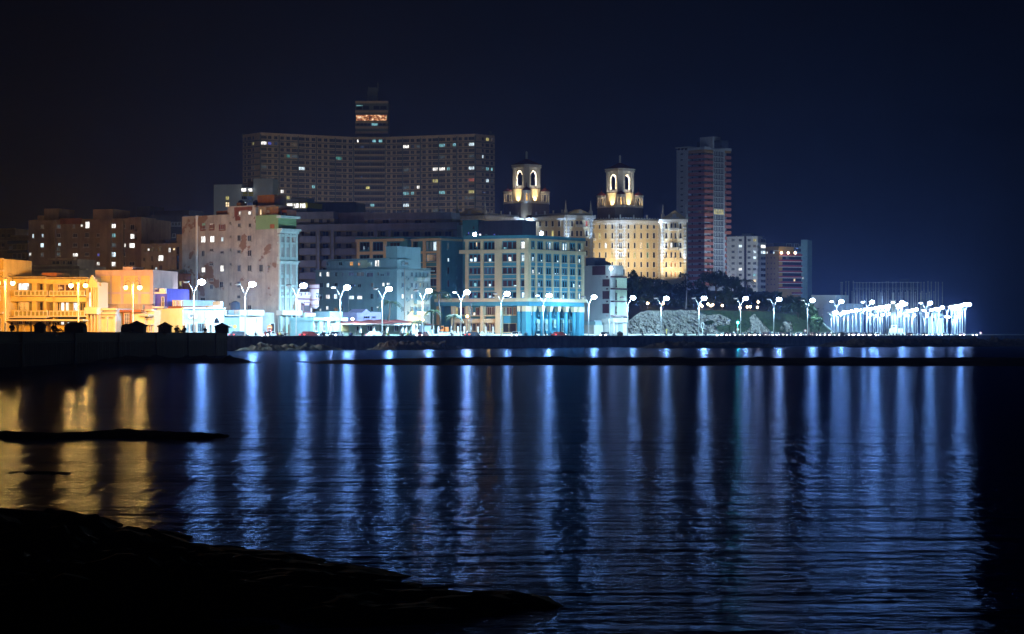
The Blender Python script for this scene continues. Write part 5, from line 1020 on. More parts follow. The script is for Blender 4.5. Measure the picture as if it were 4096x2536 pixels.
for k, y in enumerate(R_):
    bar(b, 'balcony', 'block_white', g, 3030, y + 16, 3066, y + 24, .2, -2.4); window(b, Face((3030, 1042.6), (3066, 1048.6)), 3034, y, 3062, y + 14, ',wc,,k.,.'[k], 'block_white', 4, fw=.12)
multi(b, 'balcony', ['block_white'], f, [(2909, y + 12, 2920, y + 20, 1.2) for y in R_[:6]])
# ochre block with red balconies, blue slab beside it
b = bld('apartment_block', 'ochre block with long deep red balcony bands and three lamps on its terrace', 'apartment block', 3150, 960)
f = Face((3062, 964), (3116, 958)); g = Face((3116, 958), (3211, 962))
mb = MB(); mb.prism([f.q(0, 0), f.q(f.L, 0), f.q(f.L, -10), f.q(0, -12)], 12, Z(986, 960)); mb.build('wall', 'ochre_wall', b)
mb = MB(); mb.prism([g.q(0, -2), g.q(g.L, -2), g.q(g.L, -12), g.q(0, -12)], 12, Z(1012, 960)); mb.build('front_wall', 'ochre_wall', b)
for k, y in enumerate((1017, 1039, 1061, 1083, 1104, 1126, 1147, 1169)):
    bar(b, 'balcony', 'deep_red', g, 3116 if k < 7 else 3175, y, 3209, y + 6.5, .2, -2.1); bar(b, 'balcony_edge', 'block_white', g, 3115 if k < 7 else 3175, y + 6.6, 3210, y + 8.4, .35, -2.1)
    if k < 6: window(b, Face((3116, 959), (3211, 963)), 3120, y + 9, 3205, y + 21, '.', 'dark_blue_wall', 14)
windows(b, Face((3116, 958.8), (3211, 962.8)), [(3143, 1027, 3156, 1037, 'd'), (3173, 1114, 3181, 1126, 'a')], 'dark_blue_wall')
windows(b, f, [(x, y, x + 5, y + 6, 'k') for y in (1028, 1050, 1072, 1093, 1114, 1135) for x in (3083, 3095, 3068)] + [(3094, 1006, 3098, 1016, 'c'), (3067, 1006, 3071, 1016, 'w')], 'ochre_wall', nx=1)
core(b, g, 3100, 1001, 3160, 'dark_blue_wall', 3, 6, 1013, 'roof_house'); core(b, g, 3120, 970, 3208, 'dark_blue_wall', 6, 8, 1013, 'penthouse')
windows(b, Face((3116, 963.8), (3211, 967.8)), [(3146, 974, 3166, 990, 'k'), (3178, 974, 3195, 990, 'k'), (3170, 996, 3190, 1010, 'k')], 'grey_blue')
bar(b, 'roof_beam', 'block_white', g, 3096, 1002, 3118, 1004, 0)
for px in (3125.6, 3153, 3181): 
    p = P(px, 1011.5, 956.5); t = thing('terrace_lamp', 'small white lamp on the top terrace of the ochre block, ' + {3125.6: 'left', 3153: 'middle', 3181: 'right'}[px] + ' of three', 'lamp', p, 'terrace lamps on the ochre block'); mb = MB(); mb.ball(p, .55, .4, .55, 10, 6); mb.build('lamp_glass', 'lamp_warm', t, True); mb = MB(); mb.tube([p, p - Vector((0, 0, 1))], .1, 5); mb.build('stem', 'iron', t)
b = bld('slab_tower', 'narrow blue grey slab tower at the right end of the high blocks', 'tower block', 3217, 975)
f = Face((3188, 975.5), (3231, 974)); core(b, f, 3204, 959, 3230, 'teal_plaster', 0, 12, name='wall'); multi(b, 'balcony', ['teal_plaster'], f, [(3188, 986 + 21.5 * k, 3206, 994 + 21.5 * k, .3, -4) for k in range(11)]); core(b, f, 3190, 975, 3206, 'dark_blue_wall', 1.5, 8, name='rear_wall')
windows(b, f, [(3225, 1003 + 21 * k, 3228, 1006 + 21 * k, 'k') for k in range(10)] + [(3210, 1108, 3215, 1116, 'w')], 'teal_plaster', nx=1, fw=.05, sill=False)
# ================================================================== rocks, hill, vegetation
from mathutils import noise as mnoise
def fbm(x, y, z=0, o=5): return mnoise.fractal(Vector((x, y, z)), 1.0, 2.0, o)
wall('cliff_rock', (.46, .43, .4), .7, 1.3, patch=(.09, .085, .08), pscale=.9, pthr=.61)  # cliff patches put dark crevice shade into the rock colour
wall('shore_rock', (.13, .1, .06), .7, 1.6); wall('dark_rock', (.02, .018, .016), .4, 1.0, rough=.95); wall('grass', (.03, .055, .022), .5, .8)
m, n_, q_ = _mat('leaf'); M['leaf'] = m; no = noise(n_, .35, 3); r_ = ramp(n_, no.outputs['Fac'], .35, (.014, .03, .014), .65, (.045, .08, .03)); n_.links.new(r_.outputs[0], q_.inputs['Base Color']); q_.inputs['Roughness'].default_value = .8
m, n_, q_ = _mat('palm_leaf'); M['palm_leaf'] = m; no = noise(n_, .8, 3); r_ = ramp(n_, no.outputs['Fac'], .35, (.025, .045, .025), .65, (.06, .1, .05)); n_.links.new(r_.outputs[0], q_.inputs['Base Color']); q_.inputs['Roughness'].default_value = .7
plain('bark', (.09, .07, .055), .9)
PROF = [(2486, 1312), (2512, 1285), (2540, 1262), (2562, 1247), (2600, 1242), (2780, 1241), (2900, 1243), (3060, 1246), (3130, 1252), (3190, 1260), (3250, 1275), (3300, 1305), (3345, 1338)]
def lerp(tab, x):
    if x <= tab[0][0]: return tab[0][1]
    for (a, ya), (c, yc) in zip(tab, tab[1:]):
        if x <= c: return ya + (yc - ya) * (x - a) / (c - a)
    return tab[-1][1]
def inpoly(x, y, pg):
    r = False; j = len(pg) - 1
    for i in range(len(pg)):
        if (pg[i][1] > y) != (pg[j][1] > y) and x < (pg[j][0] - pg[i][0]) * (y - pg[i][1]) / (pg[j][1] - pg[i][1]) + pg[i][0]: r = not r
        j = i
    return r
ROCKS = [[(2490, 1345), (2500, 1280), (2560, 1240), (2770, 1238), (2800, 1252), (2830, 1262), (2880, 1256), (2922, 1278), (2918, 1300), (2885, 1298), (2860, 1310), (2880, 1330), (2860, 1345)],
         [(2985, 1340), (2990, 1318), (3005, 1305), (2998, 1272), (3018, 1255), (3034, 1272), (3060, 1300), (3088, 1335), (3085, 1342)], [(3132, 1290), (3140, 1284), (3165, 1286), (3172, 1322), (3146, 1328)], [(3118, 1318), (3126, 1302), (3136, 1312), (3130, 1322)]]
cols_ = list(range(2484, 3349, 3)); NV = 40
V, Fc_, MI = [], [], []
for px in cols_:
    yb = YF(px, -15); yt = lerp(PROF, px); zt = max(Z(yt, yb + 7), 2.25)
    for v in range(NV + 1):
        s = v / NV; z = 2.1 + (zt - 2.1) * s; Y = yb + 7 * s ** 1.3; x0 = X(px, Y); pyy = HY - (z - H) / Y * F
        rock = any(inpoly(px, pyy, pg) for pg in ROCKS)
        amp = (2.6 if rock else .8) * min(1, (zt - 2.1) / 3) * math.sin(PI * min(s + .08, 1)) ** .4
        n = mnoise.noise(Vector((x0 * .22, z * .3, 1))) * 1.1 + abs(mnoise.noise(Vector((x0 * .55 + z * .4, z * .7, 5)))) * -1.3 + abs(mnoise.noise(Vector((x0 * 1.3 - z * .6, z * 1.5, 8)))) * -.7 + fbm(x0 * 2.2, z * 2.4, 3, 3) * .3
        Y -= amp * n; V.append((X(px, Y), Y, z + (.3 * mnoise.noise(Vector((x0 * .5, 2, 3))) if s > .9 else 0)))
    for dy, dz in ((12, .3), (30, .6), (60, 1.2), (110, 4), (160, 9), (420, 12)):
        Y = yb + 7 + dy; hh = min(1, max(0, (3345 - px) / 250)); V.append((X(px, Y), Y, zt + dz * hh))
W_ = NV + 7
for i in range(len(cols_) - 1):
    for j in range(W_ - 1):
        a = i * W_ + j; Fc_.append((a, a + W_, a + W_ + 1, a + 1))
        p = V[a]; pyy = HY - (p[2] - H) / p[1] * F; MI.append(0 if j < NV and any(inpoly(cols_[i] + 1.5, pyy - 1, pg) for pg in ROCKS) else 1)
mb = MB(); mb.v, mb.f, mb.m = V, Fc_, MI; struct(mb.build('hill', ['cliff_rock', 'grass']), 'low hill with a pale rock cliff and grass top behind the coast road')
# the rise the hotel stands on
mb = MB(); mb.prism([(X(1700, 740), 745), (X(2480, 740), 742), (X(2700, 740), 750), (X(2700, 1000), 1000), (X(1400, 1000), 1000)], 1, 19.9); struct(mb.build('terrain', 'grass'), 'rising ground below the hotel')
def rocks(name, label, pts, h, mat, half=3.0, seed=0, res=.3, kind='structure', sink=.12):
    """a broken ridge of boulders along a line of plan points"""
    P_ = [Vector(p) for p in pts]; L = [0]
    for a, c in zip(P_, P_[1:]): L.append(L[-1] + (c - a).length)
    n = max(4, int(L[-1] / res)); w_ = max(6, int(2 * half / res)); mb = MB()
    for i in range(n + 1):
        s = L[-1] * i / n; k = max(j for j in range(len(L)) if L[j] <= s + 1e-6); k = min(k, len(P_) - 2); t = (s - L[k]) / (L[k + 1] - L[k]); p = P_[k].lerp(P_[k + 1], t); d = (P_[k + 1] - P_[k]).normalized(); nn = Vector((d.y, -d.x))
        en = min(1, 5 * min(i, n - i) / n + .05)
        for j in range(w_ + 1):
            u = 2 * j / w_ - 1; q = p + nn * (half * u); e = (1 - abs(u) ** 2.2) * en
            z = e * h * (.55 + .8 * mnoise.noise(Vector((q.x * .55, q.y * .55, seed))) + .75 * (.45 - abs(mnoise.noise(Vector((q.x * 1.1, q.y * 1.1, seed + 9))))) + .5 * (.4 - abs(mnoise.noise(Vector((q.x * 2.6, q.y * 2.6, seed + 5)))))) - sink - .3 * (1 - e); mb.v.append((q.x, q.y, z))
    for i in range(n):
        for j in range(w_): a = i * (w_ + 1) + j; mb.f.append((a, a + 1, a + w_ + 2, a + w_ + 1)); mb.m.append(0)
    o = mb.build(name, mat); o['kind'] = kind; o['label'] = label; return o
def pxy(px, Y): return (X(px, Y), Y)
rocks('shore_rocks', 'brown rocks at the foot of the sea wall on the left', [pxy(915, 402), pxy(990, 401), pxy(1100, 404), pxy(1250, 410), pxy(1390, 414)], 1.1, 'shore_rock', 3.2, 1)
rocks('shore_rocks', 'mossy rocks at the foot of the sea wall in the middle', [pxy(1490, 420), pxy(1600, 428), pxy(1750, 436), pxy(1880, 440)], 1.5, 'shore_rock', 3.8, 2)
rocks('shore_rocks', 'mossy rocks below the cliff', [pxy(2560, 462), pxy(2750, 478), pxy(2950, 490), pxy(3160, 498)], 1.3, 'shore_rock', 6, 3, .35)
rocks('shore_rocks', 'mossy rocks at the right end of the shore', [pxy(3270, 520), pxy(3500, 535), pxy(3800, 548), pxy(4120, 555), pxy(4300, 560)], 1.7, 'shore_rock', 11, 4, .45)
mb = MB(); a = P(1008, 1372, 404); 
mb.face([P(1004, 1403, 402), P(1003, 1375, 403), P(1012, 1380, 403), P(1050, 1404, 401)]); mb.face([P(1003, 1375, 403), P(1004, 1403, 405), P(1050, 1404, 405), P(1012, 1380, 403.5)]); mb.face([P(1004, 1403, 402), P(1004, 1403, 405), P(1003, 1375, 403)])
tag(mb.build('boulder', 'shore_rock'), 'pointed brown boulder leaning among the rocks at the wall foot', 'boulder')
rocks('jetty_rocks', 'black rocks at the foot of the stone bastion', [(-46, 225), (-38, 236), (-32, 229), (-28.5, 221)], .65, 'dark_rock', 6, 6, .6)
# dark reef lying awash across the bay
rocks('reef', 'dark flat reef awash across the bay', [(-33, 240), (-10, 238), (20, 234), (50, 232), (110, 236)], .36, 'dark_rock', 37, 7, 1.5, sink=-.03)
rocks('foreground_rocks', 'black rock shelf in the near left corner', [(-18, 33), (-9.5, 32.5), (-7.4, 29.5), (-6.2, 26), (-5.4, 22), (-4.8, 17)], .5, 'dark_rock', 4.6, 8, .18)
rocks('foreground_rocks', 'low black rocks added to stand in for the dark near water', [(-7.5, 31), (-4.6, 28.5), (-2.6, 26), (-1.2, 23.5), (-.2, 20.5)], .16, 'dark_rock', 3.2, 12, .16, sink=.05)  # added rocks; their black stands in for the dark water
rocks('foreground_rocks', 'black rock ledge in the shallows at the left edge', [(-17, 63), (-12.5, 64), (-9.5, 62.5), (-7.2, 61)], .17, 'dark_rock', 4, 9, .2, sink=.07)
rocks('foreground_rocks', 'small black rock ledge near the left edge', [(-13.5, 47), (-10.2, 46.2), (-8.6, 45.8)], .13, 'dark_rock', 1.3, 10, .15)
# the stone bastion on the left
wall('bastion_stone', (.026, .018, .012), .5, .5)
JX = lambda Y: -46.2 + .0431 * (Y - 193)
mb = MB(); mb.prism([(JX(120) - 8, 120), (JX(150), 150), (JX(309), 309), (-60.6, 402), (-62.5, 420), (-320, 430), (-320, 120)], -1, 2.25); struct(mb.build('promenade', 'pavement'), 'promenade behind the stone bastion')
mb = MB(); jb = [(JX(118) - .8, 118), (JX(118), 118), (JX(309), 309), (JX(309) - .8, 309.6)]
mb.prism([(p[0], p[1]) for p in jb], -1, 3.28); mb.prism([(JX(309) - .0, 309.61), (-60.8, 402.5), (-61.6, 402), (JX(309) - .9, 309.3)], -1, 3.2)
for k in range(9): Y_ = 140 + k * 20; mb.box(JX(Y_) - .3, JX(Y_) + .14, Y_, Y_ + .4, -1, 3.2)
tag(mb.build('bastion_wall', 'bastion_stone'), 'massive dark stone harbour wall jutting in from the left', 'wall')
def wall_pier(label, px, Y, w_, h, z0=3.28, rnd=False, x=None):
    cx = X(px, Y) if x is None else x; t = thing('wall_pier', label, 'wall pier', (cx, Y, z0), 'capped piers on the harbour walls'); r = w_ / 2
    mb = MB(); mb.box(cx - r * .86, cx + r * .86, Y - r * .86, Y + r * .86, z0 - .1, z0 + h * .5); mb.build('shaft', 'bastion_stone', t)
    mb = MB()
    if rnd: mb.lathe((cx, Y), [(r, z0 + h * .5), (r, z0 + h * .62), (r * .86, z0 + h * .84), (r * .5, z0 + h * .97), (.05, z0 + h)], 16)
    else: q = [(cx - r, Y - r), (cx + r, Y - r), (cx + r, Y + r), (cx - r, Y + r)]; mb.prism(q, z0 + h * .5, z0 + h * .62); mb.cone([(cx - r * .93, Y - r * .93), (cx + r * .93, Y - r * .93), (cx + r * .93, Y + r * .93), (cx - r * .93, Y + r * .93)], z0 + h * .62 + .003, (cx, Y, z0 + h))
    mb.build('cap', 'bastion_stone', t)
wall_pier('small stone pier with pointed cap nearest the left frame edge', 160, 207, 1.1, 1.0)
wall_pier('wide round capped stone pier on the dark harbour wall', 303, 221, 2.3, 1.0, rnd=True)
wall_pier('small round capped pier touching the big pointed pier', 508, 247, 1.4, .95, rnd=True)
wall_pier('big stone pier with pointed cap in the middle of the harbour wall', 547, 250, 2.2, 1.35)
wall_pier('stone pier with pointed cap where a couple sits', 660, 266, 1.7, 1.3)
wall_pier('stone pier with pointed cap at the very corner of the harbour wall', 888, 306, 2.0, 1.45)
p = rd(rt(2479, WD), WD); wall_pier('small stone pier with pointed cap on the far sea wall beside the slim house', 2479, p.y, 1.5, 1.15, 2.7, x=p.x)
p = rd(rt(3368, WD), WD); wall_pier('small stone pier with pointed cap on the far sea wall by the plaza lamps', 3368, p.y, 1.4, 1.25, 2.7, x=p.x)
# ---- foliage
def leaves(mb, c, rx, ry, rz, n, size, rr, shell=.55):
    for _ in range(n):
        while True:
            v = Vector((rr.uniform(-1, 1), rr.uniform(-1, 1), rr.uniform(-1, 1)))
            if shell < v.length < 1: break
        p = Vector((c[0] + v.x * rx, c[1] + v.y * ry, c[2] + v.z * rz)); a = Vector((rr.gauss(0, 1), rr.gauss(0, 1), rr.gauss(0, 1))).normalized(); e = a.cross(Vector((rr.gauss(0, 1), rr.gauss(0, 1), rr.gauss(0, 1)))).normalized(); s = size * rr.uniform(.5, 1.2)
        mb.face([p - a * s, p + e * s * .45, p + a * s, p - e * s * .45])
def tree(px, yc, hw, hh, Y, label, seed, group='trees on the hill', n=900, base=None):
    rr = random.Random(seed); k = Y / F; c = P(px, yc, Y); zb = base if base is not None else c.z - hh * k - 2.5
    t = thing('tree', label, 'tree', (c.x, c.y, zb), group); mb = MB(); H_ = c.z - zb
    mb.tube([(c.x, c.y, zb), (c.x + .2, c.y, zb + H_ * .5), (c.x, c.y, c.z)], [.35, .27, .15], 8)
    for j in range(5): w_ = rr.uniform(0, 6.28); mb.tube([(c.x, c.y, zb + H_ * rr.uniform(.4, .7)), (c.x + math.cos(w_) * hw * k * .6, c.y + math.sin(w_) * hw * k * .6, c.z + rr.uniform(-.2, .6) * hh * k)], [.14, .05], 6)
    mb.build('trunk', 'bark', t); mb = MB(); nl = 7
    for j in range(nl):
        w_ = 6.28 * j / nl + rr.uniform(-.3, .3); d = rr.uniform(.35, .7); s = rr.uniform(.35, .6)
        cc = (c.x + math.cos(w_) * hw * k * d, c.y + math.sin(w_) * hw * k * d, c.z + rr.uniform(-.5, .55) * hh * k); leaves(mb, cc, hw * k * s, hw * k * s, hh * k * s * .9, n // nl, .62, rr, .35)
    mb.build('crown', 'leaf', t)
TL = [(2520, 1125, 38, 55, 640, 'dark bushy tree directly right of the slim house'), (2572, 1140, 45, 52, 660, 'broad dark tree whose leaves stand against the lit hotel'), (2632, 1160, 48, 52, 670, 'dark round tree below the right end of the hotel facade'), (2560, 1190, 50, 38, 640, 'low dark tree above the left end of the cliff'),
      (2690, 1165, 44, 50, 690, 'dark tree at the foot of the bright hotel corner'), (2650, 1200, 60, 28, 650, 'low dark tree behind the two warm park lamps'), (2752, 1165, 46, 48, 700, 'dark tree behind the thin flagpole'), (2800, 1170, 46, 55, 690, 'dark tree below the tall salmon tower'), (2735, 1210, 50, 24, 660, 'low dark shrub tree by the flagpole foot'),
      (2862, 1128, 56, 46, 680, 'large spreading tree in front of the white ribbed block'), (2925, 1150, 44, 44, 690, 'dark tree left of the hill palm'), (2890, 1190, 60, 36, 660, 'dark tree behind the park lamps'), (2980, 1178, 40, 34, 700, 'small dark tree under the hill palm'), (3028, 1195, 38, 32, 700, 'small dark tree below the white balconies'),
      (3085, 1195, 44, 34, 690, 'round dark tree in front of the ochre block'), (3140, 1205, 46, 40, 670, 'dark tree in front of the red balcony bands'), (3190, 1225, 44, 45, 655, 'dark tree at the foot of the narrow blue slab tower'), (3232, 1255, 36, 42, 640, 'tree sloping down to the road right of the hill'), (3272, 1290, 24, 30, 628, 'small pale green tree by the last single lamp'),
      (3110, 1240, 60, 26, 650, 'low bushy tree on the right shoulder of the hill'), (2410, 1060, 40, 20, 620, 'dark treetop peeping above the slim house roof')]
for i_, (px, yc, hw, hh, Y_, lb) in enumerate(TL): tree(px, yc, hw, hh, Y_, lb, 40 + i_)
for i_, (px, yc, hw, hh, d, lb) in enumerate([(2900, 1312, 36, 22, -17, 'green bushes at the cliff foot left of the green signal'), (2960, 1305, 30, 30, -19, 'green bushes behind the green signal'), (2985, 1280, 26, 24, -21, 'bush right of the green signal lamp post'), (3100, 1290, 30, 34, -21, 'dark bush between the two pale rock outcrops'), (3195, 1300, 34, 34, -19, 'dark bush right of the small rock outcrop'), (3225, 1315, 30, 22, -17, 'low bush by the round red sign'), (2830, 1292, 26, 10, -17, 'thin bush growing on the pale cliff'), (3060, 1270, 26, 20, -23, 'bush above the slanting rock outcrop'), (2950, 1268, 40, 20, -24, 'bushes on the grassy slope above the signal')]):
    rr = random.Random(90 + i_); Y_ = YF(px, d); k = Y_ / F; c = P(px, yc, Y_); t = thing('bush', lb, 'bush', (c.x, c.y, c.z - hh * k), 'bushes on the cliff'); mb = MB()
    for j in range(4): leaves(mb, (c.x + rr.uniform(-.5, .5) * hw * k, c.y + rr.uniform(-.4, .4), c.z + rr.uniform(-.4, .4) * hh * k), hw * k * .6, 1.2, hh * k * .65, 130, .42, rr, .1)
    mb.build('foliage', 'leaf', t); mb = MB()
    for j in range(3): mb.tube([(c.x + (j - 1) * .4, c.y, c.z - hh * k - .4), (c.x + (j - 1) * 1.0, c.y, c.z + hh * k * .3)], [.08, .03], 5)
    mb.build('stem', 'bark', t)
def palm(px, yt, yb, Y, label, r, seed, n=15):
    rr = random.Random(seed); top = P(px, yt, Y); bot = Vector((top.x + rr.uniform(-.6, .6), top.y, Z(yb, Y))); t = thing('palm_tree', label, 'palm tree', bot, 'palm trees')
    mb = MB(); mb.tube([bot, bot.lerp(top, .5) + Vector((.15, 0, 0)), top], [.24, .17, .14], 8); mb.build('trunk', 'bark', t, True); mb = MB()
    for j in range(n):
        w_ = 6.283 * j / n + rr.uniform(-.2, .2); up = rr.uniform(.1, .9); d = Vector((math.cos(w_), math.sin(w_), 0)); s = Vector((-d.y, d.x, 0)); pts = []
        for i in range(9): u = i / 8; pts.append(top + d * (r * u) * (1 - .15 * up) + Vector((0, 0, r * (up * u - (.75 + .35 * up) * u * u))))
        mb.tube(pts, [.05] * 8 + [.015], 4)
        for i in range(1, 9):
            for sg in (1, -1):
                for q in (0, .5):
                    p = pts[i - 1].lerp(pts[i], q + .3 if q else .1); L = r * .26 * math.sin(PI * (.12 + .8 * (i + q) / 9)); e = p + s * (sg * L) + d * L * .5 - Vector((0, 0, L * .55)); mb.face([p, p + d * .11, e])
    mb.build('crown', 'palm_leaf', t)
palm(1560, 1210, 1292, 470, 'palm in front of the teal block left face, fronds spread wide', 3.0, 1); palm(1752, 1172, 1318, 478, 'tallest palm, before the dark blue side wall', 3.4, 2); palm(1733, 1245, 1318, 474, 'small palm beside the tallest palm', 2.2, 3); palm(1815, 1265, 1320, 476, 'palm before the sodium lit colonnade wing', 2.4, 4); palm(1672, 1288, 1318, 470, 'low palm before the glowing orange wall', 2.2, 5)
palm(2738, 1098, 1130, 720, 'small palm at the bright hotel corner', 2.6, 6); palm(2988, 1122, 1180, 690, 'palm on the hill before the white ribbed block', 3.2, 7)
# ================================================================== lamps and street furniture
ORANGE = (1, .4, .05)
def double_lamp(px, yh, Y, dx, label, pw=(1, 1)):
    """ornate post with two hanging globes under scrolled arms"""
    p = Vector((X(px, Y), Y, 2.25)); zh = Z(yh, Y); t = thing('double_street_lamp', label, 'street lamp', p, 'ornate sodium street lamps'); mb = MB()
    mb.lathe(p, [(.42, 2.25), (.4, 2.9), (.22, 3.1), (.2, 5.0), (.26, 5.05), (.26, 5.2), (.15, 5.4), (.13, zh + .2), (.2, zh + .3), (.08, zh + 1.1)], 12); mb.build('pole', 'metal_pole', t, True)
    for s, q in zip((-1, 1), pw):
        e = dx * Y / F; mb = MB(); pts = [(p.x + s * .1, p.y, zh + .2), (p.x + s * e * .3, p.y, zh + 1.0), (p.x + s * e * .7, p.y, zh + 1.35), (p.x + s * e, p.y, zh + 1.0), (p.x + s * e, p.y, zh + .45)]; mb.tube(pts, .06, 6)
        for k in range(12): a0, a1 = 4.7 * k / 12, 4.7 * (k + 1) / 12; r0, r1 = .55 * (1 - k / 15), .55 * (1 - (k + 1) / 15); mb.tube([(p.x + s * (e * .55 + r0 * math.cos(a0)), p.y, zh + 1.45 + r0 * math.sin(a0)), (p.x + s * (e * .55 + r1 * math.cos(a1)), p.y, zh + 1.45 + r1 * math.sin(a1))], .035, 5)
        arm = mb.build('arm', 'iron', t, True); g_ = Vector((p.x + s * e, p.y, zh)); mb = MB(); mb.ball(g_, .46 * (.7 + .3 * q), .46 * (.7 + .3 * q), .42, 14, 8); mb.build('lamp_globe', 'lamp_orange', arm, True); mb = MB(); mb.lathe(g_, [(.5, g_.z + .3), (.3, g_.z + .5), (.06, g_.z + .6)], 10); mb.build('lamp_cap', 'iron', arm, True)
        point('sodium_light', g_ + Vector((0, -.1, -.7)), 13000 * q, ORANGE, .3)
double_lamp(21, 1132, 405, 30, 'ornate double sodium lamp at the left frame edge'); double_lamp(313, 1142, 408, 29, 'ornate double sodium lamp before the right part of the yellow balcony house'); double_lamp(531, 1150, 410, 28, 'ornate double sodium lamp before the panelled wall', (.35, 1))
LB = ['before the pale blue arch wall', 'before the weathered wall and kiosk', 'at the ornate white front', 'before the aqua shop', 'before the lilac gabled house', 'right of the teal block', 'left of the blue corner building', 'before the corner building side', 'before the blue colonnade',
      'before the slim grey house', 'at the slim house right edge', 'over the left part of the cliff', 'over the middle of the cliff', 'next to the green signal', 'over the slanting rock outcrop', 'left of the plaza, last single lit one', 'first in the plaza with both heads lit', 'second in the plaza row', 'third in the plaza row', 'last and rightmost of the row']
for o, l in zip(sorted([o for o in COL.objects if o.name.startswith('street_lamp') and o.type == 'EMPTY'], key=lambda o: o.location.x), LB): o['label'] = 'white forked street lamp ' + l
# plaza lamps: forked posts crowding together
plz = [(3325, 1250, 1), (3336, 1252, 0), (3352, 1257, 1), (3363, 1248, 0), (3375, 1248, 0), (3392, 1245, 1), (3410, 1240, 0), (3424, 1238, 1), (3443, 1238, 0), (3452, 1236, 1), (3466, 1236, 0), (3480, 1232, 1), (3495, 1230, 0), (3510, 1228, 1), (3522, 1226, 0), (3538, 1225, 0), (3552, 1222, 1),
       (3574, 1222, 1), (3590, 1220, 0), (3604, 1216, 1), (3618, 1242, 1), (3635, 1241, 1), (3650, 1238, 0), (3588, 1254, 0), (3588, 1262, 0), (3616, 1262, 0), (3646, 1262, 0), (3682, 1240, 0), (3712, 1238, 1), (3728, 1236, 0), (3740, 1236, 0), (3754, 1230, 1), (3697, 1264, 0), (3772, 1266, 1), (3785, 1268, 0), (3812, 1267, 0), (3823, 1266, 0), (3788, 1229, 1), (3806, 1226, 0), (3818, 1222, 1), (3830, 1220, 0), (3840, 1219, 1), (3849, 1219, 0), (3860, 1218, 0), (3495, 1262, 0), (3520, 1258, 1), (3545, 1255, 0), (3470, 1258, 1)]
for i_, (px, y, both) in enumerate(plz):
    Yp = (700 + (y - 1215) * 3.2) + 30 * ((i_ * 37) % 10) / 10; t_ = 3.2; zh = Z(y, Yp); sc = (zh - 2.2) / 9.84
    o = dup(pr, (X(px, Yp), Yp, 2.2), (i_ * 1.1) % .6 - .3, sc, 'one of the crowded white forked lamps of the bright plaza', 'crowded white lamps of the plaza')
    lp = (X(px, Yp) + 1.2, Yp - .2, zh - .5); spot('plaza_light', lp, (lp[0], lp[1], 0), 26000, (.36, .68, 1), 156, .35, .3)
    if i_ % 4 == 0: point('plaza_light', lp, 13000, (.4, .72, 1), .3)
# ---- flagpoles, monument, office slab of the plaza
fp = [(3364, 1131, 745), (3369, 1131, 750), (3384, 1128, 760), (3395, 1128, 748), (3413, 1126, 742), (3428, 1132, 755), (3439, 1131, 760), (3452, 1132, 748), (3465, 1132, 765), (3478, 1131, 745), (3493, 1132, 750), (3502, 1132, 758), (3516, 1131, 742), (3529, 1130, 765), (3545, 1128, 748), (3553, 1128, 755), (3571, 1130, 760), (3584, 1130, 745), (3602, 1131, 750), (3611, 1131, 762), (3628, 1130, 745), (3644, 1131, 750), (3653, 1131, 765), (3670, 1130, 745), (3684, 1131, 752), (3696, 1131, 762), (3712, 1128, 770), (3725, 1130, 745), (3743, 1130, 752), (3753, 1131, 745), (3770, 1131, 760)] + \
     [(x, 1168 + (x * 7) % 8, 720 + (x * 13) % 30) for x in (3381, 3408, 3418, 3486, 3494, 3512, 3523, 3538, 3552, 3595, 3605, 3621, 3632, 3644, 3661, 3682, 3688, 3705, 3718, 3736)]
for i_, (px, y, Yp) in enumerate(fp):
    tall = y < 1150
    if i_ == 0 or i_ == 31:
        t = thing('flagpole', 'bare %s white flagpole rising above the plaza lamps' % ('tall' if tall else 'shorter'), 'flagpole', (X(px, Yp), Yp, 2.2), 'bare %s flagpoles of the plaza' % ('tall' if tall else 'shorter')); zt = Z(y, Yp)
        mb = MB(); mb.tube([(X(px, Yp), Yp, 2.2), (X(px, Yp), Yp, zt)], [.13, .08], 8); mb.build('pole', 'metal_pole', t, True); mb = MB(); mb.ball((X(px, Yp), Yp, zt + .1), .18, .18, .18, 8, 6); mb.build('finial', 'metal_pole', t); fp0, h0 = t, zt - 2.2
    else: dup(fp0, (X(px, Yp), Yp, 2.2), 0, (Z(y, Yp) - 2.2) / h0)
t = thing('flagpole', 'single bare flagpole on the grass above the cliff', 'flagpole', P(2743, 1240, 640)); p0, p1 = P(2743, 1241, 640), P(2748, 1150, 640); mb = MB(); mb.tube([p0, p1], [.14, .08], 8); mb.build('pole', 'metal_pole', t); mb = MB(); mb.box(p0.x - .5, p0.x + .5, p0.y - .5, p0.y + .5, p0.z - .6, p0.z + .15); mb.build('base', 'white_plaster', t)
b = bld('office_slab', 'pale gridded office slab faintly seen behind the flagpoles', 'office block', 3545, 1250); f = Face((3410, 1252), (3680, 1245)); core(b, f, 3412, 1131, 3676, 'dark_blue_wall', 0, 16); core(b, f, 3597, 1115, 3637, 'dark_blue_wall', 4, 6, 1132, 'roof_house'); 
multi(b, 'ledge', ['grey_plaster'], f, [(3410, 1129, 3678, 1131, .4, -16), (3410, 1152, 3678, 1153, .3)]); windows(b, f, [(3418 + k * 21.5, 1158, 3432 + k * 21.5, 1330, '.') for k in range(12)], 'tower_white', nx=2, ny=6, sill=False)
b = bld('office_block', 'pale low office block faintly seen right of the hill', 'office block', 3330, 900); f = Face((3240, 905), (3420, 895)); core(b, f, 3245, 1180, 3345, 'tower_white', 0, 14); core(b, f, 3300, 1215, 3420, 'grey_blue', -2, 12, name='low_wing'); windows(b, f, [(x, 1232, x + 9, 1238, 'k') for x in (3268, 3290, 3330, 3360)] + [(3288, 1257, 3294, 1261, 'w')], 'tower_white')
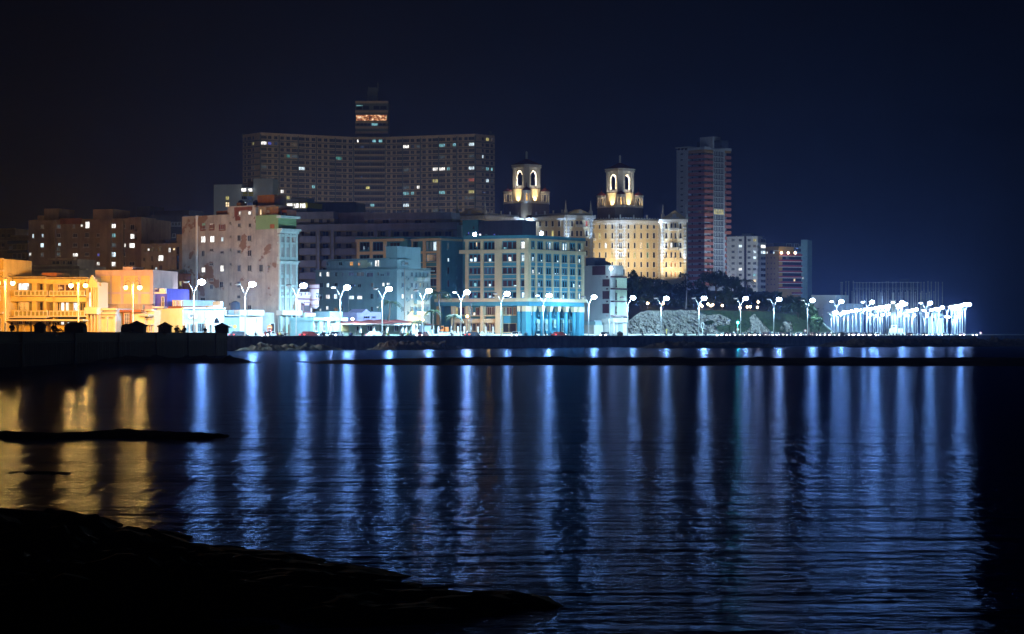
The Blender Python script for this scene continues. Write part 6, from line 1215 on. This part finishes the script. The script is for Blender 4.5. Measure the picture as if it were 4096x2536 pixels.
b = bld('pavilion', 'white pitched pavilion at the right side of the plaza', 'pavilion', 3740, 800); f = Face((3700, 802), (3800, 798)); core(b, f, 3712, 1272, 3775, 'tower_white', 0, 8); windows(b, f, [(3730, 1270, 3742, 1287, '.')], 'tower_white')
mb = MB(); mb.face([f.pt(3705, 1272, .5), f.pt(3785, 1262, .5), f.pt(3750, 1252, .5)]); mb.face([f.pt(3705, 1272, -8), f.pt(3750, 1252, -8), f.pt(3785, 1262, -8)]); mb.face([f.pt(3705, 1272, .5), f.pt(3750, 1252, .5), f.pt(3750, 1252, -8), f.pt(3705, 1272, -8)]); mb.face([f.pt(3750, 1252, .5), f.pt(3785, 1262, .5), f.pt(3785, 1262, -8), f.pt(3750, 1252, -8)]); mb.build('roof', 'tower_white', b)
b = thing('monument', 'white stone monument with twin columns on a stepped base in the plaza', 'monument', (X(3572, 720), 720, 2.2)); Ym = 720
def mbx(x0, y0, x1, y1, dp=2): mb = MB(); mb.box(X(x0, Ym), X(x1, Ym), Ym - dp, Ym + dp, Z(y1, Ym), Z(y0, Ym)); return mb
mbx(3545, 1330, 3612, 1342, 4).build('step', 'white_plaster', b); mbx(3550, 1314, 3606, 1330, 3).build('base', 'white_plaster', b); mbx(3560, 1300, 3584, 1314, 2).build('pedestal', 'white_plaster', b); mbx(3567, 1304, 3576, 1309, 2.1).build('niche', 'dark_room', b)
for x in (3566, 3577): mb = MB(); mb.lathe((X(x, Ym), Ym), [(.55, Z(1300, Ym)), (.5, Z(1204, Ym))], 14); mb.build('column', 'white_plaster', b, True)
mbx(3562, 1201, 3582, 1204.2, .9).build('capital', 'white_plaster', b); mbx(3568, 1170, 3576, 1201, .5).build('pylon', 'tower_white', b)
# ---- park lamps on the hill
for i_, (px, y) in enumerate([(2590, 1213), (2599, 1209), (2652, 1214), (2801, 1218), (2808, 1224), (2832, 1216), (2843, 1223), (2851, 1219), (2889, 1222), (2960, 1229), (2989, 1228), (3001, 1227), (3030, 1229), (3033, 1208)]):
    Yp = 655 + (i_ * 17) % 30 - 20; p = P(px, y, Yp)
    lb_ = ['left one of the close pair above the cliff', 'right one of the close pair above the cliff', 'just right of the lamp pole over the cliff', 'above the fork left of the flagpole gap', 'lowest beside the forked lamp', 'first of the loose cluster under the big tree', 'low one in the loose cluster', 'brightest of the loose cluster', 'alone under the big tree', 'left of the forked lamp by the signal', 'left of the pair over the slope', 'right of the pair over the slope', 'low one right of the slope pair', 'highest, alone before the dark trees'][i_]
    t = thing('park_lamp', 'small warm globe lamp on a post, ' + lb_, 'park lamp', (p.x, p.y, p.z - 2.6), 'warm park lamps on the hill'); mb = MB(); mb.ball(p, .36, .36, .36, 10, 6); mb.build('lamp_globe', 'lamp_warm', t, True); mb = MB(); mb.tube([p - Vector((0, 0, .3)), p - Vector((0, 0, 2.8))], .06, 6); mb.build('post', 'iron', t); point('park_lamp_light', p + Vector((0, -.6, -.2)), 160, (1, .7, .42), .2)
# ---- sodium lanterns near the palms
for px, y, Yp, pw, lb_ in ((1690, 1280, 499, 2600, 'sodium lantern hidden among palms glowing on the teal wall'), (1869, 1265, 500, 700, 'round sodium lantern on a thin pole before the colonnade wing')):
    p = P(px, y, Yp); t = thing('sodium_lantern', lb_, 'street lamp', (p.x, p.y, 2.2)); mb = MB(); mb.ball(p, .32, .32, .32, 10, 6); mb.build('lamp_globe', 'lamp_orange', t, True); mb = MB(); mb.tube([(p.x + .1, p.y + .4, 2.2), (p.x + .1, p.y + .4, p.z)], .07, 6); mb.tube([(p.x - 1.4, p.y + .4, p.z - .6), (p.x + 1.4, p.y + .4, p.z - .6)], .05, 5); mb.build('pole', 'iron', t); point('sodium_light', p + Vector((.2, .9 if px < 1800 else -.5, .3)), pw, ORANGE, .3)
p = P(1869, 1285, 517); point('sodium_light', p, 1100, ORANGE, .3); p = P(1955, 1300, 516); point('sodium_light', p, 900, ORANGE, .3)
# utility pole
p = P(1884, 1330, 498); t = thing('utility_pole', 'thin utility pole with two crossarms before the sodium lit piers', 'utility pole', (p.x, p.y, 2.2)); mb = MB(); mb.tube([(p.x, p.y, 2.2), (p.x, p.y, Z(1208, 498))], .09, 6); mb.build('pole', 'iron', t)
for y, w_ in ((1220, 12), (1279, 14), (1245, 6)): mb = MB(); mb.box(X(1884 - w_, 498), X(1884 + w_, 498), 497.95, 498.05, Z(y + 1, 498), Z(y - 1, 498)); mb.build('crossarm', 'iron', t)
# ---- green signal, signs, yellow posts
d_ = 2.5; pp = rd(rt(2951, d_), d_); t = thing('traffic_light', 'traffic light showing green before the bushes', 'traffic light', (pp.x, pp.y, 2.3)); zc = Z(1289, pp.y)
mb = MB(); mb.tube([(pp.x, pp.y, 2.3), (pp.x, pp.y, zc + .3)], .07, 8); mb.build('pole', 'metal_pole', t); mb = MB(); mb.box(pp.x - .17, pp.x + .17, pp.y - .1, pp.y + .2, zc - .3, zc + .75); hd = mb.build('signal_head', 'black_metal', t)
for k, mt in enumerate(('green_signal', 'dark_room', 'dark_room')): mb = MB(); mb.ball((pp.x, pp.y - .12, zc + k * .33 - .08), .3 if k == 0 else .13, .12, .3 if k == 0 else .13, 12, 6); mb.build('lens', mt, hd, True)
point('signal_light', (pp.x, pp.y - .7, zc), 1100, (.02, 1, .72), .15)
plain('sign_red', (.6, .04, .04), .5); plain('sign_yellow', (.65, .5, .08), .5); plain('sign_orange', (.7, .2, .04), .5)
def disc(mb, c, r, mi=0, dy=0, n=18): mb.tube([(c[0], c[1] + dy, c[2]), (c[0], c[1] + dy - .03, c[2])], r, n, mi)
for px, y, lb_ in ((2951, 1318, 'round red rimmed road sign on the signal pole'), (3221, 1323, 'round red rimmed road sign beside the last single lamp'), (3922, 1332, 'round red rimmed road sign at the far right of the road')):
    q = rd(rt(px, 2), 2); z = Z(y, q.y); t = thing('road_sign', lb_, 'road sign', (q.x, q.y, 2.3)); mb = MB(); disc(mb, (q.x, q.y - .1, z), .42); mb.build('plate', 'sign_red', t); mb = MB(); disc(mb, (q.x, q.y - .14, z), .28); mb.build('plate_face', 'white_paint', t)
    mb = MB(); mb.tube([(q.x, q.y, 2.3), (q.x, q.y, z)], .04, 6); mb.build('post', 'metal_pole', t)
q = rd(rt(1079, 2), 2); t = thing('road_sign', 'orange disc above a red disc on one post before the ornate front', 'road sign', (q.x, q.y, 2.3))
for y, mt, r in ((1310, 'sign_orange', .52), (1321, 'sign_red', .45)): mb = MB(); disc(mb, (q.x, q.y - .1, Z(y, q.y)), r); c_ = mb.build('plate', mt, t); mb = MB(); mb.box(q.x - r * .6, q.x + r * .6, q.y - .17, q.y - .14, Z(y, q.y) - .08, Z(y, q.y) + .08); mb.build('bar', 'white_paint', c_)
mb = MB(); mb.tube([(q.x, q.y, 2.3), (q.x, q.y, Z(1306, q.y))], .05, 6); mb.build('post', 'metal_pole', t)
for px, y, lb_ in ((940, 1306, 'yellow disc sign on a post left of the white shop'), (2666, 1320, 'yellow post with a flared top before the cliff'), (2007, 1318, 'yellow post before the corner building side door')):
    q = rd(rt(px, -9), -9); z = Z(y, q.y); t = thing('road_sign', lb_, 'road sign', (q.x, q.y, 2.2)); mb = MB(); mb.tube([(q.x, q.y, 2.2), (q.x, q.y, z)], .09, 8); mb.build('post', 'sign_yellow', t); mb = MB(); disc(mb, (q.x, q.y - .1, z), .4 if px < 2000 else .25); mb.build('plate', 'sign_yellow', t)
q = rd(rt(2810, -6), -6); t = thing('ring_post', 'white post with a tall ring top before the pale rocks', 'sign post', (q.x, q.y, 2.2)); z0, z1, z2 = 2.2, Z(1312, q.y), Z(1291, q.y); mb = MB(); mb.tube([(q.x, q.y, z0), (q.x, q.y, z1)], .12, 8); mb.build('post', 'white_paint', t); mb = MB(); r = .33; mb.tube([(q.x - r, q.y, z1), (q.x - r, q.y, z2 - .3), (q.x - r * .6, q.y, z2), (q.x + r * .6, q.y, z2), (q.x + r, q.y, z2 - .3), (q.x + r, q.y, z1), (q.x - r, q.y, z1)], .1, 8); mb.build('ring', 'white_paint', t)
# ---- white garden fences in front of the restaurants and corner building
def fence_run(label, x0, x1, d, piers, panels):
    t = thing('fence', label, 'fence', (rd(rt(x0, d), d).x, rd(rt(x0, d), d).y, 2.2))
    for px in piers:
        q = rd(rt(px, d), d); h_ = (1338 - 1312) / F * q.y * 1.0 + H; mb = MB(); mb.tube([(q.x, q.y, 2.2), (q.x, q.y, h_)], .2, 8); mb.ball((q.x, q.y, h_ + .15), .24, .24, .24, 8, 6); mb.build('pier', 'white_plaster', t)
    for xa, xb, k in panels:
        a, e = rd(rt(xa, d), d), rd(rt(xb, d), d); mb = MB(); u = (e - a).normalized(); L = (e - a).length; zb = 2.2; nn = Vector((u.y, -u.x)) * .06
        def pf(s, z, sg): q = a + u * s + nn * sg; return (q.x, q.y, z)
        top = [(0, .9), (L, .9)] if k == 0 else [(0, .7), (L * .5, 1.65), (L, .7)] if k == 1 else sum([[(L * i / 8, .9 + .55 * (i % 2))] for i in range(9)], [])
        top = [(s, zb + h_) for s, h_ in top]; ol = [(0, zb)] + top + [(L, zb)]
        mb.face([pf(s, z, 1) for s, z in ol]); mb.face([pf(s, z, -1) for s, z in reversed(ol)])
        for (s0, za), (s1, zc_) in zip(top, top[1:]): mb.face([pf(s0, za, 1), pf(s0, za, -1), pf(s1, zc_, -1), pf(s1, zc_, 1)])
        mb.build('panel', 'white_plaster', t)
fence_run('white garden fence with pointed panels before the sodium lit wing', 1695, 1985, -10, (1728, 1753, 1806, 1832, 1857, 1883, 1912, 1943, 1972), [(1697, 1727, 1), (1730, 1752, 0), (1754, 1780, 2), (1781, 1805, 2), (1808, 1831, 1), (1833, 1856, 2), (1858, 1882, 1), (1884, 1911, 2), (1914, 1942, 1), (1945, 1970, 2)])
fence_run('low white balustrade with ball topped posts before the restaurants', 1262, 1680, -8.5, (1322, 1338, 1372, 1420, 1432, 1462, 1474, 1492, 1512, 1536, 1600, 1630), [(1264, 1321, 0), (1339, 1371, 0), (1373, 1419, 0), (1433, 1461, 2), (1475, 1491, 2), (1493, 1511, 1), (1537, 1599, 0), (1601, 1629, 2), (1631, 1678, 0)])
q = rd(rt(1640, -10.5), -10.5); b = thing('gate_pier', 'broad white gate pier right of the restaurant pavilions', 'gate pier', (q.x, q.y, 2.2)); f = Face((1600, q.y - 2), (1680, q.y + 3)); bar(b, 'pier', 'white_plaster', f, 1641, 1304, 1668, 1338, .5, -.5); bar(b, 'side_wall', 'aqua', f, 1620, 1304, 1641, 1338, .2, -.4); bar(b, 'cap', 'white_plaster', f, 1639, 1301, 1670, 1304, .6, -.6)
mb = MB()
for k in range(9): a0 = PI * k / 8; mb.ball(f.pt(1619 + 9 * math.cos(a0 + .4), 1290 - 10 * math.sin(a0 + .4) + k * 1.2, -.2), .28, .28, .28, 8, 5)
mb.build('scroll_ornament', 'pale_blue', b)
q = rd(rt(1718, -14), -14); b = thing('gatehouse', 'small blue gatehouse with red hipped roof behind the white fence', 'gatehouse', (q.x, q.y, 2.2)); f = Face((1690, q.y - 2), (1745, q.y + 2)); bar(b, 'wall', 'grey_blue', f, 1698, 1299, 1737, 1336, 0, -3); mb = MB(); z = f.z(1718, 1299); c_ = f.q(f.t(1718), -1.5); mb.cone([f.q(f.t(1693), .6), f.q(f.t(1742), .6), f.q(f.t(1742), -3.6), f.q(f.t(1693), -3.6)], z + .01, (c_[0], c_[1], f.z(1718, 1291))); mb.build('roof', 'roof_tile', b); windows(b, f, [(1722, 1304, 1734, 1315, '.')], 'white_plaster')
q = rd(rt(1775, -13), -13); b = thing('loader', 'orange digger parked behind the white fence', 'digger', (q.x, q.y, 2.2)); f = Face((1755, q.y - .5), (1800, q.y + .5)); bar(b, 'body', 'sign_orange', f, 1776, 1308, 1790, 1326, .8, -.8); bar(b, 'cab', 'sign_orange', f, 1760, 1304, 1771, 1324, .7, -.7); bar(b, 'cab_window', 'dark_glass', f, 1762, 1307, 1769, 1315, .75, .68)
for px in (1764, 1784): mb = MB(); p = f.pt(px, 1330, 0); mb.tube([(p.x, p.y - .9, 2.75), (p.x, p.y + .9, 2.75)], .55, 14); mb.build('wheel', 'black_metal', b)
# ---- cars on the coast road, seen over the wall
plain('car_dark', (.05, .06, .08), .3, .3); plain('car_red', (.12, .015, .015), .3, .2); plain('car_pale', (.55, .57, .6), .3, .2); plain('tyre', (.02, .02, .02), .8)
def car_proto(mat):
    t = thing('car', 'car', 'car'); prof = [(-2.1, .35), (-2.15, .75), (-1.2, .92), (-.6, 1.42), (.8, 1.45), (1.5, .98), (2.1, .9), (2.15, .4)]; mb = MB()
    L_ = [(x, -.85, z) for x, z in prof]; R_ = [(x, .85, z) for x, z in prof]; mb.face(L_); mb.face(R_[::-1])
    for k in range(8): a, c = k, (k + 1) % 8; mb.face([L_[c], L_[a], R_[a], R_[c]])
    bd = mb.build('body', mat, t); mb = MB(); mb.face([(-1.12, -.75, .98), (-.66, -.7, 1.36), (-.66, .7, 1.36), (-1.12, .75, .98)][::-1])
    mb.v = [(x - .02, y, z + .02) for x, y, z in mb.v]; mb.build('windscreen', 'dark_glass', t); mb = MB(); mb.face([(-.55, -.87, 1.0), (1.2, -.87, 1.0), (.75, -.87, 1.36), (-.45, -.87, 1.36)]); mb.build('side_window', 'dark_glass', t)
    for x in (-1.3, 1.35):
        for y in (-.8, .8): mb = MB(); mb.tube([(x, y - .1, .33), (x, y + .1, .33)], .33, 14); mb.build('wheel', 'tyre', t)
    for y in (-.62, .62):
        mb = MB(); mb.ball((-2.16, y, .7), .06, .2, .14, 10, 6); mb.build('headlight', 'headlight_glow', t); mb = MB(); mb.box(2.13, 2.17, y - .18, y + .18, .72, .86); mb.build('taillight', 'taillight_glow', t)
    return t
protos = [car_proto('car_dark'), car_proto('car_pale'), car_proto('car_red')]
ca = math.atan2(LU.y, LU.x); used = set()
xs = [955, 1075, 1235, 1345, 1500, 1690, 1890, 2065, 2235, 2420, 2882, 2902, 2935, 2975, 2992, 3012, 3033, 3055, 3072, 3103, 3128, 3158, 3197, 3238, 3262, 3292, 3312, 3352, 3390, 3405, 3428, 3447, 3470, 3492, 3512, 3640, 3700, 3780, 3850, 3900]
for i_, px in enumerate(xs):
    d = -3.2 if i_ % 3 else -6.0; q = rd(rt(px, d), d); k = i_ % 3; src = protos[k]; c_ = ['dark', 'pale', 'red'][k]
    o = src if k not in used else dup(src, (0, 0, 0)); used.add(k); o.location = (q.x, q.y, 2.2); rot = ca + (.0 if px > 2800 or i_ % 2 else PI); turn = .35 if rot == ca else 0
    o.rotation_euler = (0, 0, rot + turn); away = rot != ca
    o['label'] = c_ + (' car driving off behind the sea wall, only its roof in view' if away else ' car coming with bright headlights just over the sea wall'); o['group'] = c_ + (' cars driving away on the coast road' if away else ' cars coming on the coast road')
for px in (3395, 3430, 3470, 3495): q = rd(rt(px, -4), -4); point('headlight_light', (q.x - 1.2, q.y - 2.2, 3.0), 900, (1, .95, .9), .2)
# ---- unseen lights: glow of streets behind, plus fills added to brighten walls and towers
for px, Y_, z, pw, col in ((300, 495, 8, 2600, ORANGE), (120, 495, 8, 1800, ORANGE), (520, 492, 8, 1500, (1, .6, .3)), (650, 488, 8, 900, (1, .75, .5)), (735, 446, 9, 3500, (.85, .92, 1)), (830, 440, 9, 2200, (.85, .92, 1)), (1250, 560, 10, 2100, (1, .6, .35)), (1420, 545, 12, 2000, (1, .6, .35)), (1560, 545, 14, 1600, (1, .65, .4)), (1700, 545, 14, 1400, (.9, .7, .5)),
                           (1150, 1350, 60, 60000, (1, .8, .55)), (1480, 1330, 60, 60000, (1, .8, .55)), (1800, 1350, 60, 60000, (1, .8, .55)), (900, 1430, 50, 30000, (1, .75, .45)), (2100, 1430, 60, 16000, (.8, .9, 1)),
                           (2990, 1085, 46, 20000, (.7, .85, 1)), (2700, 1010, 30, 15000, (.8, .65, .65)), (2960, 1005, 30, 13000, (.75, .9, 1)), (3030, 1000, 30, 9000, (.75, .9, 1)), (3110, 900, 30, 6000, (.9, .85, .8)), (3250, 930, 30, 12000, (.5, .75, 1)),
                           (900, 600, 22, 6000, (.8, .9, 1)), (1090, 560, 25, 700, (1, .7, .4))):
    point('unseen_city_light', (X(px, Y_), Y_, z), pw, col, 1.5)
# ================================================================== people on the walls and the promenade
plain('skin', (.3, .19, .13), .6); plain('cloth_dark', (.03, .03, .04), .9); plain('cloth_red', (.5, .04, .04), .9); plain('cloth_white', (.6, .6, .6), .9); plain('cloth_blue', (.06, .09, .2), .9); plain('cloth_yellow', (.6, .5, .12), .9); plain('hair_dark', (.012, .01, .01), .8)
def person_mesh(J, E, rad, cl):
    """one continuous skinned body from joints J, bones E, radii; clothing by height and limb"""
    me = bpy.data.meshes.new('person_body'); me.from_pydata(J, E, []); o = bpy.data.objects.new('tmp', me); COL.objects.link(o)
    md = o.modifiers.new('s', 'SKIN'); sv = me.skin_vertices[0].data
    for k, r in enumerate(rad): sv[k].radius = (r, r)
    sv[0].use_root = True; o.modifiers.new('u', 'SUBSURF').levels = 1
    dg = bpy.context.evaluated_depsgraph_get(); m2 = bpy.data.meshes.new_from_object(o.evaluated_get(dg)); bpy.data.objects.remove(o); m2.name = 'person_body'
    m2.materials.clear()
    for m in ('skin', 'cloth_dark', cl): m2.materials.append(M[m])
    for p in m2.polygons:
        c = p.center; d = [(c - Vector(j)).length - rad[k] for k, j in enumerate(J)]; k = d.index(min(d)); p.material_index = PART[k]; p.use_smooth = True
    return m2
# joints: 0 pelvis 1 waist 2 chest 3 neck 4 head 5 crown | 6-10 arm L: shoulder elbow wrist hand fingers | 11-15 arm R | 16-19 leg L hip knee ankle toe | 20-23 leg R
ED = [(0, 1), (1, 2), (2, 3), (3, 4), (4, 5), (2, 6), (6, 7), (7, 8), (8, 9), (9, 10), (2, 11), (11, 12), (12, 13), (13, 14), (14, 15), (0, 16), (16, 17), (17, 18), (18, 19), (0, 20), (20, 21), (21, 22), (22, 23)]
RD = [.13, .12, .14, .055, .085, .08, .065, .05, .035, .035, .02, .065, .05, .035, .035, .02, .1, .07, .045, .04, .1, .07, .045, .04]
PART = [1, 2, 2, 0, 0, 0, 2, 2, 0, 0, 0, 2, 2, 0, 0, 0, 1, 1, 0, 1, 1, 1, 0, 1]
def pose(kind):
    if kind == 'sit':
        J = [(0, 0, .12), (0, .02, .3), (0, 0, .5), (0, -.02, .64), (0, -.05, .74), (0, -.05, .84), (.19, 0, .54), (.25, -.02, .3), (.2, -.2, .16), (.18, -.27, .14), (.17, -.33, .13), (-.19, 0, .54), (-.27, .06, .3), (-.26, .06, .08), (-.27, .03, .02), (-.28, -.03, .01), (.1, -.05, .1), (.13, -.46, .1), (.13, -.5, -.32), (.13, -.63, -.37), (-.1, -.05, .1), (-.14, -.45, .11), (-.15, -.42, -.33), (-.15, -.55, -.37)]
    elif kind == 'hug':   # sitting with knees drawn up
        J = [(0, 0, .12), (0, .06, .3), (0, .06, .48), (0, 0, .6), (0, -.08, .68), (0, -.1, .78), (.19, .02, .5), (.25, -.16, .32), (.1, -.4, .3), (.03, -.43, .3), (-.03, -.44, .3), (-.19, .02, .5), (-.25, -.16, .32), (-.1, -.4, .26), (-.03, -.43, .26), (.03, -.44, .26), (.1, -.04, .1), (.12, -.32, .46), (.12, -.42, .06), (.12, -.55, .03), (-.1, -.04, .1), (-.12, -.32, .46), (-.12, -.42, .06), (-.12, -.55, .03)]
    elif kind == 'lean':  # sitting sideways, leaning back on one arm
        J = [(0, 0, .12), (-.06, 0, .3), (-.13, 0, .48), (-.15, -.01, .61), (-.14, -.02, .71), (-.14, -.02, .81), (-.12, -.19, .51), (.02, -.24, .34), (.2, -.2, .22), (.27, -.2, .2), (.32, -.2, .19), (-.2, .18, .51), (-.34, .2, .3), (-.42, .18, .1), (-.45, .16, .03), (-.5, .14, .02), (.04, -.1, .1), (.36, -.12, .34), (.5, -.12, .06), (.63, -.12, .03), (.04, .1, .1), (.42, .08, .12), (.76, .06, .06), (.8, .06, .16)]
    elif kind == 'walk':
        J = [(0, 0, .95), (0, 0, 1.12), (0, 0, 1.36), (0, 0, 1.5), (.02, 0, 1.6), (.02, 0, 1.7), (0, -.2, 1.4), (-.1, -.24, 1.13), (-.02, -.25, .9), (.01, -.25, .82), (.03, -.25, .76), (0, .2, 1.4), (.08, .24, 1.13), (.2, .24, .92), (.24, .24, .85), (.27, .24, .8), (0, -.1, .92), (.16, -.1, .52), (.22, -.1, .1), (.36, -.1, .05), (0, .1, .92), (-.08, .1, .5), (-.28, .1, .14), (-.17, .1, .05)]
    else:
        J = [(0, 0, .95), (0, 0, 1.12), (0, 0, 1.36), (0, -.01, 1.5), (0, -.03, 1.6), (0, -.03, 1.7), (.2, 0, 1.4), (.25, .03, 1.13), (.24, -.04, .9), (.24, -.06, .82), (.23, -.08, .76), (-.2, 0, 1.4), (-.28, .05, 1.14), (-.12, -.14, 1.05), (-.06, -.17, 1.06), (0, -.18, 1.07), (.1, 0, .92), (.11, -.02, .5), (.12, 0, .1), (.13, -.14, .05), (-.1, 0, .92), (-.12, -.02, .5), (-.13, 0, .1), (-.15, -.14, .05)]
    return J
PROTO = {}
def person(kind, cl, loc, rot, label, group):
    key = (kind, cl)
    if key not in PROTO:
        J = pose(kind); o = bpy.data.objects.new('person', person_mesh(J, ED, RD, cl)); COL.objects.link(o); c = Vector(J[4]).lerp(Vector(J[5]), .55); mb = MB(); mb.ball((c.x, c.y + .025, c.z + .03), .098, .1, .095, 10, 6); h_ = mb.build('hair', 'hair_dark', None, True); h_.parent = o; PROTO[key] = o
    else:
        s = PROTO[key]; o = s.copy(); COL.objects.link(o)
        for ch in s.children: c = ch.copy(); COL.objects.link(c); c.parent = o
    o.location = loc; o.rotation_euler = (0, 0, rot); tag(o, label, 'person', group); return o
rr = random.Random(5); CL = ['cloth_dark', 'cloth_blue', 'cloth_white', 'cloth_dark']
seaward = math.atan2(LN.y, LN.x) + PI / 2
wallp = [(1021, 'hug', 'cloth_dark'), (1062, 'sit', 'cloth_red'), (1110, 'sit', 'cloth_red'), (1121, 'lean', 'cloth_yellow'), (1126, 'sit', 'cloth_white'), (1143, 'hug', 'cloth_dark'), (1286, 'lean', 'cloth_dark'), (1292, 'sit', 'cloth_dark'), (1298, 'hug', 'cloth_dark'), (1317, 'lean', 'cloth_dark'), (1325, 'sit', 'cloth_dark'), (1401, 'lean', 'cloth_blue'), (1407, 'sit', 'cloth_dark'), (1446, 'lean', 'cloth_dark'), (1451, 'hug', 'cloth_dark'), (1530, 'sit', 'cloth_white'), (1536, 'hug', 'cloth_dark'), (1552, 'sit', 'cloth_yellow'), (1600, 'hug', 'cloth_dark'), (1605, 'sit', 'cloth_dark'), (1615, 'hug', 'cloth_dark'), (1631, 'sit', 'cloth_yellow'), (1639, 'lean', 'cloth_dark'), (1644, 'sit', 'cloth_dark'), (1694, 'hug', 'cloth_blue'), (1806, 'lean', 'cloth_dark'), (1851, 'hug', 'cloth_dark'), (1913, 'lean', 'cloth_dark'), (2103, 'hug', 'cloth_dark'), (2108, 'sit', 'cloth_dark'), (2142, 'sit', 'cloth_dark'), (2182, 'hug', 'cloth_dark'), (2205, 'lean', 'cloth_dark'), (2490, 'hug', 'cloth_dark'), (2570, 'sit', 'cloth_dark'), (2663, 'lean', 'cloth_dark'), (2691, 'sit', 'cloth_white'), (2697, 'sit', 'cloth_dark'), (2737, 'hug', 'cloth_dark'), (2743, 'sit', 'cloth_dark'), (2786, 'hug', 'cloth_dark'), (2820, 'lean', 'cloth_dark')]
for px, k, cl in wallp:
    p = rd(rt(px, WD), WD); col = cl[6:]; ps = {'sit': 'sitting upright', 'hug': 'sitting with drawn up knees', 'lean': 'leaning back on one arm'}[k]
    person(k, cl, (p.x, p.y, 2.75), seaward + rr.uniform(-.5, .5) + (PI if rr.random() < .3 else 0), 'person in %s clothes %s on the far sea wall' % (col, ps), 'people in %s %s on the sea wall' % (col, ps))
p = rd(rt(1077, 4), 4); person('stand', 'cloth_dark', (p.x, p.y, 2.3), 1, 'person in dark clothes standing by the double disc sign', None)
p = rd(rt(2824, 4), 4); person('walk', 'cloth_dark', (p.x, p.y, 2.3), ca, 'person in dark clothes walking past the white ring post', None)
xs = [2915 + k * 9.7 + rr.uniform(-3, 3) for k in range(66)]
for i_, px in enumerate(xs):
    if 3395 < px < 3520 and i_ % 2: continue
    k = ['sit', 'hug', 'stand', 'sit', 'walk', 'lean'][int(rr.random() * 6)]; up = k in ('stand', 'walk'); d = 3.6 if up else WD; p = rd(rt(px, d), d); cl = CL[i_ % 4]; ps = {'sit': 'sitting', 'hug': 'crouching', 'lean': 'leaning', 'stand': 'standing', 'walk': 'walking'}[k]
    person(k, cl, (p.x, p.y, 2.3 if up else 2.75), (seaward + rr.uniform(-.6, .6)) if not up else rr.uniform(0, 6.2), 'person in %s clothes %s in the crowd along the far right sea wall' % (cl[6:], ps), '%s people in %s of the crowd on the right' % (ps, cl[6:]))
xs = [3560 + k * 12.5 + rr.uniform(-3, 3) for k in range(23)]
for i_, px in enumerate(xs):
    k = ['sit', 'lean', 'hug'][i_ % 3]; p = rd(rt(px, WD), WD); ps = {'sit': 'sitting', 'hug': 'crouching', 'lean': 'leaning'}[k]; person(k, 'cloth_dark', (p.x, p.y, 2.75), seaward + rr.uniform(-.7, .7), 'dark person %s on the sea wall below the plaza lamps' % ps, 'dark people %s below the plaza' % ps)
for px, k, cl, r, lb in ((212, 'sit', 'cloth_dark', 1.2, 'dark person sitting on the harbour wall left of the round pier'), (228, 'lean', 'cloth_dark', .2, 'dark person lying back on the harbour wall beside a sitting one'), (47, 'hug', 'cloth_dark', .5, 'dark person crouching on the harbour wall near the frame edge'), (646, 'sit', 'cloth_dark', 1.4, 'left one of the couple before the pointed pier'), (657, 'sit', 'cloth_dark', -1.2, 'right one of the couple before the pointed pier'),
                         (704, 'hug', 'cloth_dark', .4, 'leftmost dark person of the group right of the couple'), (711, 'sit', 'cloth_dark', .3, 'second dark person of the group right of the couple'), (729, 'lean', 'cloth_dark', 3.0, 'leaning dark person at the right of the wall group'), (739, 'sit', 'cloth_dark', -.4, 'upright dark person at the right end of the wall group'), (820, 'hug', 'cloth_dark', .4, 'lone dark person crouching left of the corner pier')):
    r_ = (px - CX) / F; Y_ = (-46.2 - .0431 * 193 - .35) / (r_ - .0431); person(k, cl, (X(px, Y_), Y_, 3.28), r, lb, None)
# wall top of the plaza side, low kerb wall raised to stand in for the traffic's line of light
mb = MB(); c = rd(470, -12.4); mb.obox(c, LU, 420, .15, 2.0, 3.15); tag(mb.build('garden_wall', 'white_plaster'), 'low pale garden wall raised to stand in for the line of traffic light along the coast road', 'wall')
